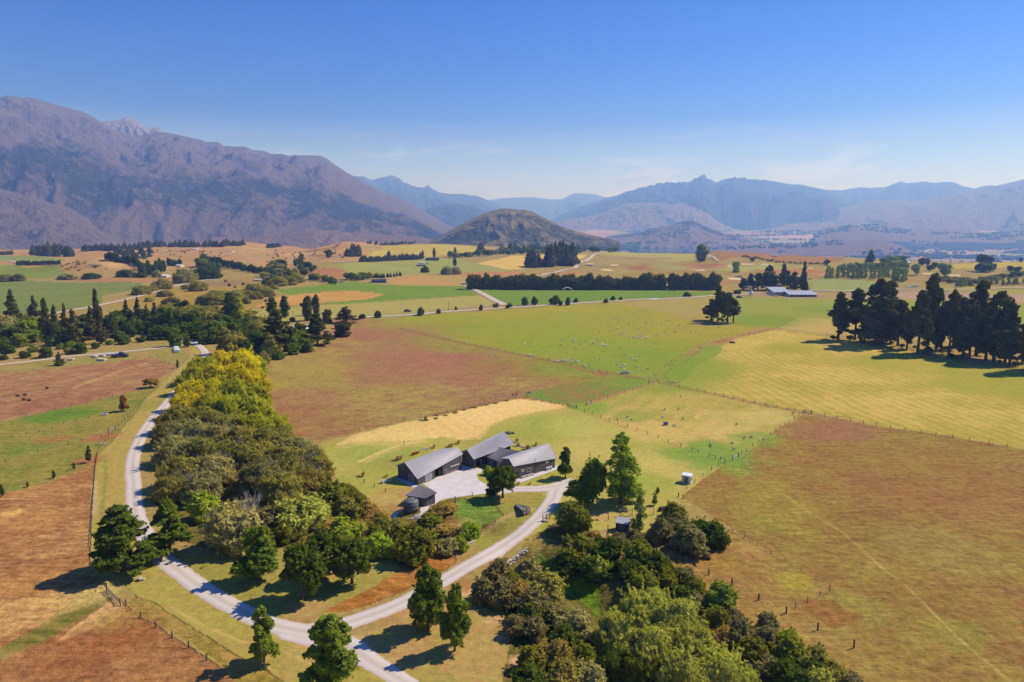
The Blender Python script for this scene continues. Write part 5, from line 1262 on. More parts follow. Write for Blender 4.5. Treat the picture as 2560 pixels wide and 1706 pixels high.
def gate(label, a, b, h=1.15, mat=None, bars=4, posts=True):
    a, b = gp(P(a)[0]), gp(P(b)[0]); mat = mat or M['timber']
    root = empty('gate', a); tag(root, label, 'gate'); d = b - a
    for k in range(bars):
        z = .22 + (h - .3) * k / (bars - 1)
        mb = MB(); mb.tube([Vector((0, 0, z)), d + Vector((0, 0, z))], .045, 4); mb.build('bar', mat, root)
    mb = MB(); mb.tube([Vector((0, 0, .22)), d + Vector((0, 0, h - .1))], .04, 4); mb.build('brace', mat, root)
    if posts:
        for q in (Vector((0, 0, 0)), d):
            mb = MB(); mb.lathe([(.12, -.3), (.12, h + .15), (.08, h + .2)], 8); o = mb.build('gate_post', M['timber_d'], root); o.location = q
    return root
gate('dark timber gate where the lawn, hay strip and sheep paddock meet', 'A1530,195', 'A1592,212')
gate('pale rail gate just right of the dark lawn gate', 'A1665,185', 'A1698,172', 1.1, M['stone'])
gate('small pale gate at the top corner of the hay strip', 'A1120,120', 'A1152,116', 1.1, M['timber'])
gate('pale plank gate at the fence junction', 'H745,362', 'H822,352', 1.2, M['stone'])
gate('grey gate standing on a worn patch at the corner of the sheep paddock', 'H1450,1012', 'H1496,985', 1.4, M['stone'])
gate('dark gate by the far corner of the sheep paddock', 'H2060,612', 'H2112,622', 1.2)
gate('leaning broken gate by the broad tiered tree', 'C785,800', 'C885,905', 1.1, M['timber'])
gate('small grey gate in the fence beside the drive', 'B800,822', 'B848,808', 1.1, M['stone'])

# ------------------------------------------------------------------ stones and walls
def rockmesh(seed, name='stone'):
    g = np.random.default_rng(seed); bm = bmesh.new(); bmesh.ops.create_icosphere(bm, subdivisions=1, radius=.5)
    for v in bm.verts:
        v.co *= 1 + g.uniform(-.22, .18); v.co.z *= .8
    me = bpy.data.meshes.new(name); bm.to_mesh(me); bm.free(); return me
ROCK = [rockmesh(i) for i in range(4)]
ROCKD = [rockmesh(10 + i) for i in range(3)]
for m_ in ROCK: m_.materials.append(M['stone'])
for m_ in ROCKD: m_.materials.append(M['stone_d'])
def stone(parent, loc, s, dark=False, i=0):
    o = bpy.data.objects.new('stone', (ROCKD if dark else ROCK)[i % (3 if dark else 4)]); COL.objects.link(o); o.parent = parent
    o.location = loc; o.scale = s; o.rotation_euler = (random.uniform(-.2, .2), random.uniform(-.2, .2), random.uniform(0, 6))
def stones(name, label, cat, center, lst, dark=False):
    c = gp(P(center)[0]); root = empty(name, c); tag(root, label, cat)
    for i, (x, y, z, s) in enumerate(lst): stone(root, (x, y, z), (s * random.uniform(.8, 1.3), s * random.uniform(.7, 1.1), s * random.uniform(.6, .9)), dark, i)
stones('rock_pile', 'heap of dark boulders behind the living wing', 'rocks', 'Q1560,185', [(-1.5, 0, .3, 1.2), (-.6, .3, .4, 1.3), (.3, -.1, .35, 1.4), (1.1, .4, .3, 1.2), (1.8, -.2, .3, 1.0), (.0, .9, .4, 1.2), (-1.0, -.5, .2, .8), (.8, -.7, .2, .7)], True)
stones('fire_pit', 'ring of pale stones on the lawn behind the red chairs', 'fire pit', 'Q450,398', [(math.cos(a) * 1.1, math.sin(a) * .9, .15, .6) for a in np.linspace(0, 6.28, 10)[:-1]])
stones('boulder', 'single grey boulder beside the broad tiered tree', 'boulder', 'C1030,722', [(0, 0, .35, 1.3), (.7, .2, .2, .7)])
stones('rock', 'pale boulder by the dark barrier across the drive', 'boulder', 'E1945,290', [(0, 0, .3, 1.1), (.7, -.3, .2, .7)])
stones('rock', 'pale garden rock in the entry court', 'boulder', 'A950,680', [(0, 0, .6, 1.1)])
stones('stone_heap', 'line of pale stones by the fence junction', 'stones', 'H955,356', [(-3, 0, .2, .9), (-1.6, .2, .2, .9), (0, 0, .25, 1.0), (1.4, -.1, .2, .9), (2.7, .2, .2, .8)])
stones('stone_heap', 'pale stones lying beside the left drive fence', 'stones', 'B750,915', [(-1.2, -.6, .2, .8), (-.4, 0, .25, .9), (.5, .5, .2, .9), (1.2, 1.1, .2, .7)])
stones('rock_edging', 'pale slab edging at the gable end of the bedroom wing', 'rocks', 'A1185,492', [(-.9, .8, .2, .8), (-.2, .2, .2, .9), (.5, -.5, .2, .9), (1.1, -1.0, .2, .8)])
wl = [gp(q) for q in P('E1652,640 E1700,602 E1755,560 E1800,524 E1818,512')]
wall = empty('dry_stone_wall', wl[0]); tag(wall, 'low dry stone wall of pale blocks along the gully', 'stone wall')
for course in range(4):
    for a, b in zip(wl[:-1], wl[1:]):
        n = max(1, int((b - a).length / .62))
        for i in range(n):
            q = a.lerp(b, (i + (.5 if course % 2 else 0) + random.uniform(-.1, .1)) / n) - wl[0]
            stone(wall, q + Vector((random.uniform(-.08, .08), random.uniform(-.12, .12), .12 + .30 * course)), (.78, .8, .46), False, i + course)
wl = [gp(q) for q in P('E1295,525 E1340,490 E1390,455 E1440,425')]
edg = empty('stone_edging', wl[0]); tag(edg, 'row of flat pale stones edging the grass bank above the gully', 'stone edging')
for a, b in zip(wl[:-1], wl[1:]):
    for i in range(6):
        q = a.lerp(b, i / 6) - wl[0]; stone(edg, q + Vector((0, 0, .12)), (.9, .6, .4), False, i)
# culvert head walls with timber barriers
W0, W1, W2 = [q for q in P('Q1648,1150 Q1745,1288 Q1835,1252')]
W0.z, W1.z, W2.z = G(W0.x, W0.y), G(W1.x, W1.y), G(W2.x, W2.y)
hw = empty('culvert_wall', W1); tag(hw, 'schist head wall with a pale cap on the grass bank inside the drive bend', 'stone wall')
T0, T1, T2 = W0 + Vector((0, 0, .35)), W1 + Vector((0, 0, 1.5)), W2 + Vector((0, 0, 1.5))
mb = MB(); b0 = [W0 - W1 - Vector((0, 0, .6)), -Vector((0, 0, .6)), W2 - W1 - Vector((0, 0, .6))]; t0 = [T0 - W1, T1 - W1, T2 - W1]
mb.add(b0 + t0, [(2, 1, 0), (3, 4, 5), (0, 1, 4, 3), (1, 2, 5, 4), (2, 0, 3, 5)]); mb.build('wall', M['stone_d'], hw)
mb = MB(); mb.tube([T0 - W1, T1 - W1], .16, 6); mb.build('cap', M['stone'], hw); mb = MB(); mb.tube([T0 - W1, T2 - W1], .22, 6); mb.build('cap', M['stone'], hw)
def barrier(label, a, b, h=1.5, mat=None, off=Vector((0, 0, 0))):
    a, b = gp(a) + off, gp(b) + off; root = empty('timber_barrier', a); tag(root, label, 'barrier'); d = b - a; mat = mat or M['timber']
    for q in (Vector((0, 0, 0)), d * .5, d):
        mb = MB(); mb.box((q.x, q.y, q.z + h / 2 - .2), (.18, .18, h + .4)); mb.build('post', M['timber_d'], root)
    for z in (.5, .9, h - .15):
        mb = MB(); mb.tube([Vector((0, 0, z)), d + Vector((0, 0, z))], .075, 4); mb.build('rail', mat, root)
    mb = MB(); mb.tube([Vector((0, 0, .3)), d + Vector((0, 0, h - .2))], .06, 4); mb.build('brace', mat, root)
nb_ = unit(W2 - W1); nb_ = Vector((nb_.y, -nb_.x, 0)) * .25
barrier('pale timber rail barrier standing before the head wall', W1 + nb_, W2 + nb_, 1.6, M['stone'])
q = P('E1932,290 E1985,268'); barrier('dark timber barrier at the shady side of the drive', q[0], q[1], 1.6, M['timber_d'])

# ------------------------------------------------------------------ small things about the house
def chair(P_, rz, label, mat, group):
    t_ = empty('garden_chair', P_, rz); tag(t_, label, 'chair', group)
    mb = MB()
    for k in range(4): mb.box((-.27 + .18 * k, .02, .38), (.15, .6, .04))
    mb.build('seat', mat, t_)
    mb = MB()
    for k in range(4):
        x = -.27 + .18 * k; mb.hexa([(x - .075, .30, .34), (x + .075, .30, .34), (x + .075, .36, .34), (x - .075, .36, .34)], [(x - .075, .62, 1.05), (x + .075, .62, 1.05), (x + .075, .68, 1.05), (x - .075, .68, 1.05)])
    mb.build('backrest', mat, t_)
    for sx in (-.42, .42):
        mb = MB(); mb.box((sx, 0, .6), (.14, .8, .04)); mb.build('armrest', mat, t_)
        for yy in (-.33, .35):
            mb = MB(); mb.box((sx * .93, yy, .29), (.08, .1, .58)); mb.build('leg', mat, t_)
for k, (x, y, lb) in enumerate(((275, 472, 'red garden chair on the lawn, the one facing left'), (310, 462, 'red garden chair between the other two'), (342, 452, 'red garden chair nearest the stone ring'))):
    q = gp(atz('Q', x, y)); chair(q, R(205 + 8 * k), lb, M['red'], 'red chairs on the lawn')
for k, (x, y, lb) in enumerate(((170, 758, 'white garden chair farthest from the garage gable'), (190, 752, 'white garden chair in the middle of three by the garage'), (214, 748, 'white garden chair nearest the garage gable'))):
    q = gp(atz('A', x, y)); chair(q, R(150 + 50 * k), lb, M['white'], 'white chairs by the garage')
def tuft_mesh(seed, n=170):
    g = np.random.default_rng(seed); vs, fs = [], []
    for i in range(n):
        a = g.uniform(0, 6.28); l = g.uniform(.7, 1.2); out = g.uniform(.25, .95); w_ = .025
        p = [Vector((math.cos(a) * .12 * g.random(), math.sin(a) * .12 * g.random(), 0))]
        for f in (.4, .75, 1.0): p.append(Vector((math.cos(a) * out * f ** 1.6, math.sin(a) * out * f ** 1.6, l * (f - .32 * f ** 3 * out))))
        sd_ = Vector((-math.sin(a), math.cos(a), 0)) * w_; b = len(vs)
        for k, q in enumerate(p): vs += [q - sd_ * (1 - k * .25), q + sd_ * (1 - k * .25)]
        fs += [(b + 2 * k, b + 2 * k + 1, b + 2 * k + 3, b + 2 * k + 2) for k in range(3)]
    me = bpy.data.meshes.new('tussock'); me.from_pydata(vs, [], fs); me.materials.append(M['straw']); return me
M['straw'] = simple('straw_blades', lin(196, 170, 104), 1.0, .0, .35, 3.0)
TUF = [tuft_mesh(i) for i in range(2)]
for k, (z, x, y, s_, lb) in enumerate((('Q', 70, 540, 1.7, 'straw tussock left of the red chairs, nearer the lawn edge'), ('Q', 120, 525, 1.6, 'straw tussock left of the red chairs, nearer the chairs'), ('Q', 560, 375, 1.4, 'straw tussock right of the stone ring'), ('Q', 765, 362, 1.3, 'tussock behind the garage roof, left one of two touching'), ('Q', 800, 358, 1.4, 'tussock behind the garage roof, right one of two touching'), ('Q', 890, 318, 1.6, 'straw tussock highest behind the garage roof'), ('Q', 1670, 300, 1.7, 'straw tussock right behind the living wing'), ('Q', 1690, 350, 1.5, 'straw tussock behind the link roof'), ('Q', 1810, 395, 1.9, 'large straw tussock behind the bedroom roof'), ('Q', 1925, 345, 1.5, 'straw tussock farther out behind the bedroom wing'), ('A', 22, 708, 1.7, 'straw tussock by the bollards on the left lawn'), ('A', 195, 715, 1.1, 'small tussock by the white chairs'), ('A', 1165, 770, 1.0, 'low tussock at the foot of the bedroom gable'), ('A', 1250, 768, .8, 'small plant at the border of the gravel strip'), ('A', 480, 295, 2.2, 'dark tussock bush at the left end of the hay strip scrub'), ('A', 575, 262, 1.5, 'tussock in the weedy patch above the hay strip'))):
    q = gp(atz(z, x, y)); o = link_mesh('tussock', TUF[k % 2]); o.location = q; o.scale = (s_, s_, s_ * .85); tag(o, lb, 'tussock')
def bollard(z, x, y, h, label, head=None, name='bollard'):
    q = gp(atz(z, x, y)); t_ = empty(name, q); tag(t_, label, 'post')
    mb = MB(); mb.box((0, 0, h / 2 - .1), (.16, .16, h + .2)); mb.build('shaft', M['timber_d'], t_)
    if head:
        mb = MB(); mb.lathe([(.05, h - .05), (.22, h), (.26, h + .2), (.16, h + .38), (.03, h + .42)], 12); mb.build('head', head, t_)
    else:
        mb = MB(); mb.box((0, 0, h + .05), (.2, .2, .08)); mb.build('cap', M['black'], t_)
bollard('A', 30, 758, 1.0, 'dark bollard on the left lawn, farthest from the tank')
bollard('A', 105, 790, 1.0, 'dark bollard on the left lawn, middle of three')
bollard('A', 187, 826, 1.0, 'dark bollard on the left lawn, nearest the shed')
bollard('A', 826, 855, 1.0, 'dark bollard on the grass edge of the courtyard')
bollard('A', 702, 912, 1.7, 'dark post with a round white head beside the courtyard', M['white'], 'lamp_post')
bollard('A', 324, 480, 1.2, 'dark post with a pale head at the end of the lawn ridge', M['steel'], 'garden_post')
bollard('A', 2053, 686, 1.5, 'dark post with a pale head on the lawn right of the tall poplar', M['steel'], 'garden_post')
# white cabin
def cabin(name, label, cat, base, rz, sx, sy, h, wall, roof, slope=.25, ov=.12, door=None):
    t_ = empty(name, base, rz); tag(t_, label, cat)
    mb = MB(); b4 = [(-sx / 2, -sy / 2, 0), (sx / 2, -sy / 2, 0), (sx / 2, sy / 2, 0), (-sx / 2, sy / 2, 0)]
    t4 = [(x, y, h + (slope if y > 0 else 0)) for x, y, _ in b4]; mb.hexa([(x, y, -.2) for x, y, _ in b4], t4); mb.build('wall', wall, t_)
    mb = MB(); k = 1 + ov
    mb.hexa([(x * k, y * k, z + .01) for x, y, z in t4], [(x * k, y * k, z + .09) for x, y, z in t4]); mb.build('roof', roof, t_)
    if door:
        mb = MB(); mb.box((0, -sy / 2 - .03, h * .45), (sx * .45, .06, h * .8)); mb.build('door', door, t_)
        mb = MB(); mb.box((sx / 2 + .03, 0, h * .55), (.06, sy * .4, h * .4)); mb.build('hatch', M['trim'], t_)
    return t_
q = gp(atz('H', 1066, 1198)); cabin('cabin', 'small white box cabin standing alone on the lawn', 'cabin', q, R(-28), 2.5, 2.1, 2.2, M['cream'], M['white'], .12, .06, M['timber'])
q = gp(atz('F', 462, 352)); cabin('hen_house', 'small dark hen house with a grey lean-to roof by the gully', 'hen house', q, R(-22), 2.9, 2.2, 2.0, M['trim'], M['roof_l'], .5, .15, M['clad2'])
pn = [gp(q) for q in P('F436,250 F530,248 F600,246 F688,240')]
pen = empty('pen', pn[0]); tag(pen, 'braced timber and netting pen behind the hen house', 'pen')
for i, q in enumerate(pn):
    mb = MB(); mb.box((q.x - pn[0].x, q.y - pn[0].y, .9), (.12, .12, 1.9)); mb.build('post', M['stone'] if i in (0, 3) else M['timber_d'], pen)
for z in (.2, 1.75):
    mb = MB(); mb.tube([q - pn[0] + Vector((0, 0, z)) for q in pn], .05, 4); mb.build('rail', M['stone'], pen)
for a, b in ((0, 1), (1, 0)):
    mb = MB(); mb.tube([pn[a] - pn[0] + Vector((0, 0, .2)), pn[b] - pn[0] + Vector((0, 0, 1.7))], .06, 4); mb.build('brace', M['timber_d'], pen)
q = gp(atz('F', 755, 205)); pile = empty('timber_stack', q, R(35)); tag(pile, 'dark covered stack of timber at the edge of the lawn by the pen', 'timber stack')
for k in range(5):
    mb = MB(); mb.box((0, -.5 + .25 * k, .2 + .12 * (k % 3)), (2.6 - .2 * k, .22, .14)); mb.build('plank', M['clad2'], pile)
mb = MB(); mb.hexa([(-1.2, -.6, .05), (1.2, -.6, .05), (1.2, .6, .05), (-1.2, .6, .05)], [(-1.0, -.4, .85), (1.1, -.45, .6), (1.0, .4, .7), (-.9, .4, .95)]); mb.build('tarpaulin', M['black'], pile)
q = gp(atz('Q', 375, 1285)); pile = empty('plank_stack', q, R(25)); tag(pile, 'loose stack of pale planks on the gravel by the tank', 'plank stack')
for k in range(6):
    mb = MB(); mb.box((random.uniform(-.2, .2), -.5 + .2 * k, .15 + .06 * (k % 2)), (2.4, .15, .08), random.uniform(-.15, .15)); mb.build('plank', M['cream'], pile)
def trough(z, x, y, label, mat, sx=1.8, sy=.8, h=.7, rz=0):
    q = gp(atz(z, x, y)); t_ = empty('trough', q, rz); tag(t_, label, 'trough')
    mb = MB(); mb.hexa([(-sx / 2 * .9, -sy / 2 * .9, 0), (sx / 2 * .9, -sy / 2 * .9, 0), (sx / 2 * .9, sy / 2 * .9, 0), (-sx / 2 * .9, sy / 2 * .9, 0)], [(-sx / 2, -sy / 2, h), (sx / 2, -sy / 2, h), (sx / 2, sy / 2, h), (-sx / 2, sy / 2, h)]); mb.build('basin', mat, t_)
    mb = MB(); mb.box((0, 0, h + .005), (sx * .84, sy * .84, .01)); mb.build('water', M['water'], t_)
    for a, b, c, d in ((0, -sy / 2, sx, .1), (0, sy / 2, sx, .1), (-sx / 2, 0, .1, sy - .11), (sx / 2, 0, .1, sy - .11)):
        mb = MB(); mb.box((a, b, h + .03), (c, d, .08)); mb.build('rim', mat, t_)
trough('H', 888, 716, 'blue grey feed box among the sheep', simple('blue_plastic', lin(92, 104, 140), .5, .3), 1.3, 1.1, 1.0, .4)
trough('H', 546, 283, 'pale water trough on the fence line of the big green paddock', M['stone'], 3.6, 2.2, .7, .2)
trough('H', 1447, 27, 'dark trough below the lone pine clump', M['timber_d'], 3.2, 1.6, .8, 0)
trough('B', 770, 700, 'white trough lying in the green left paddock', M['white'], 1.8, 1.0, .6, .3)
trough('A', 1242, 100, 'blue trough by the top corner of the hay strip', M['steel'], 1.3, .8, .8, .5)

# ------------------------------------------------------------------ animals
def skin_mesh(name, pts, edges, rad, mat, sub=1):
    me = bpy.data.meshes.new(name); me.from_pydata(pts, edges, [])
    o = bpy.data.objects.new(name, me); COL.objects.link(o)
    m_ = o.modifiers.new('skin', 'SKIN'); m_.use_smooth_shade = True
    for i, r in enumerate(rad): me.skin_vertices[0].data[i].radius = (r, r)
    me.skin_vertices[0].data[0].use_root = True
    if sub: o.modifiers.new('sub', 'SUBSURF').levels = sub
    d_ = bpy.context.evaluated_depsgraph_get(); d_.update()
    r_ = bpy.data.meshes.new_from_object(o.evaluated_get(d_)); r_.name = name
    bpy.data.objects.remove(o); bpy.data.meshes.remove(me); r_.materials.clear(); r_.materials.append(mat)
    return r_
M['wool'] = simple('cream_wool', lin(214, 202, 178), 1.0, .0, .15, 6.0)
M['cowhide'] = simple('brown_hide', lin(104, 72, 50), .9, .1, .2)
M['face'] = simple('dark_face', lin(70, 62, 56), .9, .1, .1)
def quad(mat, graze=True, lying=False, sub=1, w_=1.0):
    hz = .62 if not lying else .3
    pts = [(0, 0, hz), (0, .38, hz + .02), (0, -.38, hz), (0, .58, hz + (.0 if graze else .2)), (0, .80, hz + (-.34 if graze else .32)), (0, .95, hz + (-.46 if graze else .28))]
    ed = [(0, 1), (0, 2), (1, 3), (3, 4), (4, 5)]
    rad = [.30 * w_, .26 * w_, .27 * w_, .15, .11, .06]
    for sx, y, b in ((-.15, .34, 1), (.15, .34, 1), (-.15, -.36, 2), (.15, -.36, 2)):
        n = len(pts)
        if lying: pts += [(sx * 1.4, y, .14), (sx * 1.4, y + .28, .06)]
        else: pts += [(sx, y + (.02 if y > 0 else -.03), .34), (sx, y, .02)]
        ed += [(b, n), (n, n + 1)]; rad += [.085, .04]
    return skin_mesh('sheep_body', pts, ed, rad, mat, sub)
SH = [quad(M['wool'], True), quad(M['wool'], False), quad(M['wool'], False, True)]
SHF = [quad(M['wool'], True, False, 0), quad(M['wool'], False, True, 0)]
def sheep(z, x, y, k, label, s_=1.15, rz=None):
    q = gp(atz(z, x, y)); t_ = empty('sheep', q, random.uniform(0, 6.28) if rz is None else rz); tag(t_, label, 'sheep', 'sheep in the small paddock'); t_.scale = (s_, s_, s_)
    o = bpy.data.objects.new('body', SH[k]); COL.objects.link(o); o.parent = t_
    hz = (.16, .90, .58)[k]; yy = (.93, .95, .95)[k]
    mb = MB(); mb.lathe([(.02, -.1), (.085, -.06), (.1, .05), (.05, .12), (.01, .13)], 8); f_ = mb.build('face', M['face'], t_, True); f_.location = (0, yy, hz); f_.rotation_euler = (R(-60), 0, 0)
    for sx in (-1, 1):
        mb = MB(); mb.hexa([(sx * .08, yy - .14, hz + .1), (sx * .2, yy - .14, hz + .08), (sx * .2, yy - .11, hz + .06), (sx * .08, yy - .1, hz + .06)], [(sx * .08, yy - .14, hz + .12), (sx * .2, yy - .14, hz + .1), (sx * .2, yy - .11, hz + .1), (sx * .08, yy - .1, hz + .12)]); mb.build('ear', M['face'], t_)
for x, y, k, rz, lb in ((1016, 482, 0, 1.2, 'sheep alone nearest the far fence of the small paddock'), (882, 592, 0, 1.6, 'sheep in the paddock middle, left of a level pair'), (997, 588, 0, 1.4, 'sheep in the paddock middle, right of a level pair'), (864, 652, 2, 1.3, 'sheep just above the blue grey feed box'), (1032, 668, 1, .4, 'sheep right of the feed box, facing away'), (956, 727, 0, .3, 'sheep just right of the blue grey feed box'), (488, 670, 1, 1.0, 'sheep nearest the lawn fence, leftmost of three'), (569, 653, 0, 1.5, 'sheep near the lawn fence, upper one of three'), (601, 672, 2, 1.3, 'sheep near the lawn fence, right one of three'), (1486, 716, 0, 1.4, 'sheep alone in the right half of the paddock'), (1552, 828, 0, 1.5, 'sheep near the right fence, left of a close pair'), (1611, 824, 0, 1.8, 'sheep near the right fence, right of a close pair'), (1450, 870, 2, 1.5, 'sheep lying down by the corner gate'), (1462, 926, 1, .2, 'sheep standing nearest the corner gate'), (1270, 896, 0, 1.5, 'sheep grazing near the lower fence, front of two'), (1268, 880, 1, 1.2, 'sheep near the lower fence, behind another'), (1958, 625, 1, .1, 'sheep in the far right corner of the paddock'), (1752, 562, 2, 1.4, 'sheep lying against the far fence'), (1714, 838, 2, 1.2, 'sheep lying against the right fence'), (382, 466, 2, 1.0, 'pale sheep by the brown strip left of the small paddock')):
    sheep('H', x, y, k, lb, .92, rz - 1.57)
# the flock in the big green paddock
FL = [('L', q) for q in '1118,1115 1150,1113 1190,1120 1235,1110 1340,1167 1195,1212 1212,1218 1228,1217 1425,1267 1442,1270 1458,1266 1478,1265 1502,1248 1500,1262 1525,1268 1550,1242 1540,1266 1580,1273 1598,1258 1602,1292 1618,1268 1632,1273 1688,1310 1748,1312 1810,1247 1835,1249 1500,1062 1520,1078 1590,1073 1596,1094 1612,1078 1658,1083 1665,1110 1712,1082 1774,1095 1782,1105 1762,1110 1815,1062 1818,1072 1855,1103 1862,1108 1852,1122 1870,1124 1884,1128 1896,1122 1878,1120 1836,1138 1475,1116 1614,1150 2022,1147 2062,1203 2090,1213 2130,1219 2140,1254 2150,1250 2178,1263 1995,1296 2022,1322 2045,1322 2060,1308 2066,1304 2062,1345 2172,1320 2188,1358 2280,1343 2338,1100 2256,1048 2268,1052 2240,1030 2230,1055 2210,1040 2198,1045 2180,1050 2150,1052 2106,1047 2070,1010 2080,1006 2048,1015 2025,1022 1938,990 1962,972 1990,965 2008,962 1912,963 1835,992 2195,962 2110,930 2170,920 2268,910 2256,925 2318,930 2330,955 2305,878 1874,862 1996,862 2095,868 1920,850 1880,760 1830,760 2025,790 2065,800 2200,808 2230,800 2150,815'.split()]
FL += [('M', q) for q in '380,1035 400,1030 430,1048 440,1045 390,1052 415,1055 365,1015 350,1045 312,1050 185,1020 205,1005 240,1005 125,975 160,965 350,965 330,985 525,1020 540,1015 515,1030 520,1045 595,1000 625,1015 680,1000 700,995 730,940 720,950 735,965 770,945 780,955 880,990 905,1020 918,1012 640,880 645,895 500,850 420,800 430,910 330,915 480,905 610,900 300,890 150,880 1010,965 1050,958 1095,955 1275,975 1165,962 560,930 455,850 800,960 840,1000 260,850'.split()]
for i, (z, q) in enumerate(FL):
    x, y = map(float, q.split(','))
    p_ = gp(atz(z, x, y)); o = bpy.data.objects.new('sheep', SHF[1 if i % 3 == 0 else 0]); COL.objects.link(o)
    o.location = p_; o.rotation_euler = (0, 0, random.uniform(0, 6.28)); s_ = random.uniform(.8, 1.0); o.scale = (s_ * 1.1, s_, s_ * 1.1)
    tag(o, 'pale sheep grazing in the broad green paddock', 'sheep', 'flock in the broad green paddock')
CW = [quad(M['cowhide'], False, True, 1), quad(M['cowhide'], True, False, 1)]
for x, y, k, lb in ((135, 563, 0, 'dark brown cow lying in the red paddock, leftmost'), (188, 556, 0, 'brown cow lying behind the others in the red paddock'), (180, 592, 0, 'brown cow lying in front in the red paddock'), (218, 596, 0, 'brown cow lying at the right of the group in the red paddock'), (348, 507, 0, 'brown cow lying apart in the red paddock')):
    o = bpy.data.objects.new('cow', CW[k]); COL.objects.link(o); o.location = gp(atz('B', x, y)); o.scale = (1.4, 1.4, 1.4); o.rotation_euler = (0, 0, 1.4 + random.uniform(-.5, .5)); tag(o, lb, 'cow', 'cows in the red paddock')

# ------------------------------------------------------------------ farm things farther off
bm_ = MB(); bm_.lathe([(.02, -.6), (.6, -.6), (.68, -.5), (.68, .5), (.6, .6), (.02, .6)], 14)
M['wrap'] = simple('pale_green_wrap', lin(206, 222, 204), .35, .4, .05)
bale_me = bpy.data.meshes.new('wrapped_bale'); bale_me.from_pydata(bm_.v, [], bm_.f); bale_me.materials.append(M['wrap'])
ba, bb = gp(atz('J', 1612, 1184)), gp(atz('J', 1604, 1150)); bc_, bd_ = gp(atz('J', 1655, 1183)), gp(atz('J', 1640, 1148))
for r_, (a, b) in enumerate(((ba, bb), (ba.lerp(bc_, .35), bb.lerp(bd_, .35)), (ba.lerp(bc_, .7), bb.lerp(bd_, .7)))):
    for k in range(9):
        q = a.lerp(b, k / 8); o = link_mesh('wrapped_bale', bale_me); o.location = (q.x, q.y, G(q.x, q.y) + .68 * 1.2); o.rotation_euler = (R(90), 0, math.atan2(b.y - a.y, b.x - a.x) - R(90)); o.scale = (1.2, 1.2, .95)
        tag(o, 'pale green wrapped bale in the three rows near the road junction', 'bale', 'wrapped bales near the junction')
def car(q, rz, label, paint, s_=1.0, ute=False, group=None):
    t_ = empty('parked_car' if not ute else 'pickup', q, rz); tag(t_, label, 'car' if not ute else 'pickup', group); t_.scale = (s_,) * 3
    mb = MB(); mb.hexa([(-2.1, -.85, .3), (2.1, -.85, .3), (2.1, .85, .3), (-2.1, .85, .3)], [(-2.05, -.82, .85), (2.0, -.8, .8), (2.0, .8, .8), (-2.05, .82, .85)]); mb.build('body', paint, t_)
    x0, x1 = (-1.5, .8) if not ute else (-.4, 1.0)
    mb = MB(); mb.hexa([(x0 - .2, -.76, .82), (x1 + .35, -.76, .8), (x1 + .35, .76, .8), (x0 - .2, .76, .82)], [(x0 + .2, -.62, 1.4), (x1 - .3, -.62, 1.4), (x1 - .3, .62, 1.4), (x0 + .2, .62, 1.4)]); mb.build('window', M['glass'], t_)
    mb = MB(); mb.box(((x0 + x1) / 2 - .05, 0, 1.44), (x1 - x0 - .45, 1.22, .07)); mb.build('roof', paint, t_)
    for sx in (-1.3, 1.3):
        for sy in (-.8, .8):
            mb = MB(); mb.lathe([(.1, -.11), (.32, -.11), (.34, 0), (.32, .11), (.1, .11)], 12); o = mb.build('wheel', M['black'], t_); o.location = (sx, sy, .33); o.rotation_euler = (R(90), 0, 0)
M['dkpaint'] = simple('dark_car_paint', lin(44, 46, 52), .3, .5, .05)
M['silver'] = simple('silver_car_paint', lin(190, 192, 196), .3, .5, .05)
car(gp(atz('J', 1105, 1226)), .3, 'dark vehicle parked in the grass below the pale farm road', M['dkpaint'], 1.9, True)
for z, x, y, lb, m_ in (('M', 1262, 492, 'white car parked at the far left by the pine clump', 'white'), ('M', 1280, 488, 'dark car parked by the pine clump', 'dkpaint'), ('M', 1300, 500, 'silver car parked by the pine clump', 'silver'), ('M', 1318, 512, 'white car parked nearest the pine clump', 'white'), ('M', 1925, 512, 'white vehicle right of the tall narrow fir', 'white'), ('O', 1052, 820, 'white van at the far farmstead, left one', 'white'), ('O', 1085, 824, 'white van at the far farmstead, right one', 'white'), ('M', 1280, 682, 'dark vehicle standing in the paddock near the silo', 'dkpaint'), ('M', 1610, 665, 'white vehicle beside the barn corner', 'white'), ('K', 1908, 810, 'dark vehicle in the tan paddock by the road', 'dkpaint'), ('K', 1300, 542, 'white vehicle by the low farm buildings', 'white')):
    car(gp(atz(z, x, y)), random.uniform(-.4, .4), lb, M[m_], 1.5)
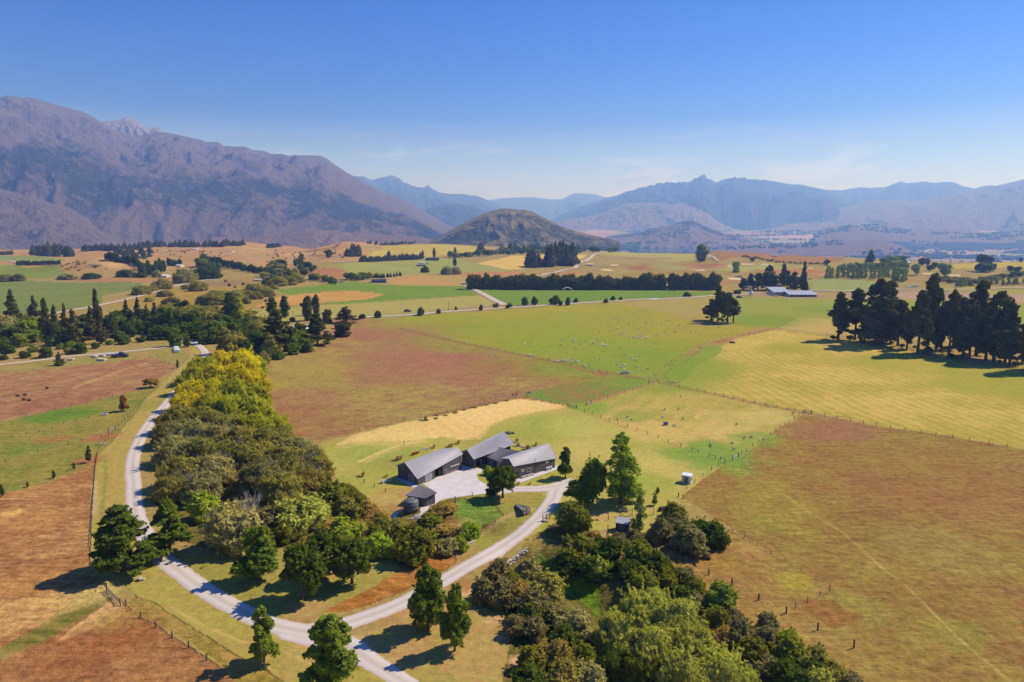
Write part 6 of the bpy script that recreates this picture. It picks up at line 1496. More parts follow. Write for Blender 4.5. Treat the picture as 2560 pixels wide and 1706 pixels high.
def bldg(name, label, cat, z, xl, xr, yb, yt, depth, wall, roof, yr=None, rz=None, win=3, gable=True):
    """far building: base from xl to xr at yb, eaves at yt, ridge at yr (view pixels)"""
    a, b = atz(z, xl, yb), atz(z, xr, yb); b = a + (b - a).normalized() * (b - a).length
    w_ = (b - a).length; he = ztop(a, *S(z, xl, yt)); hr = he + .25 * depth if yr is None else max(he + .4, ztop(a, *S(z, xl, yr)) * .9)
    t_ = empty(name, (a + b) / 2, math.atan2(b.y - a.y, b.x - a.x) if rz is None else rz); tag(t_, label, cat)
    he = max(he, 2.2)
    mb = MB(); mb.hexa([(-w_ / 2, 0, -1), (w_ / 2, 0, -1), (w_ / 2, depth, -1), (-w_ / 2, depth, -1)], [(-w_ / 2, 0, he), (w_ / 2, 0, he), (w_ / 2, depth, he), (-w_ / 2, depth, he)]); mb.build('wall', wall, t_)
    o_ = .5
    mb = MB(); r0, r1 = (-w_ / 2 - o_, depth / 2, hr), (w_ / 2 + o_, depth / 2, hr)
    slab(mb, [r0, r1, (w_ / 2 + o_, -o_, he - .05), (-w_ / 2 - o_, -o_, he - .05)], .2); slab(mb, [r1, r0, (-w_ / 2 - o_, depth + o_, he - .05), (w_ / 2 + o_, depth + o_, he - .05)], .2)
    mb.add([(-w_ / 2, 0, he), (-w_ / 2, depth, he), (-w_ / 2, depth / 2, hr - .2)], [(0, 2, 1)]); mb.add([(w_ / 2, 0, he), (w_ / 2, depth, he), (w_ / 2, depth / 2, hr - .2)], [(0, 1, 2)])
    mb.build('roof', roof, t_)
    for k in range(win):
        x = -w_ / 2 + w_ * (k + .5) / win
        mb = MB(); mb.box((x, -.05, he * .5), (w_ / win * .45, .12, he * .45)); mb.build('window', M['glass'], t_)
    return t_
M['whiteroof'] = simple('white_roof_steel', lin(226, 226, 226), .5, .3, .04, 1)
bldg('farm_shed', 'white roofed shed among trees at the left edge', 'shed', 'J', -30, 120, 1058, 1020, 9, M['cream'], M['whiteroof'], 992)
bldg('house', 'white walled house with a grey roof hidden behind the broad cypress', 'house', 'K', 846, 965, 978, 948, 8, M['white'], M['roof_l'], 925, None, 5)
bldg('farmhouse', 'white low farmhouse below the narrow poplars', 'house', 'J', 1418, 1530, 492, 478, 12, M['cream'], M['whiteroof'], 466)
bldg('farmhouse', 'long white farmhouse behind the poplar row', 'house', 'J', 1216, 1340, 394, 382, 12, M['white'], M['roof_l'], 370)
bldg('farm_shed', 'small white shed left of the rust coloured tree', 'shed', 'J', 1616, 1660, 396, 382, 10, M['white'], M['whiteroof'], 373)
bldg('farm_shed', 'low black roofed shed above the irrigated paddock', 'shed', 'K', 1578, 1712, 542, 524, 14, M['trim'], M['dkpaint'], 508)
bldg('house', 'small grey roofed house in the wooded dip', 'house', 'K', 500, 560, 530, 518, 10, M['cream'], M['roof_l'], 506, None, 2)
bldg('farm_shed', 'small pale shed at the corner of the long tree row', 'shed', 'L', 565, 610, 557, 548, 8, M['cream'], M['whiteroof'], 541, None, 2)
bldg('farmhouse', 'dark roofed farmhouse of the far farmstead', 'house', 'O', 1070, 1165, 800, 788, 14, M['trim'], M['dkpaint'], 776)
bldg('farm_shed', 'grey roofed shed in front of the far farmstead', 'shed', 'O', 1006, 1070, 842, 834, 12, M['clad2'], M['roof_d'], 824)
bldg('farm_shed', 'white shed in the yard of the far farmstead', 'shed', 'O', 1028, 1060, 822, 815, 8, M['white'], M['whiteroof'], 808, None, 2)
bldg('pavilion', 'pale roofed pavilion above the golf pond', 'pavilion', 'L', 1716, 1775, 384, 374, 9, M['stone'], M['whiteroof'], 365)
bldg('house', 'white house on the right skyline among trees', 'house', 'I', 1465, 1520, 178, 166, 12, M['white'], M['whiteroof'], 158)
bldg('farmhouse', 'white house on the golden hill near the skyline pines', 'house', 'J', 1755, 1805, 236, 228, 12, M['white'], M['whiteroof'], 222, None, 3)
bldg('house', 'pale house on the edge of the far terrace right of the lake', 'house', 'M', 1580, 1640, 300, 290, 12, M['cream'], M['roof_l'], 282, None, 3)
bldg('house', 'pale house in front of the dark roofed farmhouse row', 'house', 'I', 1390, 1425, 215, 205, 10, M['white'], M['whiteroof'], 198, None, 2)
def barn(label, xl, xr, yb, yt, depth):
    a, b = atz('M', xl, yb), atz('M', xr, yb); w_ = (b - a).length
    he = ztop(a, *S('M', xl, yt)); t_ = empty('barn', (a + b) / 2, math.atan2(b.y - a.y, b.x - a.x)); tag(t_, label, 'barn')
    hr = he + depth * .17
    mb = MB(); slab(mb, [(-w_ / 2 - 1, depth, hr), (w_ / 2 + 1, depth, hr), (w_ / 2 + 1, -1, he), (-w_ / 2 - 1, -1, he)], .25); mb.build('roof', M['steel'], t_)
    for nm, c, d in (('back_wall', (0, depth - .4, he / 2), (w_, .25, he + 1.5)), ('end_wall', (-w_ / 2 + .12, depth / 2, he / 2), (.25, depth - 1, he)), ('end_wall', (w_ / 2 - .12, depth / 2, he / 2), (.25, depth - 1, he))):
        mb = MB(); mb.box(c, d); mb.build(nm, M['clad'] if nm == 'back_wall' else M['cream'], t_)
    n = 7
    for k in range(n):
        mb = MB(); mb.box((-w_ / 2 + w_ * k / (n - 1), -.2, he / 2 - .3), (.35, .35, he - .2)); mb.build('post', M['trim_l'], t_)
    for k in (2, 3, 4):
        mb = MB(); mb.box((-w_ / 2 + w_ * (k + .5) / 6, depth - .8, he * .45), (w_ / 12, .2, he * .3)); mb.build('hay_bay', M['cream'], t_)
barn('long steel roofed barn with an open front beside the road, right bay', 1745, 1990, 672, 650, 16)
barn('taller steel roofed barn standing behind the open fronted one', 1600, 1745, 660, 628, 22)
q = gp(atz('M', 1385, 664)); silo = empty('silo', q); tag(silo, 'white silo with a conical top beside the barn', 'silo')
hs_ = ztop(q, *S('M', 1385, 618)); rs_ = 36 / 2 / 3.677 * q.y / FPX
mb = MB(); mb.lathe([(rs_, 1.2), (rs_, hs_)], 20); mb.build('body', M['whiteroof'], silo, True)
mb = MB(); mb.lathe([(rs_ * 1.04, hs_), (rs_ * .2, hs_ + rs_ * .8), (.1, hs_ + rs_ * .85)], 20); mb.build('roof', M['steel'], silo, True)
for k in range(4):
    mb = MB(); mb.box((rs_ * .8 * math.cos(k * 1.57 + .78), rs_ * .8 * math.sin(k * 1.57 + .78), .5), (.3, .3, 1.6)); mb.build('leg', M['steel'], silo)
q = gp(atz('I', 1812, 185)); tw_ = empty('silo', q); tag(tw_, 'slim white silo on the right skyline', 'silo')
mb = MB(); mb.lathe([(2.2, -1), (2.2, 12), (1.2, 14), (.1, 14.4)], 14); mb.build('body', M['whiteroof'], tw_, True)
# power poles
for z, x, yb, yt, lb in (('K', 860, 885, 800, 'power pole by the white caravan house'), ('L', 447, 790, 718, 'power pole over the white railed road'), ('K', 2285, 795, 718, 'power pole on the tan paddock road'), ('M', 680, 672, 612, 'power pole by the straight road below the tree row'), ('I', 785, 372, 318, 'power pole right of the barn'), ('I', 1146, 372, 315, 'power pole on the graded earth')):
    q = gp(atz(z, x, yb)); h = ztop(q, *S(z, x, yt)); t_ = empty('power_pole', q); tag(t_, lb, 'power pole')
    mb = MB(); mb.lathe([(.17, -.5), (.12, h)], 7); mb.build('pole', M['timber'], t_)
    mb = MB(); mb.box((0, 0, h - .6), (2.2, .12, .14)); mb.build('cross_arm', M['timber'], t_)
# sprinkler arch and boom
a, b = gp(atz('L', 1492, 624)), gp(atz('L', 1592, 616)); irr = empty('irrigator', a); tag(irr, 'pale arching irrigator in the vivid green paddock', 'irrigator')
h = ztop(a, *S('L', 1492, 588)); d = b - a
mb = MB(); mb.tube([d * f + Vector((0, 0, h * math.sin(math.pi * min(1, f * .85 + .15)) ** .8)) for f in np.linspace(0, 1, 14)], .28, 5); mb.build('arch', M['white'], irr)
mb = MB(); mb.box((0, 0, 1.0), (1.2, 1.2, 2.0)); mb.build('cart', M['steel'], irr)
a, b = gp(atz('M', 1330, 620)), gp(atz('M', 1545, 612)); bo = empty('irrigation_boom', a); tag(bo, 'long pale irrigation boom in front of the pine clump', 'irrigation boom'); d = b - a; h = ztop(a, *S('M', 1330, 576))
mb = MB(); mb.tube([Vector((0, 0, h)), d + Vector((0, 0, h))], .22, 5); mb.build('pipe', M['white'], bo)
for f in (.02, .5, .98):
    mb = MB(); mb.tube([d * f, d * f + Vector((0, 0, h))], .2, 5); mb.build('leg', M['steel'], bo)
for z, x, y, sx, lb in (('J', 652, 1255, 3.0, 'white tank crate in the strip below the pale road'), ('J', 870, 1226, 4.0, 'pale heap of boards below the pale road, left one'), ('J', 930, 1218, 5.0, 'pale heap of boards below the pale road, middle one'), ('J', 1010, 1212, 5.0, 'pale heap of boards below the pale road, right one'), ('J', 1076, 1200, 2.5, 'white box beside the dark parked vehicle'), ('J', 935, 1258, 7.0, 'long pale plank stack in the green strip')):
    q = gp(atz(z, x, y)); t_ = empty('pallet_stack', q, random.uniform(-.3, .3)); tag(t_, lb, 'stack')
    for k in range(3):
        mb = MB(); mb.box((random.uniform(-.3, .3), random.uniform(-.3, .3), .2 + .35 * k), (sx * random.uniform(.6, 1), 1.6, .3)); mb.build('pallet', M['cream'], t_)

stones('rock_outcrop', 'dark rock outcrop on the face of the golden knoll', 'rocks', 'J870,385', [(random.uniform(-9, 9), random.uniform(-5, 12), random.uniform(-.5, 1), random.uniform(3, 6)) for _ in range(12)], True)
# ------------------------------------------------------------------ trees and shrubs
def foliage_mat(name, var=.35, trans=.22, grain=1.0):
    m, t, out = new_mat(name)
    oi = nd(t, 'ShaderNodeObjectInfo')
    tcn = nd(t, 'ShaderNodeTexCoord')
    lf = nd(t, 'ShaderNodeAttribute', attribute_name='leaf').outputs['Fac']
    n1 = noise(t, tcn.outputs['Object'], .55 * grain, 3, .6)
    f = mathn(t, 'ADD', mathn(t, 'MULTIPLY', n1, .55), mathn(t, 'MULTIPLY', lf, .45))
    k = mathn(t, 'ADD', 1 - var, mathn(t, 'MULTIPLY', f, 2 * var))
    cmb = nd(t, 'ShaderNodeCombineXYZ')
    for i in range(3): t.links.new(k, cmb.inputs[i])
    c = mixc(t, 1.0, oi.outputs['Color'], cmb.outputs[0], 'MULTIPLY')
    hs_ = nd(t, 'ShaderNodeHueSaturation')
    hu = mathn(t, 'ADD', .485, mathn(t, 'MULTIPLY', mathn(t, 'ADD', mathn(t, 'MULTIPLY', n1, .6), mathn(t, 'MULTIPLY', oi.outputs['Random'], .4)), .03))
    t.links.new(hu, hs_.inputs['Hue']); t.links.new(c, hs_.inputs['Color'])
    d = nd(t, 'ShaderNodeBsdfDiffuse'); t.links.new(hs_.outputs[0], d.inputs['Color'])
    tr = nd(t, 'ShaderNodeBsdfTranslucent')
    tcol = mixc(t, 1.0, hs_.outputs[0], (1.25, 1.3, .6), 'MULTIPLY')
    t.links.new(tcol, tr.inputs['Color'])
    mx = nd(t, 'ShaderNodeMixShader'); mx.inputs[0].default_value = trans
    t.links.new(d.outputs[0], mx.inputs[1]); t.links.new(tr.outputs[0], mx.inputs[2])
    t.links.new(mx.outputs[0], out.inputs['Surface'])
    return m
M['leaf'] = foliage_mat('broadleaf_foliage', .45, .32)
M['needle'] = foliage_mat('needle_foliage', .45, .15)
M['bark'] = simple('brown_bark', lin(92, 78, 64), 1.0, .05, .35, 4.0)
M['bark_p'] = simple('pale_bark', lin(164, 154, 142), 1.0, .05, .25, 4.0)

_BASIS = [(.8507, .5257, 0), (-.8507, .5257, 0), (-.8507, -.5257, 0), (.8507, -.5257, 0), (.5257, 0, .8507), (.5257, 0, -.8507), (-.5257, 0, -.8507), (-.5257, 0, .8507), (0, .8507, .5257), (0, -.8507, .5257), (0, -.8507, -.5257), (0, .8507, -.5257)]
_ICO = [(0, 8, 4), (0, 5, 11), (1, 7, 8), (1, 11, 6), (3, 4, 9), (3, 10, 5), (2, 9, 7), (2, 6, 10), (0, 4, 3), (0, 3, 5), (1, 2, 7), (1, 6, 2), (8, 1, 11), (8, 11, 0), (9, 3, 10), (9, 10, 2), (4, 8, 7), (4, 7, 9), (5, 10, 6), (5, 6, 11)]
def leafcloud(name, lobes, n, size, seed, aspect=1.0, mode='out', core=0.59, cull=.82, jit=.26, sprig=.22):
    """crown of separate leaf sprays spread through rounded boughs.
    lobes: rows cx cy cz rx ry rz. mode: out = sprays face outwards, droop = hanging, flat = layered"""
    g = np.random.default_rng(seed)
    lb = np.array(lobes, float)
    area = (lb[:, 3] * lb[:, 4] + lb[:, 4] * lb[:, 5] + lb[:, 3] * lb[:, 5])
    which = g.choice(len(lb), int(n * 1.7), p=area / area.sum())
    d = g.normal(size=(len(which), 3)); d /= np.linalg.norm(d, axis=1)[:, None]
    d[:, 2] = np.where((d[:, 2] < -.25) & (g.random(len(d)) < .6), -d[:, 2], d[:, 2])
    c, r = lb[which, :3], lb[which, 3:]
    bump = 1.04 + .26 * gnoise(d[:, 0] * 2.6 + which * 3.1, d[:, 1] * 2.6 + d[:, 2] * 2.1, seed) - np.abs(g.normal(0, jit, len(which)))
    p = c + d * r * bump[:, None]
    keep = np.ones(len(p), bool)
    for i in range(len(lb)):
        q = (p - lb[i, :3]) / lb[i, 3:]
        keep &= ~(((q ** 2).sum(1) < cull ** 2) & (which != i))
    p, d, r = p[keep][:n], d[keep][:n], r[keep][:n]
    if sprig:
        k = max(10, int(len(p) * sprig / 16)); pick = g.choice(len(p), k)
        o_ = d[pick] + np.array([0, 0, .45]) + g.normal(size=(k, 3)) * .3; o_ /= np.linalg.norm(o_, axis=1)[:, None]
        tt = g.random((k, 16, 1)); ln = r[pick].mean(1)[:, None, None] * g.uniform(.35, .95, (k, 1, 1))
        sp_ = (p[pick][:, None] + o_[:, None] * ln * tt + g.normal(size=(k, 16, 3)) * .55 * size * (1.15 - tt)).reshape(-1, 3)
        p = np.concatenate([p, sp_]); d = np.concatenate([d, np.repeat(o_, 16, 0)])
    m = len(p)
    rnd = g.normal(size=(m, 3))
    if mode == 'droop':
        nr = d * [1, 1, .55] + rnd * .38
    elif mode == 'flat':
        nr = d * .5 + np.array([0, 0, .8]) + rnd * .35
    else:
        nr = d + np.array([0, 0, .22]) + rnd * .6
    nr /= np.linalg.norm(nr, axis=1)[:, None]
    if mode == 'droop':
        up_ = np.tile(np.array([0, 0, -1.0]), (m, 1)) + d * .45 + rnd * .25
    else:
        up_ = g.normal(size=(m, 3))
    a = up_ - nr * (up_ * nr).sum(1)[:, None]; a /= np.linalg.norm(a, axis=1)[:, None] + 1e-9
    b = np.cross(nr, a)
    s = size * g.uniform(.55, 1.35, m)[:, None]
    la, lb_ = a * s * aspect, b * s / max(aspect, 1) ** .5
    kx = g.uniform(.6, 1.0, (m, 1)); ky = g.uniform(.35, .75, (m, 1))
    quad = np.stack([p - la * .9, p + lb_ * ky + nr * s * .12, p + la * kx, p - lb_ * (1.1 - ky) - nr * s * .1], 1).reshape(-1, 3)
    Qd = np.arange(m * 4).reshape(-1, 4)
    me = bpy.data.meshes.new(name)
    V_ = [quad]; F4 = Qd; nv = m * 4
    tris = []
    if core:
        bs = np.array(_BASIS)
        for i in range(len(lb)):
            V_.append(lb[i, :3] + bs * lb[i, 3:] * core * (1 + .12 * g.normal(size=(12, 1))))
            tris += [(nv + x, nv + y, nv + z) for x, y, z in _ICO]; nv += 12
    V_ = np.concatenate(V_)
    tris = np.array(tris, dtype=np.int32).reshape(-1, 3)
    me.vertices.add(len(V_)); me.vertices.foreach_set('co', V_.astype(np.float32).ravel())
    nl = m * 4 + len(tris) * 3
    me.loops.add(nl); me.loops.foreach_set('vertex_index', np.concatenate([F4.ravel(), tris.ravel()]).astype(np.int32))
    me.polygons.add(m + len(tris))
    me.polygons.foreach_set('loop_start', np.concatenate([np.arange(m) * 4, m * 4 + np.arange(len(tris)) * 3]).astype(np.int32))
    at_ = me.attributes.new('leaf', 'FLOAT', 'POINT')
    lv = np.full(len(V_), .35); lv[:m * 4] = np.repeat(g.random(m), 4)
    at_.data.foreach_set('value', lv.astype(np.float32))
    me.update(calc_edges=True)
    return me
def trunkmesh(name, h, r, limbs=(), lean=(0, 0), n=7, seed=0):
    g = np.random.default_rng(seed)
    mb = MB()
    pts = [Vector((lean[0] * f + .04 * r * g.normal(), lean[1] * f + .04 * r * g.normal(), h * f - (.25 if f == 0 else 0))) for f in (0, .12, .35, .6, .8, 1)]
    mb.tube(pts, [r * 1.35, r, r * .8, r * .55, r * .35, r * .12], n)
    for p, q, rr_ in limbs:
        p, q = Vector(p), Vector(q); mid = p.lerp(q, .5) + Vector((0, 0, -.05 * (q - p).length))
        mb.tube([p, mid, q], [rr_, rr_ * .7, rr_ * .25], 5)
    me = bpy.data.meshes.new(name); me.from_pydata(mb.v, [], mb.f); me.update()
    return me

PROTO = {}          # species -> list of (crown mesh, trunk mesh, native height, native width)
def proto(sp, crown, trunk, h, wdt, leafm='leaf', barkm='bark'):
    crown.materials.append(M[leafm]); trunk.materials.append(M[barkm])
    PROTO.setdefault(sp, []).append((crown, trunk, h, wdt))
def g_(s): return np.random.default_rng(s)
def limbs_to(lobes, h0, h1, r, k, g, z=lambda q: q):
    ls = []
    for i in g.choice(len(lobes), min(k, len(lobes)), replace=False):
        c = lobes[i]
        zz = h0 + (h1 - h0) * g.random() * .6
        zz = min(zz, c[2] * .8)
        ls.append(((0, 0, zz), (c[0], c[1], c[2]), r * .38))
    return ls
# round broadleaf (oak like)
for v in range(4):
    g = g_(100 + v); lob = []
    while len(lob) < 34:
        d = g.normal(size=3); d /= np.linalg.norm(d)
        if d[2] < -.75: continue
        q = g.uniform(.55, .95)
        x, y, z = d[0] * 3.3 * q, d[1] * 3.3 * q, 5.1 + d[2] * 4.2 * q
        r = g.uniform(.62, 1.2) * (1.1 - .35 * max(d[2], 0))
        lob.append((x, y, z, r, r, r * .85))
    lob.append((0, 0, 5.9, 2.3, 2.3, 2.7))
    proto('round', leafcloud('oak_crown', lob, 9000, .31, v, core=0.42), trunkmesh('oak_trunk', 7.5, .27, limbs_to(lob[:-1], 1.6, 6, .27, 9, g), seed=v), 10.4, 8.4)
# upright oval young tree
for v in range(3):
    g = g_(200 + v); lob = []
    for i in range(34):
        z = g.uniform(1.6, 8.8); f = (z - 1.6) / 8
        rad = 2.7 * (math.sin(math.pi * min(1, f ** .62)) ** .75) * g.uniform(.35, 1.0)
        a = g.uniform(0, 6.28); r = g.uniform(.5, 1.0) * (1.15 - .6 * f)
        lob.append((rad * math.cos(a), rad * math.sin(a), z, r, r, r * 1.25))
    for i in range(4): a = g.uniform(0, 6.28); lob.append((.9 * math.cos(a), .9 * math.sin(a), g.uniform(8.2, 9.3), .3, .3, .75))
    lob.append((0, 0, 9.4, .4, .4, .8)); lob.append((0, 0, 4.6, 1.2, 1.2, 2.4))
    proto('oval', leafcloud('young_crown', lob, 6500, .27, 20 + v, core=0.49), trunkmesh('young_trunk', 9, .17, limbs_to(lob[:-2], 1.5, 6, .17, 9, g), seed=v), 10, 5.6)
# layered spreading tree
for v in range(2):
    g = g_(300 + v); lob = []
    for i in range(70):
        f = g.random() ** .85; z = 1.2 + 8.0 * f
        rad = (5.2 * (1 - f) ** 1.0 + .3) * g.uniform(.45, 1.0); a = g.uniform(0, 6.28)
        r = g.uniform(.6, 1.2) * (1.1 - .5 * f)
        lob.append((rad * math.cos(a), rad * math.sin(a), z + g.uniform(-.2, .2), r * 1.3, r * 1.3, r * .32))
    for f in (.15, .35, .55, .8): lob.append((0, 0, 1.2 + 8.2 * f, 1.5 * (1 - f) + .2, 1.5 * (1 - f) + .2, 1.2))
    proto('layered', leafcloud('spreading_crown', lob, 11000, .30, 30 + v, mode='flat', core=0.45), trunkmesh('spreading_trunk', 8.5, .3, limbs_to(lob[:-4], .8, 7, .3, 16, g), seed=v), 10, 11)
# airy poplar
for v in range(2):
    g = g_(400 + v); lob = []
    for i in range(44):
        f = g.random(); z = .9 + 8.6 * f
        rad = (1.75 * (1 - f) ** .7 + .15) * g.uniform(.3, 1.0); a = g.uniform(0, 6.28)
        r = g.uniform(.42, .8) * (1.1 - .45 * f)
        lob.append((rad * math.cos(a), rad * math.sin(a), z, r, r, r * 1.25))
    lob.append((0, 0, 9.75, .2, .2, .5)); lob.append((.5, .2, 9.2, .22, .22, .45))
    proto('airy', leafcloud('airy_poplar_crown', lob, 5200, .19, 40 + v, core=0, cull=.7), trunkmesh('airy_poplar_trunk', 9.6, .14, limbs_to(lob[:-2], .8, 7, .14, 14, g), seed=v), 10.1, 4.6)
# columnar poplar
for v in range(3):
    g = g_(450 + v); lob = []
    for i in range(22):
        f = i / 21; z = .9 + 8.3 * f
        w_ = .95 * math.sin(math.pi * min(1, (f * .9 + .1)) ** .8) ** .6 + .18
        a = g.uniform(0, 6.28); q = g.uniform(0, .45) * w_
        r = w_ * g.uniform(.6, .85)
        lob.append((q * math.cos(a), q * math.sin(a), z, r, r, r * 1.5))
    proto('column', leafcloud('poplar_crown', lob, 2600, .26, 45 + v, aspect=1.5, core=0.61), trunkmesh('poplar_trunk', 6, .2, seed=v), 10.2, 2.4)
# willow: piled billowing domes of fine drooping leaves
for v in range(4):
    g = g_(500 + v); lob = []
    for i in range(24):
        d = g.normal(size=3); d /= np.linalg.norm(d); d[2] = abs(d[2]) * .9 + .02
        q = g.uniform(.55, .98)
        r = g.uniform(1.0, 1.75)
        lob.append((d[0] * 3.9 * q, d[1] * 3.9 * q, 2.6 + d[2] * 5.4 * q, r, r, r * 1.05))
    for i in range(9):
        a = i * .698 + g.uniform(-.2, .2); r = g.uniform(1.1, 1.5)
        lob.append((3.5 * math.cos(a), 3.5 * math.sin(a), 1.7, r, r, 1.6))
    lob.append((0, 0, 4.2, 3.0, 3.0, 3.6))
    proto('willow', leafcloud('willow_crown', lob, 17000, .27, 50 + v, aspect=1.9, mode='droop', core=0.61, cull=.86, jit=.2), trunkmesh('willow_trunk', 5.5, .4, limbs_to(lob[:-10], .9, 4, .4, 7, g), seed=v), 9.6, 10.2)
# shrub
for v in range(5):
    g = g_(600 + v); lob = []
    for i in range(16):
        d = g.normal(size=3); d /= np.linalg.norm(d); d[2] = abs(d[2])
        q = g.uniform(.4, .95); r = g.uniform(1.0, 1.9)
        lob.append((d[0] * 3.7 * q, d[1] * 3.7 * q, 1.4 + d[2] * 5.6 * q, r, r, r * 1.05))
    lob.append((0, 0, 2.6, 3.2, 3.2, 2.8))
    proto('shrub', leafcloud('shrub_foliage', lob, 6000, .40, 60 + v, aspect=1.2, core=0.59, jit=.28), trunkmesh('shrub_stem', 4, .3, seed=v), 9, 10)
# bushy broadleaf, leafy to the ground
for v in range(4):
    g = g_(650 + v); lob = []
    for i in range(24):
        d = g.normal(size=3); d /= np.linalg.norm(d)
        q = g.uniform(.45, .95); r = g.uniform(.9, 1.6)
        lob.append((d[0] * 3.2 * q, d[1] * 3.2 * q, 5.0 + d[2] * 4.1 * q, r, r, r * 1.05))
    for i in range(6):
        a = i * 1.047; lob.append((2.1 * math.cos(a), 2.1 * math.sin(a), 1.1, 1.4, 1.4, 1.3))
    lob.append((0, 0, 4.8, 2.4, 2.4, 3.2))
    proto('bushy', leafcloud('bushy_crown', lob, 4600, .42, 65 + v, core=.6), trunkmesh('bushy_trunk', 6, .3, limbs_to(lob[:20], 1, 5, .3, 6, g), seed=v), 10.2, 8.2)
# pine: irregular tufted boughs, open below
for v in range(5):
    g = g_(700 + v); lob = []; lm = []
    lo = (.22, .06, .12, .34, .03)[v]; wd = (2.5, 2.7, 2.3, 1.9, 3.1)[v]
    for i in range(58):
        f = lo + (1 - lo) * g.random() ** .8; z = 9.4 * f + .2
        sh_ = max(.12, (1 - abs((f - lo) / (1 - lo) - .38) * 1.25)) if v < 4 else (1.05 - f)
        rad = wd * sh_ * g.uniform(.3, 1.1); a = g.uniform(0, 6.28)
        r = g.uniform(.42, .85) * (1.12 - .4 * f)
        x, y = rad * math.cos(a), rad * math.sin(a)
        lob.append((x, y, z, r, r, r * .72))
        if i % 2 == 0: lm.append(((0, 0, max(.4, z - .5)), (x, y, z), .06))
    lob.append((0, 0, 9.5, .5, .5, .6)); lob.append((0, 0, 10 * (.5 + lo / 2), wd * .38, wd * .38, 2.4))
    proto('pine', leafcloud('pine_crown', lob, 6000, .26, 70 + v, core=0.36, cull=.7, jit=.34), trunkmesh('pine_trunk', 9.6, .21, lm, seed=v), 10.1, wd * 2.2, 'needle')
# spruce / fir: ragged narrow cone
for v in range(4):
    g = g_(800 + v); lob = []
    wd = (1.7, 1.35, 2.0, 1.5)[v]
    for i in range(42):
        f = (i + g.random()) / 42; z = .5 + 9.2 * f
        rad = wd * (1 - f) ** .85 * g.uniform(.35, 1.05); a = g.uniform(0, 6.28)
        r = (.72 * (1 - f) + .2) * g.uniform(.8, 1.2)
        lob.append((rad * math.cos(a), rad * math.sin(a), z, r, r, r * .62))
    for f in (.12, .3, .5, .7): lob.append((0, 0, .5 + 9.2 * f, wd * .62 * (1 - f), wd * .62 * (1 - f), 1.3))
    lob.append((0, 0, 9.8, .12, .12, .4))
    proto('fir', leafcloud('fir_crown', lob, 3600, .30, 80 + v, aspect=1.2, core=0.57), trunkmesh('fir_trunk', 9, .2, seed=v), 10.2, wd * 2.4, 'needle')
# small far broadleaf (light mesh)
for v in range(3):
    g = g_(900 + v); lob = []
    for i in range(12):
        d = g.normal(size=3); d /= np.linalg.norm(d)
        r = g.uniform(1.5, 2.2); q = g.uniform(.5, .85)
        lob.append((d[0] * 3.4 * q, d[1] * 3.4 * q, 5.4 + d[2] * 3.6 * q, r, r, r))
    proto('farround', leafcloud('far_crown', lob, 1400, .7, 90 + v, core=0.66), trunkmesh('far_trunk', 6, .35, seed=v), 10, 8.6)
for v in range(3):
    g = g_(950 + v); lob = []
    for i in range(14):
        f = i / 13; z = .8 + 8.6 * f; a = g.uniform(0, 6.28); q = .5 * (1 - f)
        r = 1.5 * (1 - f) + .35
        lob.append((q * math.cos(a), q * math.sin(a), z, r, r, r * .8))
    proto('farfir', leafcloud('far_conifer_crown', lob, 1000, .6, 95 + v, core=0.66), trunkmesh('far_conifer_trunk', 7, .3, seed=v), 10, 4, 'needle')
# bare grey branches
def twigs(name, seed, n0=11, h=8.0):
    g = g_(seed); mb = MB()
    def grow(p, d, l, r, lev):
        q = p + d * l
        mb.tube([p, p.lerp(q, .5) + Vector(g.normal(size=3)) * l * .06, q], [r, r * .8, r * .55], 3, False)
        if lev == 0: return
        for _ in range(3 if lev > 1 else 4):
            nd_ = (d + Vector(g.normal(size=3)) * .48 + Vector((0, 0, .12))).normalized()
            grow(q if g.random() < .6 else p.lerp(q, .6), nd_, l * g.uniform(.55, .8), r * .55, lev - 1)
    for i in range(n0):
        a = i / n0 * 6.28 + g.uniform(-.2, .2); t_ = g.uniform(.2, .75)
        grow(Vector((0, 0, 0)), Vector((math.cos(a) * t_, math.sin(a) * t_, 1 - t_ * .4)).normalized(), h * .36, .10, 3)
    me = bpy.data.meshes.new(name); me.from_pydata(mb.v, [], mb.f); me.update(); me.materials.append(M['bark_p'])
    return me
TW = [twigs('bare_branches', 1), twigs('bare_branches', 2)]

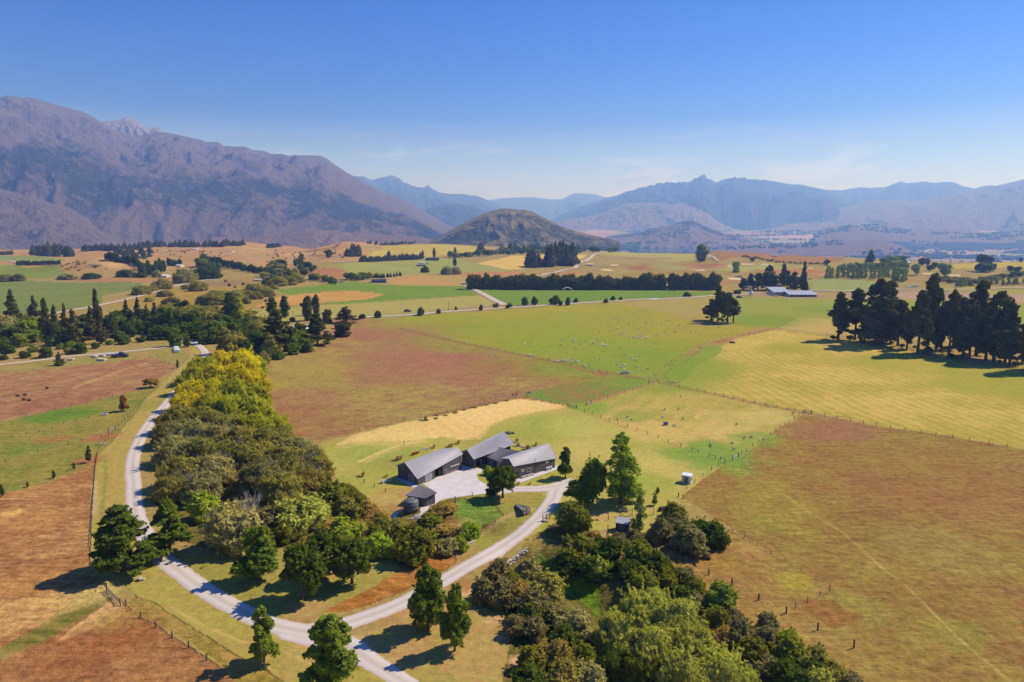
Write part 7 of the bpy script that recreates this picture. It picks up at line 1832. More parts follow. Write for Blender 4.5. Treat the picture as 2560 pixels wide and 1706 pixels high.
# colours (linear) of the foliage
FC = {'oak': lin(88, 104, 44), 'dark': lin(74, 88, 40), 'mid': lin(104, 118, 54), 'yellow': lin(163, 159, 40), 'ylw2': lin(140, 144, 50), 'olive': lin(126, 124, 72), 'grey': lin(134, 132, 102), 'greyd': lin(110, 106, 84),
      'brown': lin(142, 124, 78), 'willow': lin(145, 151, 88), 'pop': lin(124, 138, 84), 'pine': lin(76, 78, 52), 'fir': lin(70, 74, 42), 'firb': lin(84, 80, 50), 'lime': lin(126, 142, 54), 'purple': lin(86, 74, 70), 'rust': lin(120, 84, 54), 'haw': lin(104, 108, 46), 'row': lin(92, 90, 52)}
FC = {k: tuple(c * q for c, q in zip(v, (1.85, 1.68, .92))) for k, v in FC.items()}
TREES = []
def tree(sp, base, h, wd=None, col='oak', label=None, name='tree', cat='tree', group=None, v=None, rz=None, lean=None):
    pr = PROTO[sp][random.randrange(len(PROTO[sp])) if v is None else v % len(PROTO[sp])]
    crown, trunk, h0, w0 = pr
    s_ = h / h0; sw = (wd / w0) if wd else s_
    root = bpy.data.objects.new(name, None); root.empty_display_size = .5; COL.objects.link(root)
    root.location = base; root.rotation_euler = (lean[0] if lean else 0, lean[1] if lean else 0, random.uniform(0, 6.28) if rz is None else rz)
    root.scale = (sw, sw, s_)
    tag(root, label, cat, group)
    c = bpy.data.objects.new('foliage' if cat in ('shrub', 'bush') else 'crown', crown); COL.objects.link(c); c.parent = root
    cc = FC[col] if isinstance(col, str) else col
    jf = random.uniform(.9, 1.1)
    c.color = (cc[0] * jf * random.uniform(.95, 1.05), cc[1] * jf, cc[2] * jf, 1)
    if not (cat in ('shrub', 'bush')):
        t_ = bpy.data.objects.new('trunk', trunk); COL.objects.link(t_); t_.parent = root
    TREES.append(root)
    return root
def tz(sp, z, bx, by, ty, width=None, **kw):
    """tree measured in one zoomed view: foot, height of its top, crown width (view pixels)"""
    b = atz(z, bx, by)
    x, y = S(z, bx, ty)
    h = max(ztop(b, x, y), .6)
    wd = None
    if width:
        dist = math.hypot(math.hypot(b.x, b.y), HC - b.z)
        wd = width / ZF[z][2] * (b.y * math.cos(PITCH) - (b.z - HC) * math.sin(PITCH)) / FPX
    kw.setdefault('col', 'oak')
    return tree(sp, b, h, wd, **kw)

# ---- the trees along the drive and round the house, one by one
NEAR = [
 ('layered', 'C', 905, 655, 140, 570, 'dark', 'broad dark spreading tree with tiered boughs at the left drive bend'),
 ('layered', 'C', 1250, 515, 105, 390, 'oak', 'dark spreading tree across the drive from the broad tiered tree'),
 ('oval', 'C', 1900, 715, 335, 330, 'oak', 'round green tree, leftmost of the group on the inner grass'),
 ('round', 'C', 2225, 860, 395, 370, 'dark', 'tall dense dark tree in the middle of the inner grass'),
 ('oval', 'E', 300, 700, 345, 300, 'dark', 'dark tree half hidden behind the tall dense tree on the inner grass'),
 ('round', 'E', 530, 745, 370, 340, 'dark', 'dark open crowned tree, rightmost of the group on the inner grass'),
 ('oval', 'C', 1943, 1322, 912, 235, 'mid', 'slender young tree on the grass below the drive with a bare stem'),
 ('oval', 'E', 400, 1560, 985, 460, 'mid', 'upright many pointed tree cut by the bottom edge beside the drive fork'),
 ('oval', 'E', 1090, 1090, 615, 330, 'oak', 'green tree overhanging the drive, upper of the pair by the loop'),
 ('oval', 'E', 1285, 1240, 755, 250, 'oak', 'green tree with a long shadow on the dry loop lawn, lower of the pair'),
 ('round', 'A', 1050, 868, 612, 240, 'dark', 'dark green tree with a bare stem at the edge of the courtyard'),
 ('oval', 'A', 968, 862, 742, 95, 'dark', 'small tree tucked against the tree at the edge of the courtyard'),
 ('oval', 'A', 1510, 718, 498, 130, 'dark', 'small dark tree off the right end of the house'),
 ('round', 'A', 1710, 905, 535, 235, 'oak', 'dark round tree left of the tall airy poplar'),
 ('round', 'A', 1610, 935, 715, 280, 'oak', 'low dark tree leaning over the drive junction'),
 ('airy', 'A', 1915, 905, 388, 350, 'lime', 'tall airy pale poplar on the lawn right of the house'),
 ('round', 'A', 1600, 1150, 905, 220, 'haw', 'shaded hawthorn on the bank below the drive junction'),
 ('airy', 'A', 2055, 1125, 798, 140, 'pop', 'slim pale poplar beside the small dark hen house'),
 ('oval', 'A', 2168, 922, 838, 48, 'lime', 'tiny bright sapling on the lawn near the hen house'),
 ('oval', 'A', 2188, 834, 790, 36, 'mid', 'tiny dark sapling on the lawn above the bright sapling'),
 ('oval', 'B', 655, 1050, 925, 48, 'dark', 'narrow dark sapling by the corner of the left fence'),
 ('oval', 'B', 545, 1100, 1050, 22, 'dark', 'tiny sapling near the left fence corner'),
 ('oval', 'B', 397, 1165, 1105, 30, 'dark', 'small sapling in the fence line between green and rust paddocks'),
 ('oval', 'B', 203, 1230, 1190, 24, 'dark', 'tiny sapling in the fence line near the left edge'),
 ('oval', 'B', 15, 1300, 1210, 40, 'dark', 'narrow sapling at the very left edge in the fence line'),
 ('round', 'B', 1110, 500, 415, 120, 'brown', 'bushy brown green tree by the fence in the red paddock'),
 ('oval', 'B', 910, 672, 552, 76, 'rust', 'rust brown small tree in the green paddock'),
 ('oval', 'B', 1308, 355, 292, 24, 'dark', 'dark narrow sapling beside the wrapped bales'),
]
for sp, z, bx, by, ty, wd, col, lb in NEAR:
    tz(sp, z, bx, by, ty, wd, col=col, label=lb, name=('poplar' if sp == 'airy' else 'tree'))

# ---- willow belt along the drive: crowns measured by their visible middle
def crown_at(sp, z, cx, cy, wpx, hfrac=.62, asp=.92, col='willow', **kw):
    # foot found so that the middle of the crown stands on that sight line
    x, y = S(z, cx, cy)
    hgt0 = 8.0
    for _ in range(3):
        p = at(x, y, hgt0 * hfrac)
        dep = p.y * math.cos(PITCH) - (p.z - HC) * math.sin(PITCH)
        wd = wpx / ZF[z][2] * dep / FPX
        hgt0 = wd * asp
    b = Vector((p.x, p.y, G(p.x, p.y)))
    return tree(sp, b, hgt0, wd, col=col, **kw)
YW = [(1480, 330, 250, 'ylw2'), (1620, 300, 260, 'yellow'), (1780, 290, 260, 'yellow'), (1880, 320, 170, 'ylw2'), (1440, 410, 240, 'ylw2'), (1590, 400, 270, 'yellow'), (1750, 400, 280, 'yellow'), (1870, 420, 210, 'yellow'), (1420, 520, 260, 'yellow'), (1570, 500, 260, 'yellow'), (1730, 510, 280, 'ylw2'), (1870, 530, 230, 'ylw2'), (1370, 590, 230, 'yellow'), (1540, 590, 260, 'ylw2'), (1700, 610, 280, 'ylw2'), (1870, 630, 250, 'ylw2')]
ORD = ['nearest the drive', 'second from the drive', 'third from the drive', 'fourth from the drive', 'fifth from the drive', 'sixth from the drive', 'seventh from the drive', 'farthest from the drive', 'outermost']
def belt_labels(lst, word, rows):
    ys = sorted(lst, key=lambda q: q[1]); out = {}; k = 0
    for nm, n_ in rows:
        rw_ = sorted(ys[k:k + n_], key=lambda q: q[0]); k += n_
        for i, q in enumerate(rw_): out[q] = f"{word} willow of the belt, {nm}, {ORD[i] if i < len(rw_) - 1 else 'field side'}"
    return out
YL = belt_labels(YW, 'yellow', [('far tip', 4), ('second rank', 4), ('third rank', 4), ('last yellow rank', 4)])
for x, y, wpx, c in YW:
    crown_at('willow', 'B', x, y, wpx * 1.14, asp=.78, col=c, name='willow', label=YL[(x, y, wpx, c)], group='yellow willows of the belt')
OW = [(1310, 690, 290, 'olive'), (1480, 690, 270, 'olive'), (1700, 740, 260, 'olive'), (1860, 750, 280, 'ylw2'), (2030, 740, 220, 'ylw2'), (1250, 800, 260, 'greyd'), (1440, 800, 280, 'grey'), (1620, 820, 270, 'grey'), (1800, 840, 280, 'olive'), (1960, 850, 260, 'olive'), (1280, 920, 300, 'grey'), (1480, 920, 270, 'olive'), (1680, 960, 300, 'olive'), (1880, 960, 320, 'olive'), (1340, 1080, 330, 'olive'), (1560, 1070, 320, 'grey'), (2080, 1000, 320, 'olive'), (1260, 1200, 260, 'olive'), (1480, 1190, 300, 'grey'), (1900, 1110, 330, 'greyd'), (2230, 1130, 260, 'olive'), (2060, 1190, 300, 'olive'), (2070, 830, 200, 'olive'), (2190, 900, 200, 'grey'), (2290, 960, 200, 'olive'), (2340, 1060, 220, 'olive')]
OL = belt_labels(OW, 'olive grey', [('first dull rank', 5), ('second dull rank', 5), ('middle dull rank', 4), ('broad dull rank', 4), ('last rank by the gully', 8)])
for x, y, wpx, c in OW:
    crown_at('willow', 'B', x, y, wpx * 1.1, asp=.68, col=c, name='willow', label=OL[(x, y, wpx, c)], group='olive willows of the belt')
for (x, y, wpx, k) in ((1330, 790, 200, 0), (1650, 800, 190, 1), (1480, 1010, 200, 0), (2180, 960, 300, 1), (1420, 1130, 190, 1), (1840, 1290, 230, 0), (1350, 860, 150, 1), (2280, 1060, 200, 0), (1560, 760, 170, 1), (1740, 880, 200, 0), (1600, 1000, 210, 1), (2100, 930, 230, 0), (1950, 1050, 200, 1), (1300, 1120, 170, 0)):
    X, Y = S('B', x, y); p = at(X, Y, 6.5)
    s_ = wpx / 2.941 * p.y / FPX / 8.0
    o = link_mesh('bare_shrub' , TW[k]); o.location = (p.x, p.y, G(p.x, p.y) + 3.2); o.scale = (s_, s_, s_ * .85); o.rotation_euler = (0, 0, random.uniform(0, 6))
    o.location.z = G(p.x, p.y)
    o.scale.z = 9.4 / 8.0
    tag(o, 'leafless pale grey branches rising among the belt willows', 'dead tree', 'bare branches in the belt')
# ---- gully scrub round the house, measured crowns
SCR = [
 ('A', -90, 800, 150, 'haw', 'yellow green scrub where the belt meets the lawn corner'), ('A', -20, 870, 140, 'haw', 'yellowish scrub along the lower lawn edge'), ('A', 70, 930, 130, 'brown', 'brown scrub at the lawn corner near the tank'), ('A', -120, 910, 170, 'olive', 'olive scrub below the lawn corner'), ('A', 150, 1010, 120, 'haw', 'yellow scrub left of the gravel pad'),
 ('C', 1730, 380, 260, 'haw', 'yellow green shrub by the upper grass'), ('C', 1680, 260, 400, 'grey', 'grey leaved shrub with bare twigs above the yellow green shrub'), ('C', 1500, 150, 220, 'lime', 'small lime green shrub on the edge of the belt'), ('C', 2010, 250, 260, 'greyd', 'dull grey shrub in the middle of the gully scrub'),
 ('C', 2200, 200, 330, 'willow', 'big pale sage willow shrub in the gully'), ('C', 2320, 130, 240, 'willow', 'sage shrub below the dark belt'), ('C', 1950, 400, 170, 'haw', 'small yellowish shrub behind the leftmost inner tree'), ('E', 100, 200, 300, 'willow', 'pale willow shrub on the gully side'), ('E', 240, 190, 240, 'willow', 'sage green shrub facing the shed'), ('E', 60, 340, 200, 'haw', 'yellow green shrub above the dark trees'),
 ('E', 300, 270, 230, 'brown', 'brownish bramble clump in the gully'), ('E', 430, 160, 280, 'haw', 'lime brown bramble slope left of the tank'), ('E', 560, 210, 260, 'haw', 'green bramble clump on the slope near the tank'), ('E', 700, 240, 200, 'brown', 'brown bramble clump just left of the tank'), ('E', 620, 340, 260, 'brown', 'brown bramble clump below the tank slope'), ('E', 470, 330, 240, 'lime', 'bright green shrub in the gully middle'), ('E', 390, 60, 260, 'haw', 'yellow green scrub edge under the lawn corner'), ('E', 750, 320, 200, 'haw', 'yellowish scrub below the tank pad'),
 ('E', 990, 415, 340, 'haw', 'large round hawthorn in the gully below the tank'), ('E', 740, 440, 210, 'lime', 'rounded lime yellow shrub left of the large hawthorn'), ('E', 1230, 455, 165, 'grey', 'silvery grey shrub right of the large hawthorn'), ('E', 850, 330, 200, 'olive', 'olive shrub between tank and hawthorn'), ('E', 1180, 190, 200, 'brown', 'brown bramble mound right of the tank'), ('E', 1120, 250, 200, 'haw', 'yellow brown bramble mound below the tank pad'), ('E', 1320, 360, 190, 'brown', 'brown fern mound near the stone edging'), ('E', 1200, 330, 180, 'brown', 'rusty bramble mound above the hawthorn'), ('E', 1400, 340, 170, 'lime', 'green scrub under the grass bank'), ('E', 1330, 440, 120, 'lime', 'small green shrub beside the silvery shrub'), ('E', 620, 450, 150, 'haw', 'small yellow shrub among the inner trees'), ('E', 820, 480, 130, 'lime', 'small pale shrub at the foot of the hawthorn'),

 ('E', 1600, 640, 210, 'greyd', 'dark purplish grey shrub at the end of the dry stone wall'), ('E', 1700, 690, 160, 'haw', 'yellow green shrub behind the purplish shrub'), ('E', 1520, 770, 200, 'greyd', 'dark grey shrub overhanging the loop lawn'), ('E', 1640, 800, 230, 'greyd', 'dark matted grey shrub in the lower scrub'), ('E', 1770, 780, 220, 'brown', 'brown grey shrub in the lower scrub'), ('E', 1820, 610, 190, 'grey', 'sage shrub below the dry stone wall'), ('E', 1960, 770, 300, 'olive', 'large olive shrub above the wet green ground'), ('E', 1880, 870, 240, 'greyd', 'dark shrub left of the wet green ground'), ('E', 1830, 930, 200, 'haw', 'yellow green shrub among dark scrub'), ('E', 1750, 1030, 190, 'greyd', 'dark shrub at the edge of the dry lawn'), ('E', 1870, 1050, 200, 'greyd', 'grey shrub under the yellow green one'), ('E', 2010, 930, 220, 'greyd', 'dark matted shrub by the wet ground'), ('E', 2170, 1010, 260, 'grey', 'grey green shrub left of the big willow'), ('E', 2080, 1130, 240, 'dark', 'dark green shrub below the grey green one'), ('E', 1870, 1280, 240, 'haw', 'yellow green hawthorn near the bottom edge'), ('E', 2020, 1240, 230, 'brown', 'brownish shrub near the bottom edge'), ('E', 2200, 1240, 230, 'haw', 'olive yellow shrub left of the willow front'), ('E', 1830, 1440, 280, 'dark', 'dark shrub cut by the bottom edge'), ('E', 2080, 1400, 260, 'olive', 'olive shrub at the bottom edge'), ('E', 2270, 1400, 240, 'grey', 'grey shrub at the bottom edge by the willow'),
 ('F', 120, 460, 240, 'haw', 'hawthorn above the lower gully'), ('F', 60, 560, 200, 'dark', 'dark shrub on the shaded gully side'), ('F', 330, 460, 220, 'dark', 'dark shrub below the hen house'), ('F', 250, 400, 150, 'brown', 'brown shrub left of the hen house'), ('F', 440, 400, 130, 'greyd', 'small grey shrub in front of the hen house'), ('F', 560, 390, 140, 'greyd', 'grey green shrub by the slim poplar'), ('F', 250, 590, 190, 'willow', 'pale sage shrub in the shady gully'), ('F', 360, 600, 100, 'lime', 'small lime shrub in the shady gully'), ('F', 600, 510, 260, 'haw', 'large hawthorn on the gully rim'), ('F', 520, 620, 200, 'dark', 'dark shrub under the rim hawthorn'), ('F', 720, 590, 230, 'dark', 'dark green shrub on the gully rim'), ('F', 620, 680, 220, 'haw', 'yellowish shrub behind the big willow'), ('F', 770, 680, 180, 'haw', 'yellow leaved shrub on the rim'), ('F', 890, 650, 150, 'greyd', 'dark purple grey shrub beside a fence post'), ('F', 990, 730, 160, 'haw', 'olive shrub beyond the willow'), ('F', 900, 820, 200, 'dark', 'dark shrub behind the willow crest'), ('F', 1000, 860, 180, 'greyd', 'grey shrub behind the willow crest'), ('F', 1180, 830, 250, 'mid', 'dense mid green shrub on the bank'), ('F', 1150, 980, 220, 'haw', 'yellow spotted shrub under the mid green shrub'), ('F', 1290, 960, 140, 'greyd', 'grey brown shrub at the bank foot'), ('F', 1310, 1080, 220, 'greyd', 'grey round shrub right of the willow'), ('F', 1200, 1110, 180, 'brown', 'brown shrub beside the willow'), ('F', 1400, 1190, 220, 'haw', 'yellow green shrub low on the bank'), ('F', 1540, 1020, 170, 'greyd', 'dark purple shrub standing clear on the bank'), ('F', 1500, 1110, 180, 'greyd', 'grey shrub under the dark purple one'), ('F', 1680, 1140, 190, 'lime', 'spiky bright green shrub on the bank'), ('F', 1720, 1240, 260, 'haw', 'large yellow green shrub at the lower bank'), ('F', 1540, 1330, 190, 'greyd', 'brown grey shrub right of the willow foot'), ('F', 1690, 1370, 280, 'dark', 'dark shrub mass at the lower right scrub'), ('F', 1880, 1270, 220, 'olive', 'olive shrub at the scrub edge'), ('F', 1870, 1410, 260, 'dark', 'dark shrub near the bottom edge'), ('F', 2030, 1370, 190, 'olive', 'olive shrub ending the scrub line'), ('F', 2120, 1440, 170, 'greyd', 'grey dark shrub ending the scrub at the bottom edge'), ('F', 1940, 1480, 240, 'willow', 'pale sage shrub cut by the bottom edge'),
 ('F', 760, 320, 190, 'greyd', 'left end of the wide matted grey shrub'), ('F', 880, 280, 200, 'greyd', 'upper middle of the wide matted shrub'), ('F', 950, 380, 260, 'greyd', 'front of the wide matted grey shrub'), ('F', 1040, 310, 220, 'dark', 'dark green part of the matted shrub'), ('F', 1150, 370, 190, 'dark', 'right end of the wide matted shrub'), ('F', 850, 190, 150, 'haw', 'yellow green scrub above the matted shrub'), ('F', 700, 370, 130, 'brown', 'brown shrub left of the matted shrub'), ('F', 1080, 530, 60, 'grey', 'tiny grey bush on the dry bank'),
 ('A', 640, 930, 130, 'brown', 'rust brown bramble by the courtyard edge'), ('A', 560, 960, 150, 'brown', 'rusty bramble mound beside the gravel pad'),
 ('A', 950, 660, 70, 'lime', 'leafy garden shrub in the entry court'), ('A', 1240, 500, 40, 'haw', 'clipped shrub behind the link roof'), ('E', 2150, 230, 250, 'haw', 'shaded shrub below the drive junction'), ('E', 2200, 470, 260, 'haw', 'hawthorn on the shaded gully side'), ('E', 2310, 620, 200, 'dark', 'dark shrub over the shaded gully')]
for z, x, y, wpx, c, lb in SCR:
    low = any(k in lb for k in ('bramble', 'rush', 'clump', 'fern', 'slope'))
    crown_at('shrub', z, x, y, wpx * (1.15 if low else 1.28), hfrac=.5 if low else .55, asp=random.uniform(.3, .42) if low else random.uniform(.6, .82), col=c, name='shrub', cat='shrub', label=lb)
BW = [(450, 1070, 420, 'willow'), (620, 900, 420, 'willow'), (860, 990, 440, 'willow'), (720, 1180, 420, 'willow'), (980, 1160, 400, 'willow'), (1180, 1330, 420, 'willow'), (920, 1380, 420, 'willow'), (640, 1350, 360, 'haw'), (1330, 1430, 300, 'willow'), (420, 1330, 300, 'dark')]
for k, (x, y, wpx, c) in enumerate(BW):
    crown_at('willow', 'F', x, y, wpx * 1.08, hfrac=.6, asp=.80, col=c, name='willow', v=k, label='pale billowing willow, ' + ['leftmost above the bottom scrub', 'topmost behind the others', 'upper right of the mass', 'in the middle of the mass', 'right of the middle one', 'lowest right but one', 'front one at the bottom edge', '', 'cut by the bottom right of the mass', ''][k] if c == 'willow' else ('yellow green willow low in front of the pale willows' if c == 'haw' else 'dark green low tree left of the pale willows'), group='pale willows at the lower right' if c == 'willow' else None)

# ---- belt at the left, view J
JT = [
 ('fir', 125, 930, 600, 150, 'fir', 'tall dark fir with a rounded broken top near the left edge'), ('fir', 320, 870, 655, 120, 'pine', 'dark narrow fir beside the umbrella topped pine'), ('pine', 440, 1105, 680, 170, 'pine', 'umbrella topped pine with a long bare pale trunk'), ('fir', 515, 1010, 735, 120, 'fir', 'dark fir right of the umbrella topped pine'), ('fir', 615, 1080, 728, 120, 'firb', 'brownish fir with a thin spire'), ('fir', 690, 1110, 780, 170, 'firb', 'broad brownish fir in the belt'), ('fir', 850, 1060, 750, 150, 'firb', 'olive brown fir left of the tall snag topped fir'),
 ('pine', 905, 1000, 590, 130, 'pine', 'tallest fir of the belt with a dead forked top'), ('fir', 935, 1100, 755, 120, 'firb', 'brown narrow fir under the snag topped fir'), ('fir', 1035, 1040, 820, 130, 'fir', 'short dark fir with a bare lower stem'), ('fir', 1175, 970, 695, 110, 'fir', 'slender dark fir with a bushy top'), ('fir', 1280, 960, 668, 120, 'fir', 'tall dark fir in the middle of the belt'), ('fir', 1215, 990, 790, 150, 'fir', 'stout dark fir between the slender ones'), ('fir', 1360, 960, 735, 120, 'pine', 'dark fir, left of a close pair'), ('fir', 1430, 945, 720, 110, 'pine', 'dark fir, right of a close pair'),
 ('bushy', 1080, 985, 830, 200, 'oak', 'green broadleaf between the firs'), ('bushy', 1480, 1060, 915, 240, 'dark', 'dark round tree at the front of the belt'), ('bushy', 1590, 1010, 775, 280, 'dark', 'large dark round tree in the belt'), ('bushy', 1690, 880, 680, 130, 'pine', 'dark round headed tree rising over the belt'), ('bushy', 1780, 1010, 790, 240, 'dark', 'dark round tree right of the large one'), ('willow', 1870, 950, 735, 260, 'olive', 'olive willow behind the dark round trees'), ('bushy', 1985, 1060, 860, 260, 'oak', 'bright topped round tree in the belt'), ('column', 2130, 930, 600, 170, 'dark', 'tall dark poplar clump standing over the belt'), ('column', 2190, 920, 650, 130, 'ylw2', 'yellowish poplar beside the tall dark poplar'), ('bushy', 2280, 900, 770, 190, 'olive', 'olive round tree right of the poplars'), ('willow', 2190, 1080, 910, 200, 'olive', 'olive willow at the right end of the belt'), ('column', 2075, 1195, 930, 150, 'olive', 'olive poplar behind the yellow willows'),
 ('bushy', 240, 1090, 875, 270, 'mid', 'big mid green round tree near the left edge'), ('bushy', 60, 1010, 820, 220, 'grey', 'greyish tree beside the white roofed shed'), ('bushy', 160, 920, 800, 200, 'greyd', 'dull grey tree under the broken topped fir'), ('bushy', 330, 960, 840, 190, 'ylw2', 'olive yellow tree in front of the dark firs'), ('bushy', 30, 1180, 1020, 130, 'dark', 'dark tree at the left edge below the white shed'), ('bushy', 500, 1120, 1010, 150, 'mid', 'mid green shrubby tree in front of the firs'), ('bushy', 420, 1228, 1115, 130, 'dark', 'dark tree by the pale farm road, left one'), ('bushy', 740, 1190, 1075, 130, 'dark', 'dark tree by the pale farm road, right one'), ('fir', 545, 1300, 1175, 110, 'pine', 'leaning dark conifer in the paddock below the pale road'), ('bushy', 1615, 1125, 945, 130, 'oak', 'upright green tree at the road junction'), ('oval', 1722, 1130, 1040, 80, 'dark', 'small dark tree at the road junction'), ('bushy', 1880, 1105, 965, 120, 'oak', 'green tree just right of the junction'), ('bushy', 1960, 1100, 940, 140, 'oak', 'green tree beside the drive top'), ('bushy', 2290, 1130, 900, 230, 'dark', 'dark tree behind the yellow willows'),
 ('bushy', 760, 960, 830, 200, 'dark', 'dark green tree behind the brown firs'), ('bushy', 1120, 900, 780, 200, 'dark', 'dark tree behind the slender fir'), ('bushy', 1330, 1010, 880, 160, 'dark', 'dark tree under the close pair of firs'), ('fir', 10, 960, 830, 120, 'fir', 'fir cut by the left edge'), ('bushy', 960, 960, 860, 180, 'dark', 'dark broadleaf under the snag topped fir'), ('bushy', 1700, 1030, 880, 190, 'dark', 'dark tree in the shady belt centre')]
for sp, bx, by, ty, wd, col, lb in JT:
    tz(sp, 'J', bx, by, ty, wd, col=col, label=lb, name={'fir': 'fir_tree', 'pine': 'pine_tree', 'column': 'poplar', 'willow': 'willow'}.get(sp, 'tree'))
for bx, by, ty, wd, c in ((1150, 1105, 1030, 150, 'dark'), (1300, 1085, 1020, 110, 'dark'), (1380, 1070, 1010, 90, 'dark'), (880, 1145, 1080, 90, 'dark'), (230, 1230, 1150, 130, 'dark'), (660, 1140, 1060, 120, 'mid'), (90, 1190, 1110, 130, 'dark'), (560, 1150, 1090, 100, 'mid'), (300, 1180, 1110, 110, 'mid'), (40, 1250, 1190, 90, 'dark'), (1010, 1110, 1060, 90, 'mid'), (150, 1130, 1060, 110, 'olive'), (640, 1190, 1130, 110, 'olive')):
    tz('shrub', 'J', bx, by, ty, wd, col=c, cat='shrub', name='shrub', label='dark rounded shrub at the foot of the fir belt', group='shrubs at the foot of the fir belt')
scatter_ = None
for k, (bx, by, ty, wd, c) in enumerate([(1450, 1000, 830, 200, 'dark'), (1540, 960, 790, 190, 'oak'), (1660, 1040, 900, 170, 'oak'), (1830, 1050, 880, 200, 'dark'), (1920, 990, 790, 220, 'olive'), (2050, 1000, 800, 200, 'dark'), (2110, 1090, 880, 190, 'oak'), (2240, 1010, 840, 200, 'dark'), (2330, 980, 830, 190, 'dark'), (1250, 1000, 870, 160, 'oak'), (1060, 960, 800, 160, 'dark'), (780, 1020, 880, 190, 'dark'), (590, 1010, 860, 190, 'dark'), (400, 1000, 850, 180, 'ylw2'), (240, 980, 840, 180, 'dark'), (120, 1060, 900, 200, 'mid'), (340, 1070, 920, 190, 'oak'), (480, 1060, 900, 190, 'dark'), (670, 1090, 930, 190, 'mid'), (1180, 1040, 900, 150, 'dark'), (1500, 900, 750, 200, 'dark'), (1400, 930, 790, 190, 'dark'), (1600, 900, 740, 190, 'olive'), (1720, 900, 740, 190, 'olive'), (1820, 880, 720, 190, 'olive'), (2280, 1090, 900, 190, 'dark'), (2180, 1150, 960, 170, 'olive'), (1990, 920, 740, 190, 'olive'), (1300, 900, 780, 170, 'dark'), (870, 960, 820, 170, 'dark'), (30, 1100, 930, 180, 'dark'), (180, 1130, 990, 170, 'mid'), (600, 1100, 960, 160, 'dark'), (1110, 1080, 980, 130, 'oak'), (1580, 1060, 960, 140, 'dark'), (1540, 830, 720, 150, 'olive'), (1660, 820, 700, 150, 'dark')]):
    tz('bushy', 'J', bx, by, ty, wd, col=c, label='leafy broadleaf filling the belt between the firs', group='broadleaf trees of the fir belt', name='broadleaf_tree')
for k, (bx, by, ty, wd, c) in enumerate([(560, 1150, 960, 200, 'dark'), (670, 1190, 1010, 200, 'olive'), (780, 1120, 960, 180, 'dark'), (600, 1010, 830, 190, 'olive'), (480, 1040, 860, 200, 'dark'), (360, 1160, 1000, 180, 'olive'), (420, 1220, 1060, 180, 'dark'), (900, 1100, 970, 160, 'oak'), (640, 1240, 1120, 150, 'dark'), (300, 1000, 850, 180, 'dark'), (170, 1060, 880, 200, 'olive'), (60, 980, 830, 190, 'dark'), (860, 1200, 1080, 130, 'oak'), (920, 990, 900, 110, 'dark')]):
    tz('bushy', 'K', bx, by, ty, wd, col=c, label='leafy broadleaf in the corner thicket under the large pine', group='broadleaf trees of the corner thicket', name='broadleaf_tree')
KT = [
 ('pine', 720, 1170, 785, 300, 'pine', 'large dark pine with a visible trunk at the field corner'), ('column', 670, 880, 655, 100, 'dark', 'dark poplar left of a pair behind the large pine'), ('column', 780, 860, 645, 95, 'dark', 'dark poplar right of a pair behind the large pine'), ('column', 990, 890, 640, 105, 'pine', 'thick dark poplar by the white caravan building'), ('column', 1068, 840, 632, 75, 'pine', 'narrow dark poplar beside the thick one'), ('layered', 1080, 1115, 805, 320, 'fir', 'broad dark cypress at the field corner'), ('bushy', 1170, 915, 780, 110, 'pine', 'small dark tree behind the broad cypress'), ('layered', 1340, 910, 755, 250, 'purple', 'purplish grey cedar at the end of the road'), ('bushy', 1310, 1035, 885, 180, 'pine', 'dark low tree below the purplish cedar'), ('bushy', 980, 1175, 1035, 160, 'oak', 'round green shrubby tree before the broad cypress'), ('bushy', 840, 1165, 975, 170, 'mid', 'mid green round tree beside the large pine'), ('shrub', 730, 1245, 1155, 130, 'oak', 'green shrub at the corner of the russet field'), ('willow', 540, 1110, 855, 240, 'olive', 'olive willow left of the large pine'), ('willow', 380, 1080, 915, 220, 'olive', 'dull willow by the poplar clump'), ('shrub', 600, 1285, 1165, 130, 'olive', 'olive shrub against the yellow willows'), ('bushy', 930, 1030, 905, 130, 'dark', 'dark tree in front of the caravan building'), ('bushy', 640, 1090, 960, 190, 'dark', 'dark tree under the large pine'), ('bushy', 470, 1180, 1040, 200, 'dark', 'dark tree behind the yellow willow tops'), ('shrub', 500, 1260, 1170, 130, 'dark', 'dark shrub behind the yellow willow tops'), ('bushy', 850, 900, 850, 60, 'dark', 'small dark tree by the white caravan'), ('shrub', 1490, 872, 815, 80, 'dark', 'dark shrub at the left end of the white railed road'), ('bushy', 1635, 862, 797, 75, 'dark', 'dark shrub in the white railed road verge')]
for sp, bx, by, ty, wd, col, lb in KT:
    cs = sp == 'shrub'
    tz(sp, 'K', bx, by, ty, wd, col=col, label=lb, name={'pine': 'pine_tree', 'column': 'poplar', 'willow': 'willow', 'shrub': 'shrub'}.get(sp, 'tree'), cat='shrub' if cs else 'tree')
def many(sp, z, rows, label, group, name='tree', col='oak', cat='tree'):
    for q in rows:
        bx, by, ty, wd = q[:4]
        tz(sp, z, bx, by, ty, wd, col=q[4] if len(q) > 4 else col, label=label, group=group, name=name, cat=cat)
many('willow', 'K', [(520, 650, 535, 250, 'olive'), (620, 665, 590, 160, 'olive'), (430, 660, 600, 180, 'olive'), (520, 690, 620, 150, 'olive'), (330, 720, 600, 210, 'olive'), (150, 740, 620, 260, 'olive'), (60, 720, 640, 160, 'olive'), (430, 735, 665, 90, 'olive'), (230, 690, 610, 150, 'grey'), (400, 650, 595, 140, 'grey'), (720, 570, 475, 190, 'olive'), (810, 560, 470, 190, 'olive'), (640, 560, 490, 160, 'dark'), (680, 600, 555, 90, 'olive'), (880, 540, 450, 180, 'olive')], 'grey green willow clump in the ochre meadow', 'willows of the ochre meadow', 'willow')
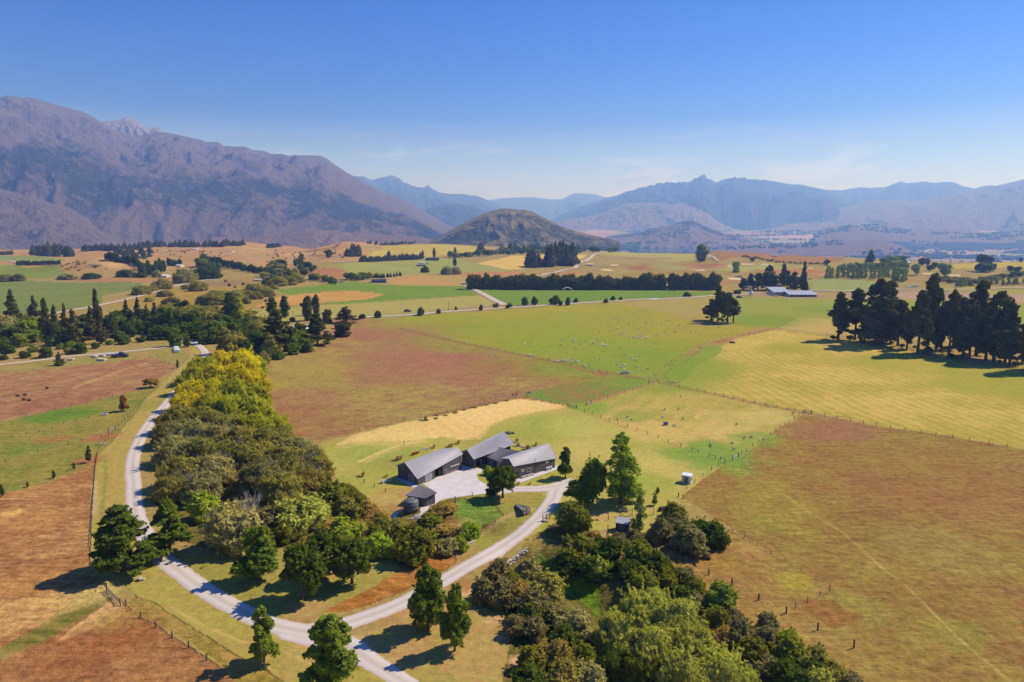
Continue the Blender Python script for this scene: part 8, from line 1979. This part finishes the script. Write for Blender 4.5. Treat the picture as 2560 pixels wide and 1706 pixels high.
many('willow', 'J', [(1300, 650, 560, 180, 'olive'), (1400, 620, 555, 130, 'olive'), (1490, 600, 495, 190, 'olive'), (1520, 665, 600, 160, 'olive'), (1820, 615, 515, 190, 'olive'), (1580, 745, 665, 180, 'greyd'), (1710, 600, 555, 90, 'olive'), (1900, 735, 640, 190, 'olive'), (1990, 690, 605, 200, 'olive'), (1370, 715, 665, 90, 'ylw2'), (1700, 540, 400, 220, 'grey'), (1880, 505, 380, 190, 'dark'), (1960, 500, 390, 180, 'dark'), (1160, 490, 410, 180, 'dark'), (1230, 492, 430, 130, 'grey'), (840, 505, 445, 170, 'dark'), (620, 510, 455, 180, 'grey'), (50, 530, 460, 220, 'greyd'), (170, 525, 450, 130, 'greyd'), (1450, 490, 420, 100, 'grey'), (1300, 495, 440, 100, 'dark')], 'rounded willow clump beside the slanting pale road', 'willows by the slanting road', 'willow')
many('shrub', 'L', [(195, 840, 745, 75), (185, 845, 790, 60), (355, 826, 773, 52), (515, 791, 754, 32), (745, 797, 738, 48), (880, 772, 722, 68), (985, 777, 730, 40), (1012, 767, 722, 58), (1150, 752, 668, 85), (1238, 746, 658, 80), (1420, 742, 648, 125), (1475, 752, 690, 50), (1540, 750, 668, 58), (1615, 727, 673, 56), (1890, 727, 680, 50), (1955, 707, 655, 58), (2025, 702, 662, 44)], 'dark rounded shrub along the straight road', 'shrubs along the straight road', 'shrub', 'dark', 'shrub')
many('shrub', 'M', [(805, 672, 622, 90), (1255, 648, 598, 80), (45, 727, 690, 38), (1060, 660, 630, 40)], 'dark rounded shrub along the straight road', 'shrubs along the straight road', 'shrub', 'dark', 'shrub')
# the long row of trees
random.seed(21)
x = 660
rows = []
while x < 2330:
    rows.append((x, 600 + (x - 650) * .004, 455 + random.uniform(-22, 34), random.uniform(95, 135))); x += random.uniform(36, 52)
many('bushy', 'L', rows, 'bronze green tree in the long row beyond the vivid paddock', 'the long tree row', 'shelterbelt_tree', 'row')
rows = []; x = 440
while x < 1095:
    if not 592 < x < 622: rows.append((x, 605, 440 + random.uniform(-15, 45), random.uniform(85, 120)))
    x += random.uniform(36, 50)
many('bushy', 'M', rows, 'bronze green tree in the long row beyond the vivid paddock', 'the long tree row', 'shelterbelt_tree', 'row')
many('pine', 'M', [(1080, 905, 570, 190), (1170, 915, 630, 150), (1020, 890, 690, 170), (1225, 912, 690, 130), (1120, 900, 620, 170)], 'dark pine in the lone clump in the sheep field', 'lone pine clump', 'pine_tree', 'pine')
many('pine', 'M', [(1380, 605, 455, 150), (1320, 612, 500, 120), (1450, 612, 450, 150), (1550, 605, 378, 160), (1530, 610, 440, 160), (1610, 612, 470, 150), (1680, 612, 368, 150), (1720, 610, 430, 140), (1780, 615, 440, 130)], 'dark pine in the clump behind the barn', 'pine clump behind the barn', 'pine_tree', 'pine')
tz('fir', 'M', 1865, 615, 340, 90, col='fir', label='tall narrow fir at the end of the clump behind the barn', name='fir_tree')
tz('bushy', 'M', 1250, 447, 325, 78, col='pop', label='lone grey green poplar on the golf course', name='poplar')
tz('column', 'M', 930, 345, 170, 120, col='mid', label='tall leaning poplar on the skyline paddock', name='poplar', lean=(0, R(7)))
# great pines at the right, view I
IP = [(985, 735, 385, 250, 4, 'dark pine at the left end of the great pine row'), (1108, 735, 355, 150, 3, 'slim bare stemmed pine, second in the great row'), (1265, 775, 285, 300, 1, 'huge dark pine with the highest broad crown of the row'), (1340, 745, 300, 210, 2, 'dark pine just behind the huge one'), (1422, 780, 440, 150, 3, 'bare trunked pine right of the huge one'), (1570, 840, 370, 290, 4, 'broad dark pine in the middle of the great row'), (1640, 825, 255, 190, 0, 'pine with a flat high tuft over the row'), (1742, 825, 450, 120, 3, 'thin half dead greyish pine'), (1800, 838, 372, 170, 0, 'straight bare trunked pine with a round top'), (1872, 800, 420, 120, 3, 'thin pine behind the straight one'), (1900, 875, 560, 250, 4, 'low dark bushy pine in the row'), (2000, 850, 300, 230, 2, 'tall leaning pine right of the straight one'), (2130, 895, 378, 290, 1, 'wide crowned pine near the right edge'), (2245, 920, 600, 220, 4, 'low spreading pine near the right edge'), (2340, 905, 620, 190, 4, 'dark pine cut by the right edge'), (1700, 830, 600, 150, 4, 'low dark pine under the tall ones'), (2420, 960, 420, 260, 1, 'pine just outside the right edge'), (1180, 762, 560, 170, 4, 'low bushy pine between the slim and the huge one'), (1365, 772, 570, 150, 4, 'low bushy pine right below the huge one'), (1490, 806, 520, 180, 4, 'bushy pine left of the broad dark one'), (1950, 868, 470, 170, 2, 'dense pine left of the tall leaning one'), (2070, 884, 480, 190, 2, 'dense pine right of the tall leaning one'), (2210, 905, 450, 180, 0, 'pine behind the wide crowned one')]
for bx, by, ty, wd, v, lb in IP:
    tz('pine', 'I', bx, by, ty, wd * 1.12, col='greyd' if 'half dead' in lb else 'pine', label=lb, name='pine_tree', v=v)

# ---- far rows and clumps
def scatter(sp, z, poly, n, hpx, wpx, label, group, name, col, seed):
    g = g_(seed)
    pl = [tuple(map(float, q.split(','))) for q in poly.split()]
    x0, x1 = min(p[0] for p in pl), max(p[0] for p in pl); y0, y1 = min(p[1] for p in pl), max(p[1] for p in pl)
    k = 0; it = 0
    while k < n and it < n * 60:
        it += 1
        xx, yy = g.uniform(x0, x1), g.uniform(y0, y1)
        if not inside(np.array([xx]), np.array([yy]), pl)[0]: continue
        hh = hpx * g.uniform(.75, 1.2)
        c = col if isinstance(col, str) else col[int(g.integers(len(col)))]
        tz(sp, z, xx, yy, yy - hh, wpx * g.uniform(.8, 1.2), col=c, label=label, group=group, name=name); k += 1
def line(sp, z, pts, n, hpx, wpx, label, group, name, col, seed, jy=3):
    g = g_(seed); pl = [tuple(map(float, q.split(','))) for q in pts.split()]
    for i in range(n):
        f = (i + g.uniform(.1, .9)) / n * (len(pl) - 1); a = int(min(f, len(pl) - 2)); t_ = f - a
        xx = pl[a][0] + (pl[a + 1][0] - pl[a][0]) * t_; yy = pl[a][1] + (pl[a + 1][1] - pl[a][1]) * t_ + g.uniform(-jy, jy)
        c = col if isinstance(col, str) else col[int(g.integers(len(col)))]
        tz(sp, z, xx, yy, yy - hpx * g.uniform(.75, 1.2), wpx * g.uniform(.85, 1.15), col=c, label=label, group=group, name=name)
scatter('farfir', 'J', '285,270 400,255 560,262 660,285 670,300 600,306 450,302 300,296', 34, 85, 62, 'dark pine in the square far block left of the golden hill', 'far pine block', 'pine_tree', 'pine', 31)
line('farfir', 'J', '765,250 900,240 1080,245 1400,212 1700,215 2000,212 2240,195', 52, 60, 50, 'dark pine in the forest band along the golden skyline', 'skyline pine band', 'pine_tree', 'pine', 32, 6)
scatter('farfir', 'J', '1050,260 1380,225 1400,300 1300,330 1000,330', 26, 60, 50, 'dark pine on the slope below the skyline band', 'slope pines', 'pine_tree', ['pine', 'dark'], 33)
line('column', 'J', '975,330 1100,355 1230,375 1290,420 1330,470', 24, 80, 34, 'dark Lombardy poplar in the row below the golden hill'.replace('Lombardy ', 'narrow '), 'poplar row below the golden hill', 'poplar', 'dark', 34)
line('column', 'J', '1290,480 1350,480 1420,470 1520,430', 16, 130, 40, 'tall narrow poplar by the white farmhouse', 'poplars by the farmhouse', 'poplar', 'dark', 35, 8)
line('column', 'J', '1545,388 1600,388 1670,392', 8, 75, 34, 'narrow poplar in the short far row', 'short far poplar row', 'poplar', 'dark', 36)
line('column', 'K', '10,345 100,370 200,390 320,415 450,440 590,460', 40, 75, 34, 'narrow poplar in the long far double row', 'long far poplar rows', 'poplar', 'dark', 37, 6)
scatter('farround', 'K', '560,480 640,420 760,400 900,450 960,480 900,530 700,560 600,540', 30, 75, 85, 'dark green tree in the wooded dip', 'trees of the wooded dip', 'broadleaf_tree', ['dark', 'olive', 'oak'], 38)
scatter('farround', 'J', '1860,500 1800,380 1900,360 2010,420 2020,490', 9, 100, 100, 'dark round tree in the far clump', 'far dark clump', 'tree', ['dark', 'oak'], 39)
scatter('farround', 'K', '860,380 940,330 960,400 1060,420 1040,450 920,440', 14, 62, 55, 'dark tree at the mouth of the dry gully', 'trees at the dry gully', 'broadleaf_tree', ['dark', 'pine'], 40)
scatter('farround', 'K', '980,520 1080,530 1250,560 1240,535 1080,500', 16, 55, 60, 'dark tree by the low farm buildings', 'trees by the low farm buildings', 'broadleaf_tree', ['dark', 'oak', 'olive'], 41)
line('farround', 'K', '1330,510 1450,520 1580,505', 9, 65, 75, 'grey green tree behind the low dark shed', 'trees behind the low dark shed', 'tree', ['olive', 'oak'], 42)
line('farfir', 'K', '1580,500 1700,495 1850,480', 12, 45, 24, 'young conifer in the thin row above the dark shed', 'young conifers', 'conifer', 'fir', 43)
scatter('farfir', 'K', '1330,300 1400,285 1465,285 1460,300', 11, 95, 60, 'dark conifer in the lone clump on the far hill', 'lone far clump', 'conifer', 'pine', 44)
tz('farround', 'K', 1182, 318, 230, 75, col='pine', label='dark round tree in the dry gully', name='tree')
line('farfir', 'K', '618,222 680,218 730,212', 9, 38, 34, 'dark conifer of the small clump on the hill crest', 'hill crest conifers', 'conifer', 'pine', 45)
line('farfir', 'K', '1470,350 1600,348 1750,340 1900,332 2030,325', 38, 55, 40, 'dark conifer in the far clipped hedge row', 'far hedge row', 'conifer', 'pine', 46, 2)
line('column', 'K', '1730,345 1740,340', 1, 110, 42, 'lone narrow poplar over the far hedge row', None, 'poplar', 'dark', 47)
for (zz, bx, by, ty, wd) in (('L', 505, 387, 308, 40), ('L', 508, 310, 208, 32), ('L', 315, 310, 215, 34), ('L', 210, 322, 238, 30)):
    tz('column', zz, bx, by, ty, wd, col='dark', label='lone narrow poplar near the far farmstead', group='lone poplars of the farmstead', name='poplar')
many('willow', 'L', [(230, 447, 385, 85, 'dark'), (430, 465, 385, 120, 'grey'), (510, 463, 390, 120, 'grey')], 'round willow on the far paddock edge', 'far paddock willows', 'willow')
scatter('farfir', 'L', '1140,405 1200,415 1290,400 1280,380 1160,385', 11, 140, 70, 'dark conifer in the smaller clump on the straw field', 'smaller conifer clump', 'conifer', 'pine', 48)
scatter('farfir', 'L', '1345,395 1450,400 1620,385 1640,350 1500,345 1360,360', 24, 180, 80, 'tall dark conifer in the larger clump on the straw field', 'larger conifer clump', 'conifer', 'pine', 49)
line('farround', 'L', '440,305 560,310 700,300 850,290 1000,282 1150,272', 24, 50, 60, 'green tree in the far hedgerow', 'far hedgerow trees', 'broadleaf_tree', ['dark', 'olive', 'oak'], 50, 5)
line('farfir', 'L', '705,270 740,265 770,260', 4, 85, 50, 'dark conifer standing over the far hedgerow', 'hedgerow conifers', 'conifer', 'pine', 51)
line('farfir', 'L', '920,262 1100,262 1300,262 1500,262 1650,260', 34, 70, 45, 'dark conifer in the skyline wood', 'skyline wood conifers', 'conifer', ['pine', 'dark'], 52, 12)
line('farround', 'L', '930,270 1200,272 1640,262 1900,256 2060,252 2190,250', 30, 62, 70, 'green tree in the skyline wood', 'skyline wood trees', 'broadleaf_tree', ['dark', 'oak', 'mid'], 53, 8)
line('farfir', 'O', '640,675 800,688 900,680 1080,668', 22, 26, 22, 'dark conifer on the far crest under the conical hill', 'far crest conifers', 'conifer', 'pine', 54, 3)
line('farround', 'M', '1290,300 1400,320 1500,330 1600,345', 12, 25, 25, 'sapling on the brown hillock', 'hillock saplings', 'sapling', ['dark', 'olive'], 55, 8)
line('farround', 'M', '1520,345 1700,365 1900,372 2050,375', 22, 22, 22, 'sapling in the lower row on the brown hillock', 'lower hillock saplings', 'tree', ['dark', 'olive'], 56, 3)
tz('farround', 'M', 1400, 350, 305, 45, col='dark', label='dark round bush on the brown hillock', name='tree')
tz('farround', 'I', 900, 188, 140, 50, col='pine', label='dark round tree right of the brown hillock', name='tree')
line('airy', 'I', '890,290 960,280 1050,280 1150,290 1260,290 1340,275 1420,310 1490,310', 22, 95, 46, 'slender pale poplar in the front row by the golf course', 'golf course poplar row', 'poplar', 'pop', 57, 5)
line('farround', 'I', '1000,230 1100,240 1200,235 1300,225 1400,215 1500,210', 20, 62, 60, 'green tree in the back row by the golf course', 'golf course back row', 'broadleaf_tree', ['pop', 'mid'], 58, 8)
scatter('farround', 'I', '1270,170 1340,150 1470,155 1470,180 1300,190', 12, 45, 55, 'light green tree on the right skyline', 'right skyline trees', 'tree', 'mid', 59)
tz('farfir', 'I', 1225, 165, 70, 60, col='fir', label='pointed dark conifer on the right skyline', name='conifer')
many('farround', 'I', [(1600, 190, 125, 60), (1640, 190, 130, 55), (1690, 215, 160, 60), (1660, 225, 180, 60)], 'dark tree by the white far house', 'trees by the white far house', 'tree', 'pine')
many('farround', 'I', [(1765, 270, 168, 100, 'pop'), (1560, 260, 170, 70, 'pop'), (1470, 270, 195, 60, 'pop'), (1430, 265, 200, 60, 'pop')], 'grey green tree beyond the pines', 'grey green trees beyond the pines', 'tree', 'pop')
many('farround', 'I', [(2060, 230, 103, 115, 'pine'), (2050, 240, 160, 120, 'dark'), (2130, 230, 168, 36, 'pine'), (2095, 238, 180, 50, 'pine'), (2330, 168, 130, 30, 'pine'), (2250, 235, 190, 50, 'pine'), (2300, 240, 195, 60, 'pine'), (2400, 230, 180, 80, 'pine')], 'dark tree on the right hand rise', 'dark trees on the right rise', 'tree', 'pine')
line('farround', 'I', '1700,300 1800,310 1900,320 2000,315 2100,300 2200,285 2400,270', 34, 40, 60, 'olive bush in the long hedge below the right rise', 'long right hedge', 'broadleaf_tree', ['olive', 'dark', 'oak'], 60, 12)
line('airy', 'I', '1850,345 2000,335 2200,330 2400,325', 16, 60, 40, 'pale willowy tree behind the great pines', 'pale trees behind the great pines', 'tree', 'pop', 61, 5)
line('farround', 'J', '155,382 250,384 350,383 450,380 550,376', 26, 42, 40, 'clipped dark hedge tree beside the green paddock', 'clipped far hedge', 'broadleaf_tree', 'pine', 62, 1)
line('farfir', 'J', '0,283 60,284 120,283', 7, 36, 34, 'dark conifer at the far left edge', 'far left conifers', 'conifer', 'pine', 63, 1)
print('TREES', len(TREES))

for k_, (z_, poly_) in enumerate((('K', '560,250 900,240 1000,330 820,400 560,390'), ('J', '1400,250 2000,240 2200,330 1700,330'), ('K', '1000,230 1300,180 1320,330 1050,330'), ('J', '560,400 700,330 1000,420 640,440'))):
    scatter('shrub', z_, poly_, 22, 14, 22, 'small dark scrub bush on the dry golden hills', 'scrub bushes on the golden hills', 'bush', ['dark', 'olive', 'brown'], 70 + k_)
line('shrub', 'K', '200,560 420,575 640,610 660,700 560,760', 16, 24, 34, 'low bush dotting the ochre meadow', 'low bushes of the ochre meadow', 'bush', ['dark', 'olive'], 80, 30)

for k_, (x_, y_, w_, c_) in enumerate(((490, 292, 70, 'brown'), (560, 280, 80, 'grey'), (630, 258, 80, 'grey'), (700, 238, 80, 'olive'), (770, 215, 70, 'grey'), (840, 198, 70, 'brown'), (930, 182, 60, 'brown'), (1000, 168, 55, 'brown'), (1080, 148, 55, 'brown'))):
    crown_at('shrub', 'A', x_, y_, w_ * random.uniform(.5, .9), hfrac=.5, asp=random.uniform(.18, .3), col='olive' if c_ == 'brown' else c_, name='shrub', cat='shrub', label='low weedy scrub along the top of the hay strip', group='weedy scrub above the hay strip')
# ------------------------------------------------------------------ undergrowth and rank grass: nobody could count it
def cover_mat(name):
    m, t, out = new_mat(name)
    a = nd(t, 'ShaderNodeAttribute', attribute_name='col').outputs['Color']
    d = nd(t, 'ShaderNodeBsdfDiffuse'); t.links.new(a, d.inputs['Color'])
    tr = nd(t, 'ShaderNodeBsdfTranslucent'); t.links.new(a, tr.inputs['Color'])
    mx = nd(t, 'ShaderNodeMixShader'); mx.inputs[0].default_value = .2
    t.links.new(d.outputs[0], mx.inputs[1]); t.links.new(tr.outputs[0], mx.inputs[2]); t.links.new(mx.outputs[0], out.inputs['Surface'])
    return m
M['cover'] = cover_mat('ground_plants')
def face_points(names_idx, n, rmax, seed):
    g = np.random.default_rng(seed)
    sel = np.isin(freg, names_idx)
    fc = V[Q[sel]].mean(1)
    ok = np.hypot(fc[:, 0], fc[:, 1]) < rmax
    q = Q[sel][ok]
    p0, p1, p2, p3 = (V[q[:, i]] for i in range(4))
    ar = np.linalg.norm(np.cross(p2 - p0, p3 - p1), axis=1)
    k = g.choice(len(q), n, p=ar / ar.sum())
    u, v = g.random(n)[:, None], g.random(n)[:, None]
    p = (p0[k] * (1 - u) + p1[k] * u) * (1 - v) + (p3[k] * (1 - u) + p2[k] * u) * v
    return p, colA[q[k, 0]], colB[q[k, 0]], g
RN = lambda *nm: [i + 1 for i, r in enumerate(REG) if r[0] in nm]
def off_roads(p):
    ok = np.ones(len(p), bool)
    for pl, hw in ROADSEG:
        ok &= seg_dist(p[:, 0], p[:, 1], pl) > hw + .6
    return ok
def cards(name, label, p, c, g, size, hfac, per, spread):
    """leafy sprays: per sprays round each point"""
    n = len(p)
    P_ = np.repeat(p, per, 0) + np.concatenate([g.normal(0, spread, (n * per, 2)), np.abs(g.normal(0, spread * .45, (n * per, 1)))], 1)
    C_ = np.repeat(c * g.uniform(.72, 1.3, (n, 1)), per, 0) * g.uniform(.6, 1.4, (n * per, 1))
    m = len(P_)
    a = g.uniform(0, 6.28, m); dx, dy = np.cos(a), np.sin(a)
    s = size * g.uniform(.5, 1.4, m); tl = g.normal(0, .5, (m, 2))
    w_ = np.stack([dx * s, dy * s, np.zeros(m)], 1) * .5
    h_ = np.stack([tl[:, 0] * s * .6, tl[:, 1] * s * .6, s * hfac], 1)
    quad = np.stack([P_ - w_, P_ + w_, P_ + w_ * .45 + h_, P_ - w_ * .45 + h_], 1).reshape(-1, 3)
    me = np_mesh(name, quad, np.arange(m * 4).reshape(-1, 4))
    at_ = me.attributes.new('col', 'FLOAT_COLOR', 'POINT')
    cc = np.repeat(np.clip(C_, 0, 1), 4, 0)
    at_.data.foreach_set('color', np.concatenate([cc, np.ones((len(cc), 1))], 1).astype(np.float32).ravel())
    return tag(link_mesh(name, me, M['cover']), label, name.replace('_', ' '), None, 'stuff')
p, a, b, g = face_points(RN('gully_floor'), 2600, 260, 41)
k = off_roads(p); p, a, b = p[k], a[k], b[k]
pal = np.array([lin(130, 112, 66), lin(116, 122, 58), lin(142, 150, 62), lin(150, 128, 72), lin(96, 104, 52), lin(138, 108, 66)])
f = fbm(p[:, 0] / 7, p[:, 1] / 7, 3, 12) * 1.2 + .5
ci = np.clip((f * len(pal)).astype(int), 0, len(pal) - 1)
cards('undergrowth', 'tangled bramble, fern and grass undergrowth on the gully floor', p, pal[ci], g, .55, .7, 22, .62)
p, a, b, g = face_points([i + 1 for i, r in enumerate(REG) if r[6] and ('rushes' in r[6] or 'wet ground' in r[6])], 900, 260, 42)
k = off_roads(p); p, a = p[k], a[k]
cards('rushes', 'bright green rushes in the wet hollows', p, a * np.array([.95, 1.0, .85]), g, .7, 1.1, 14, .55)
p, a, b, g = face_points(RN('rank_grass'), 2600, 260, 43)
k = off_roads(p); p, a = p[k], a[k]
cards('rank_grass', 'knee high orange seed heads in the strip by the drive', p, a, g, .4, 1.3, 5, .35)
idx_r = [i + 1 for i, r in enumerate(REG) if r[6] and ('rank' in r[6] or 'bleached' in r[6] or 'sedge' in r[6] or 'gully scrub' in r[6] or 'rough paddock at the' in r[6])]
p, a, b, g = face_points(idx_r, 26000, 235, 44)
k = off_roads(p); p, a, b = p[k], a[k], b[k]
mx_ = g.random((len(p), 1))
cards('rough_grass', 'tufts of dry rough grass over the unmown paddocks', p, (a * mx_ + b * (1 - mx_)) * 1.04, g, .42, .62, 3, .32)
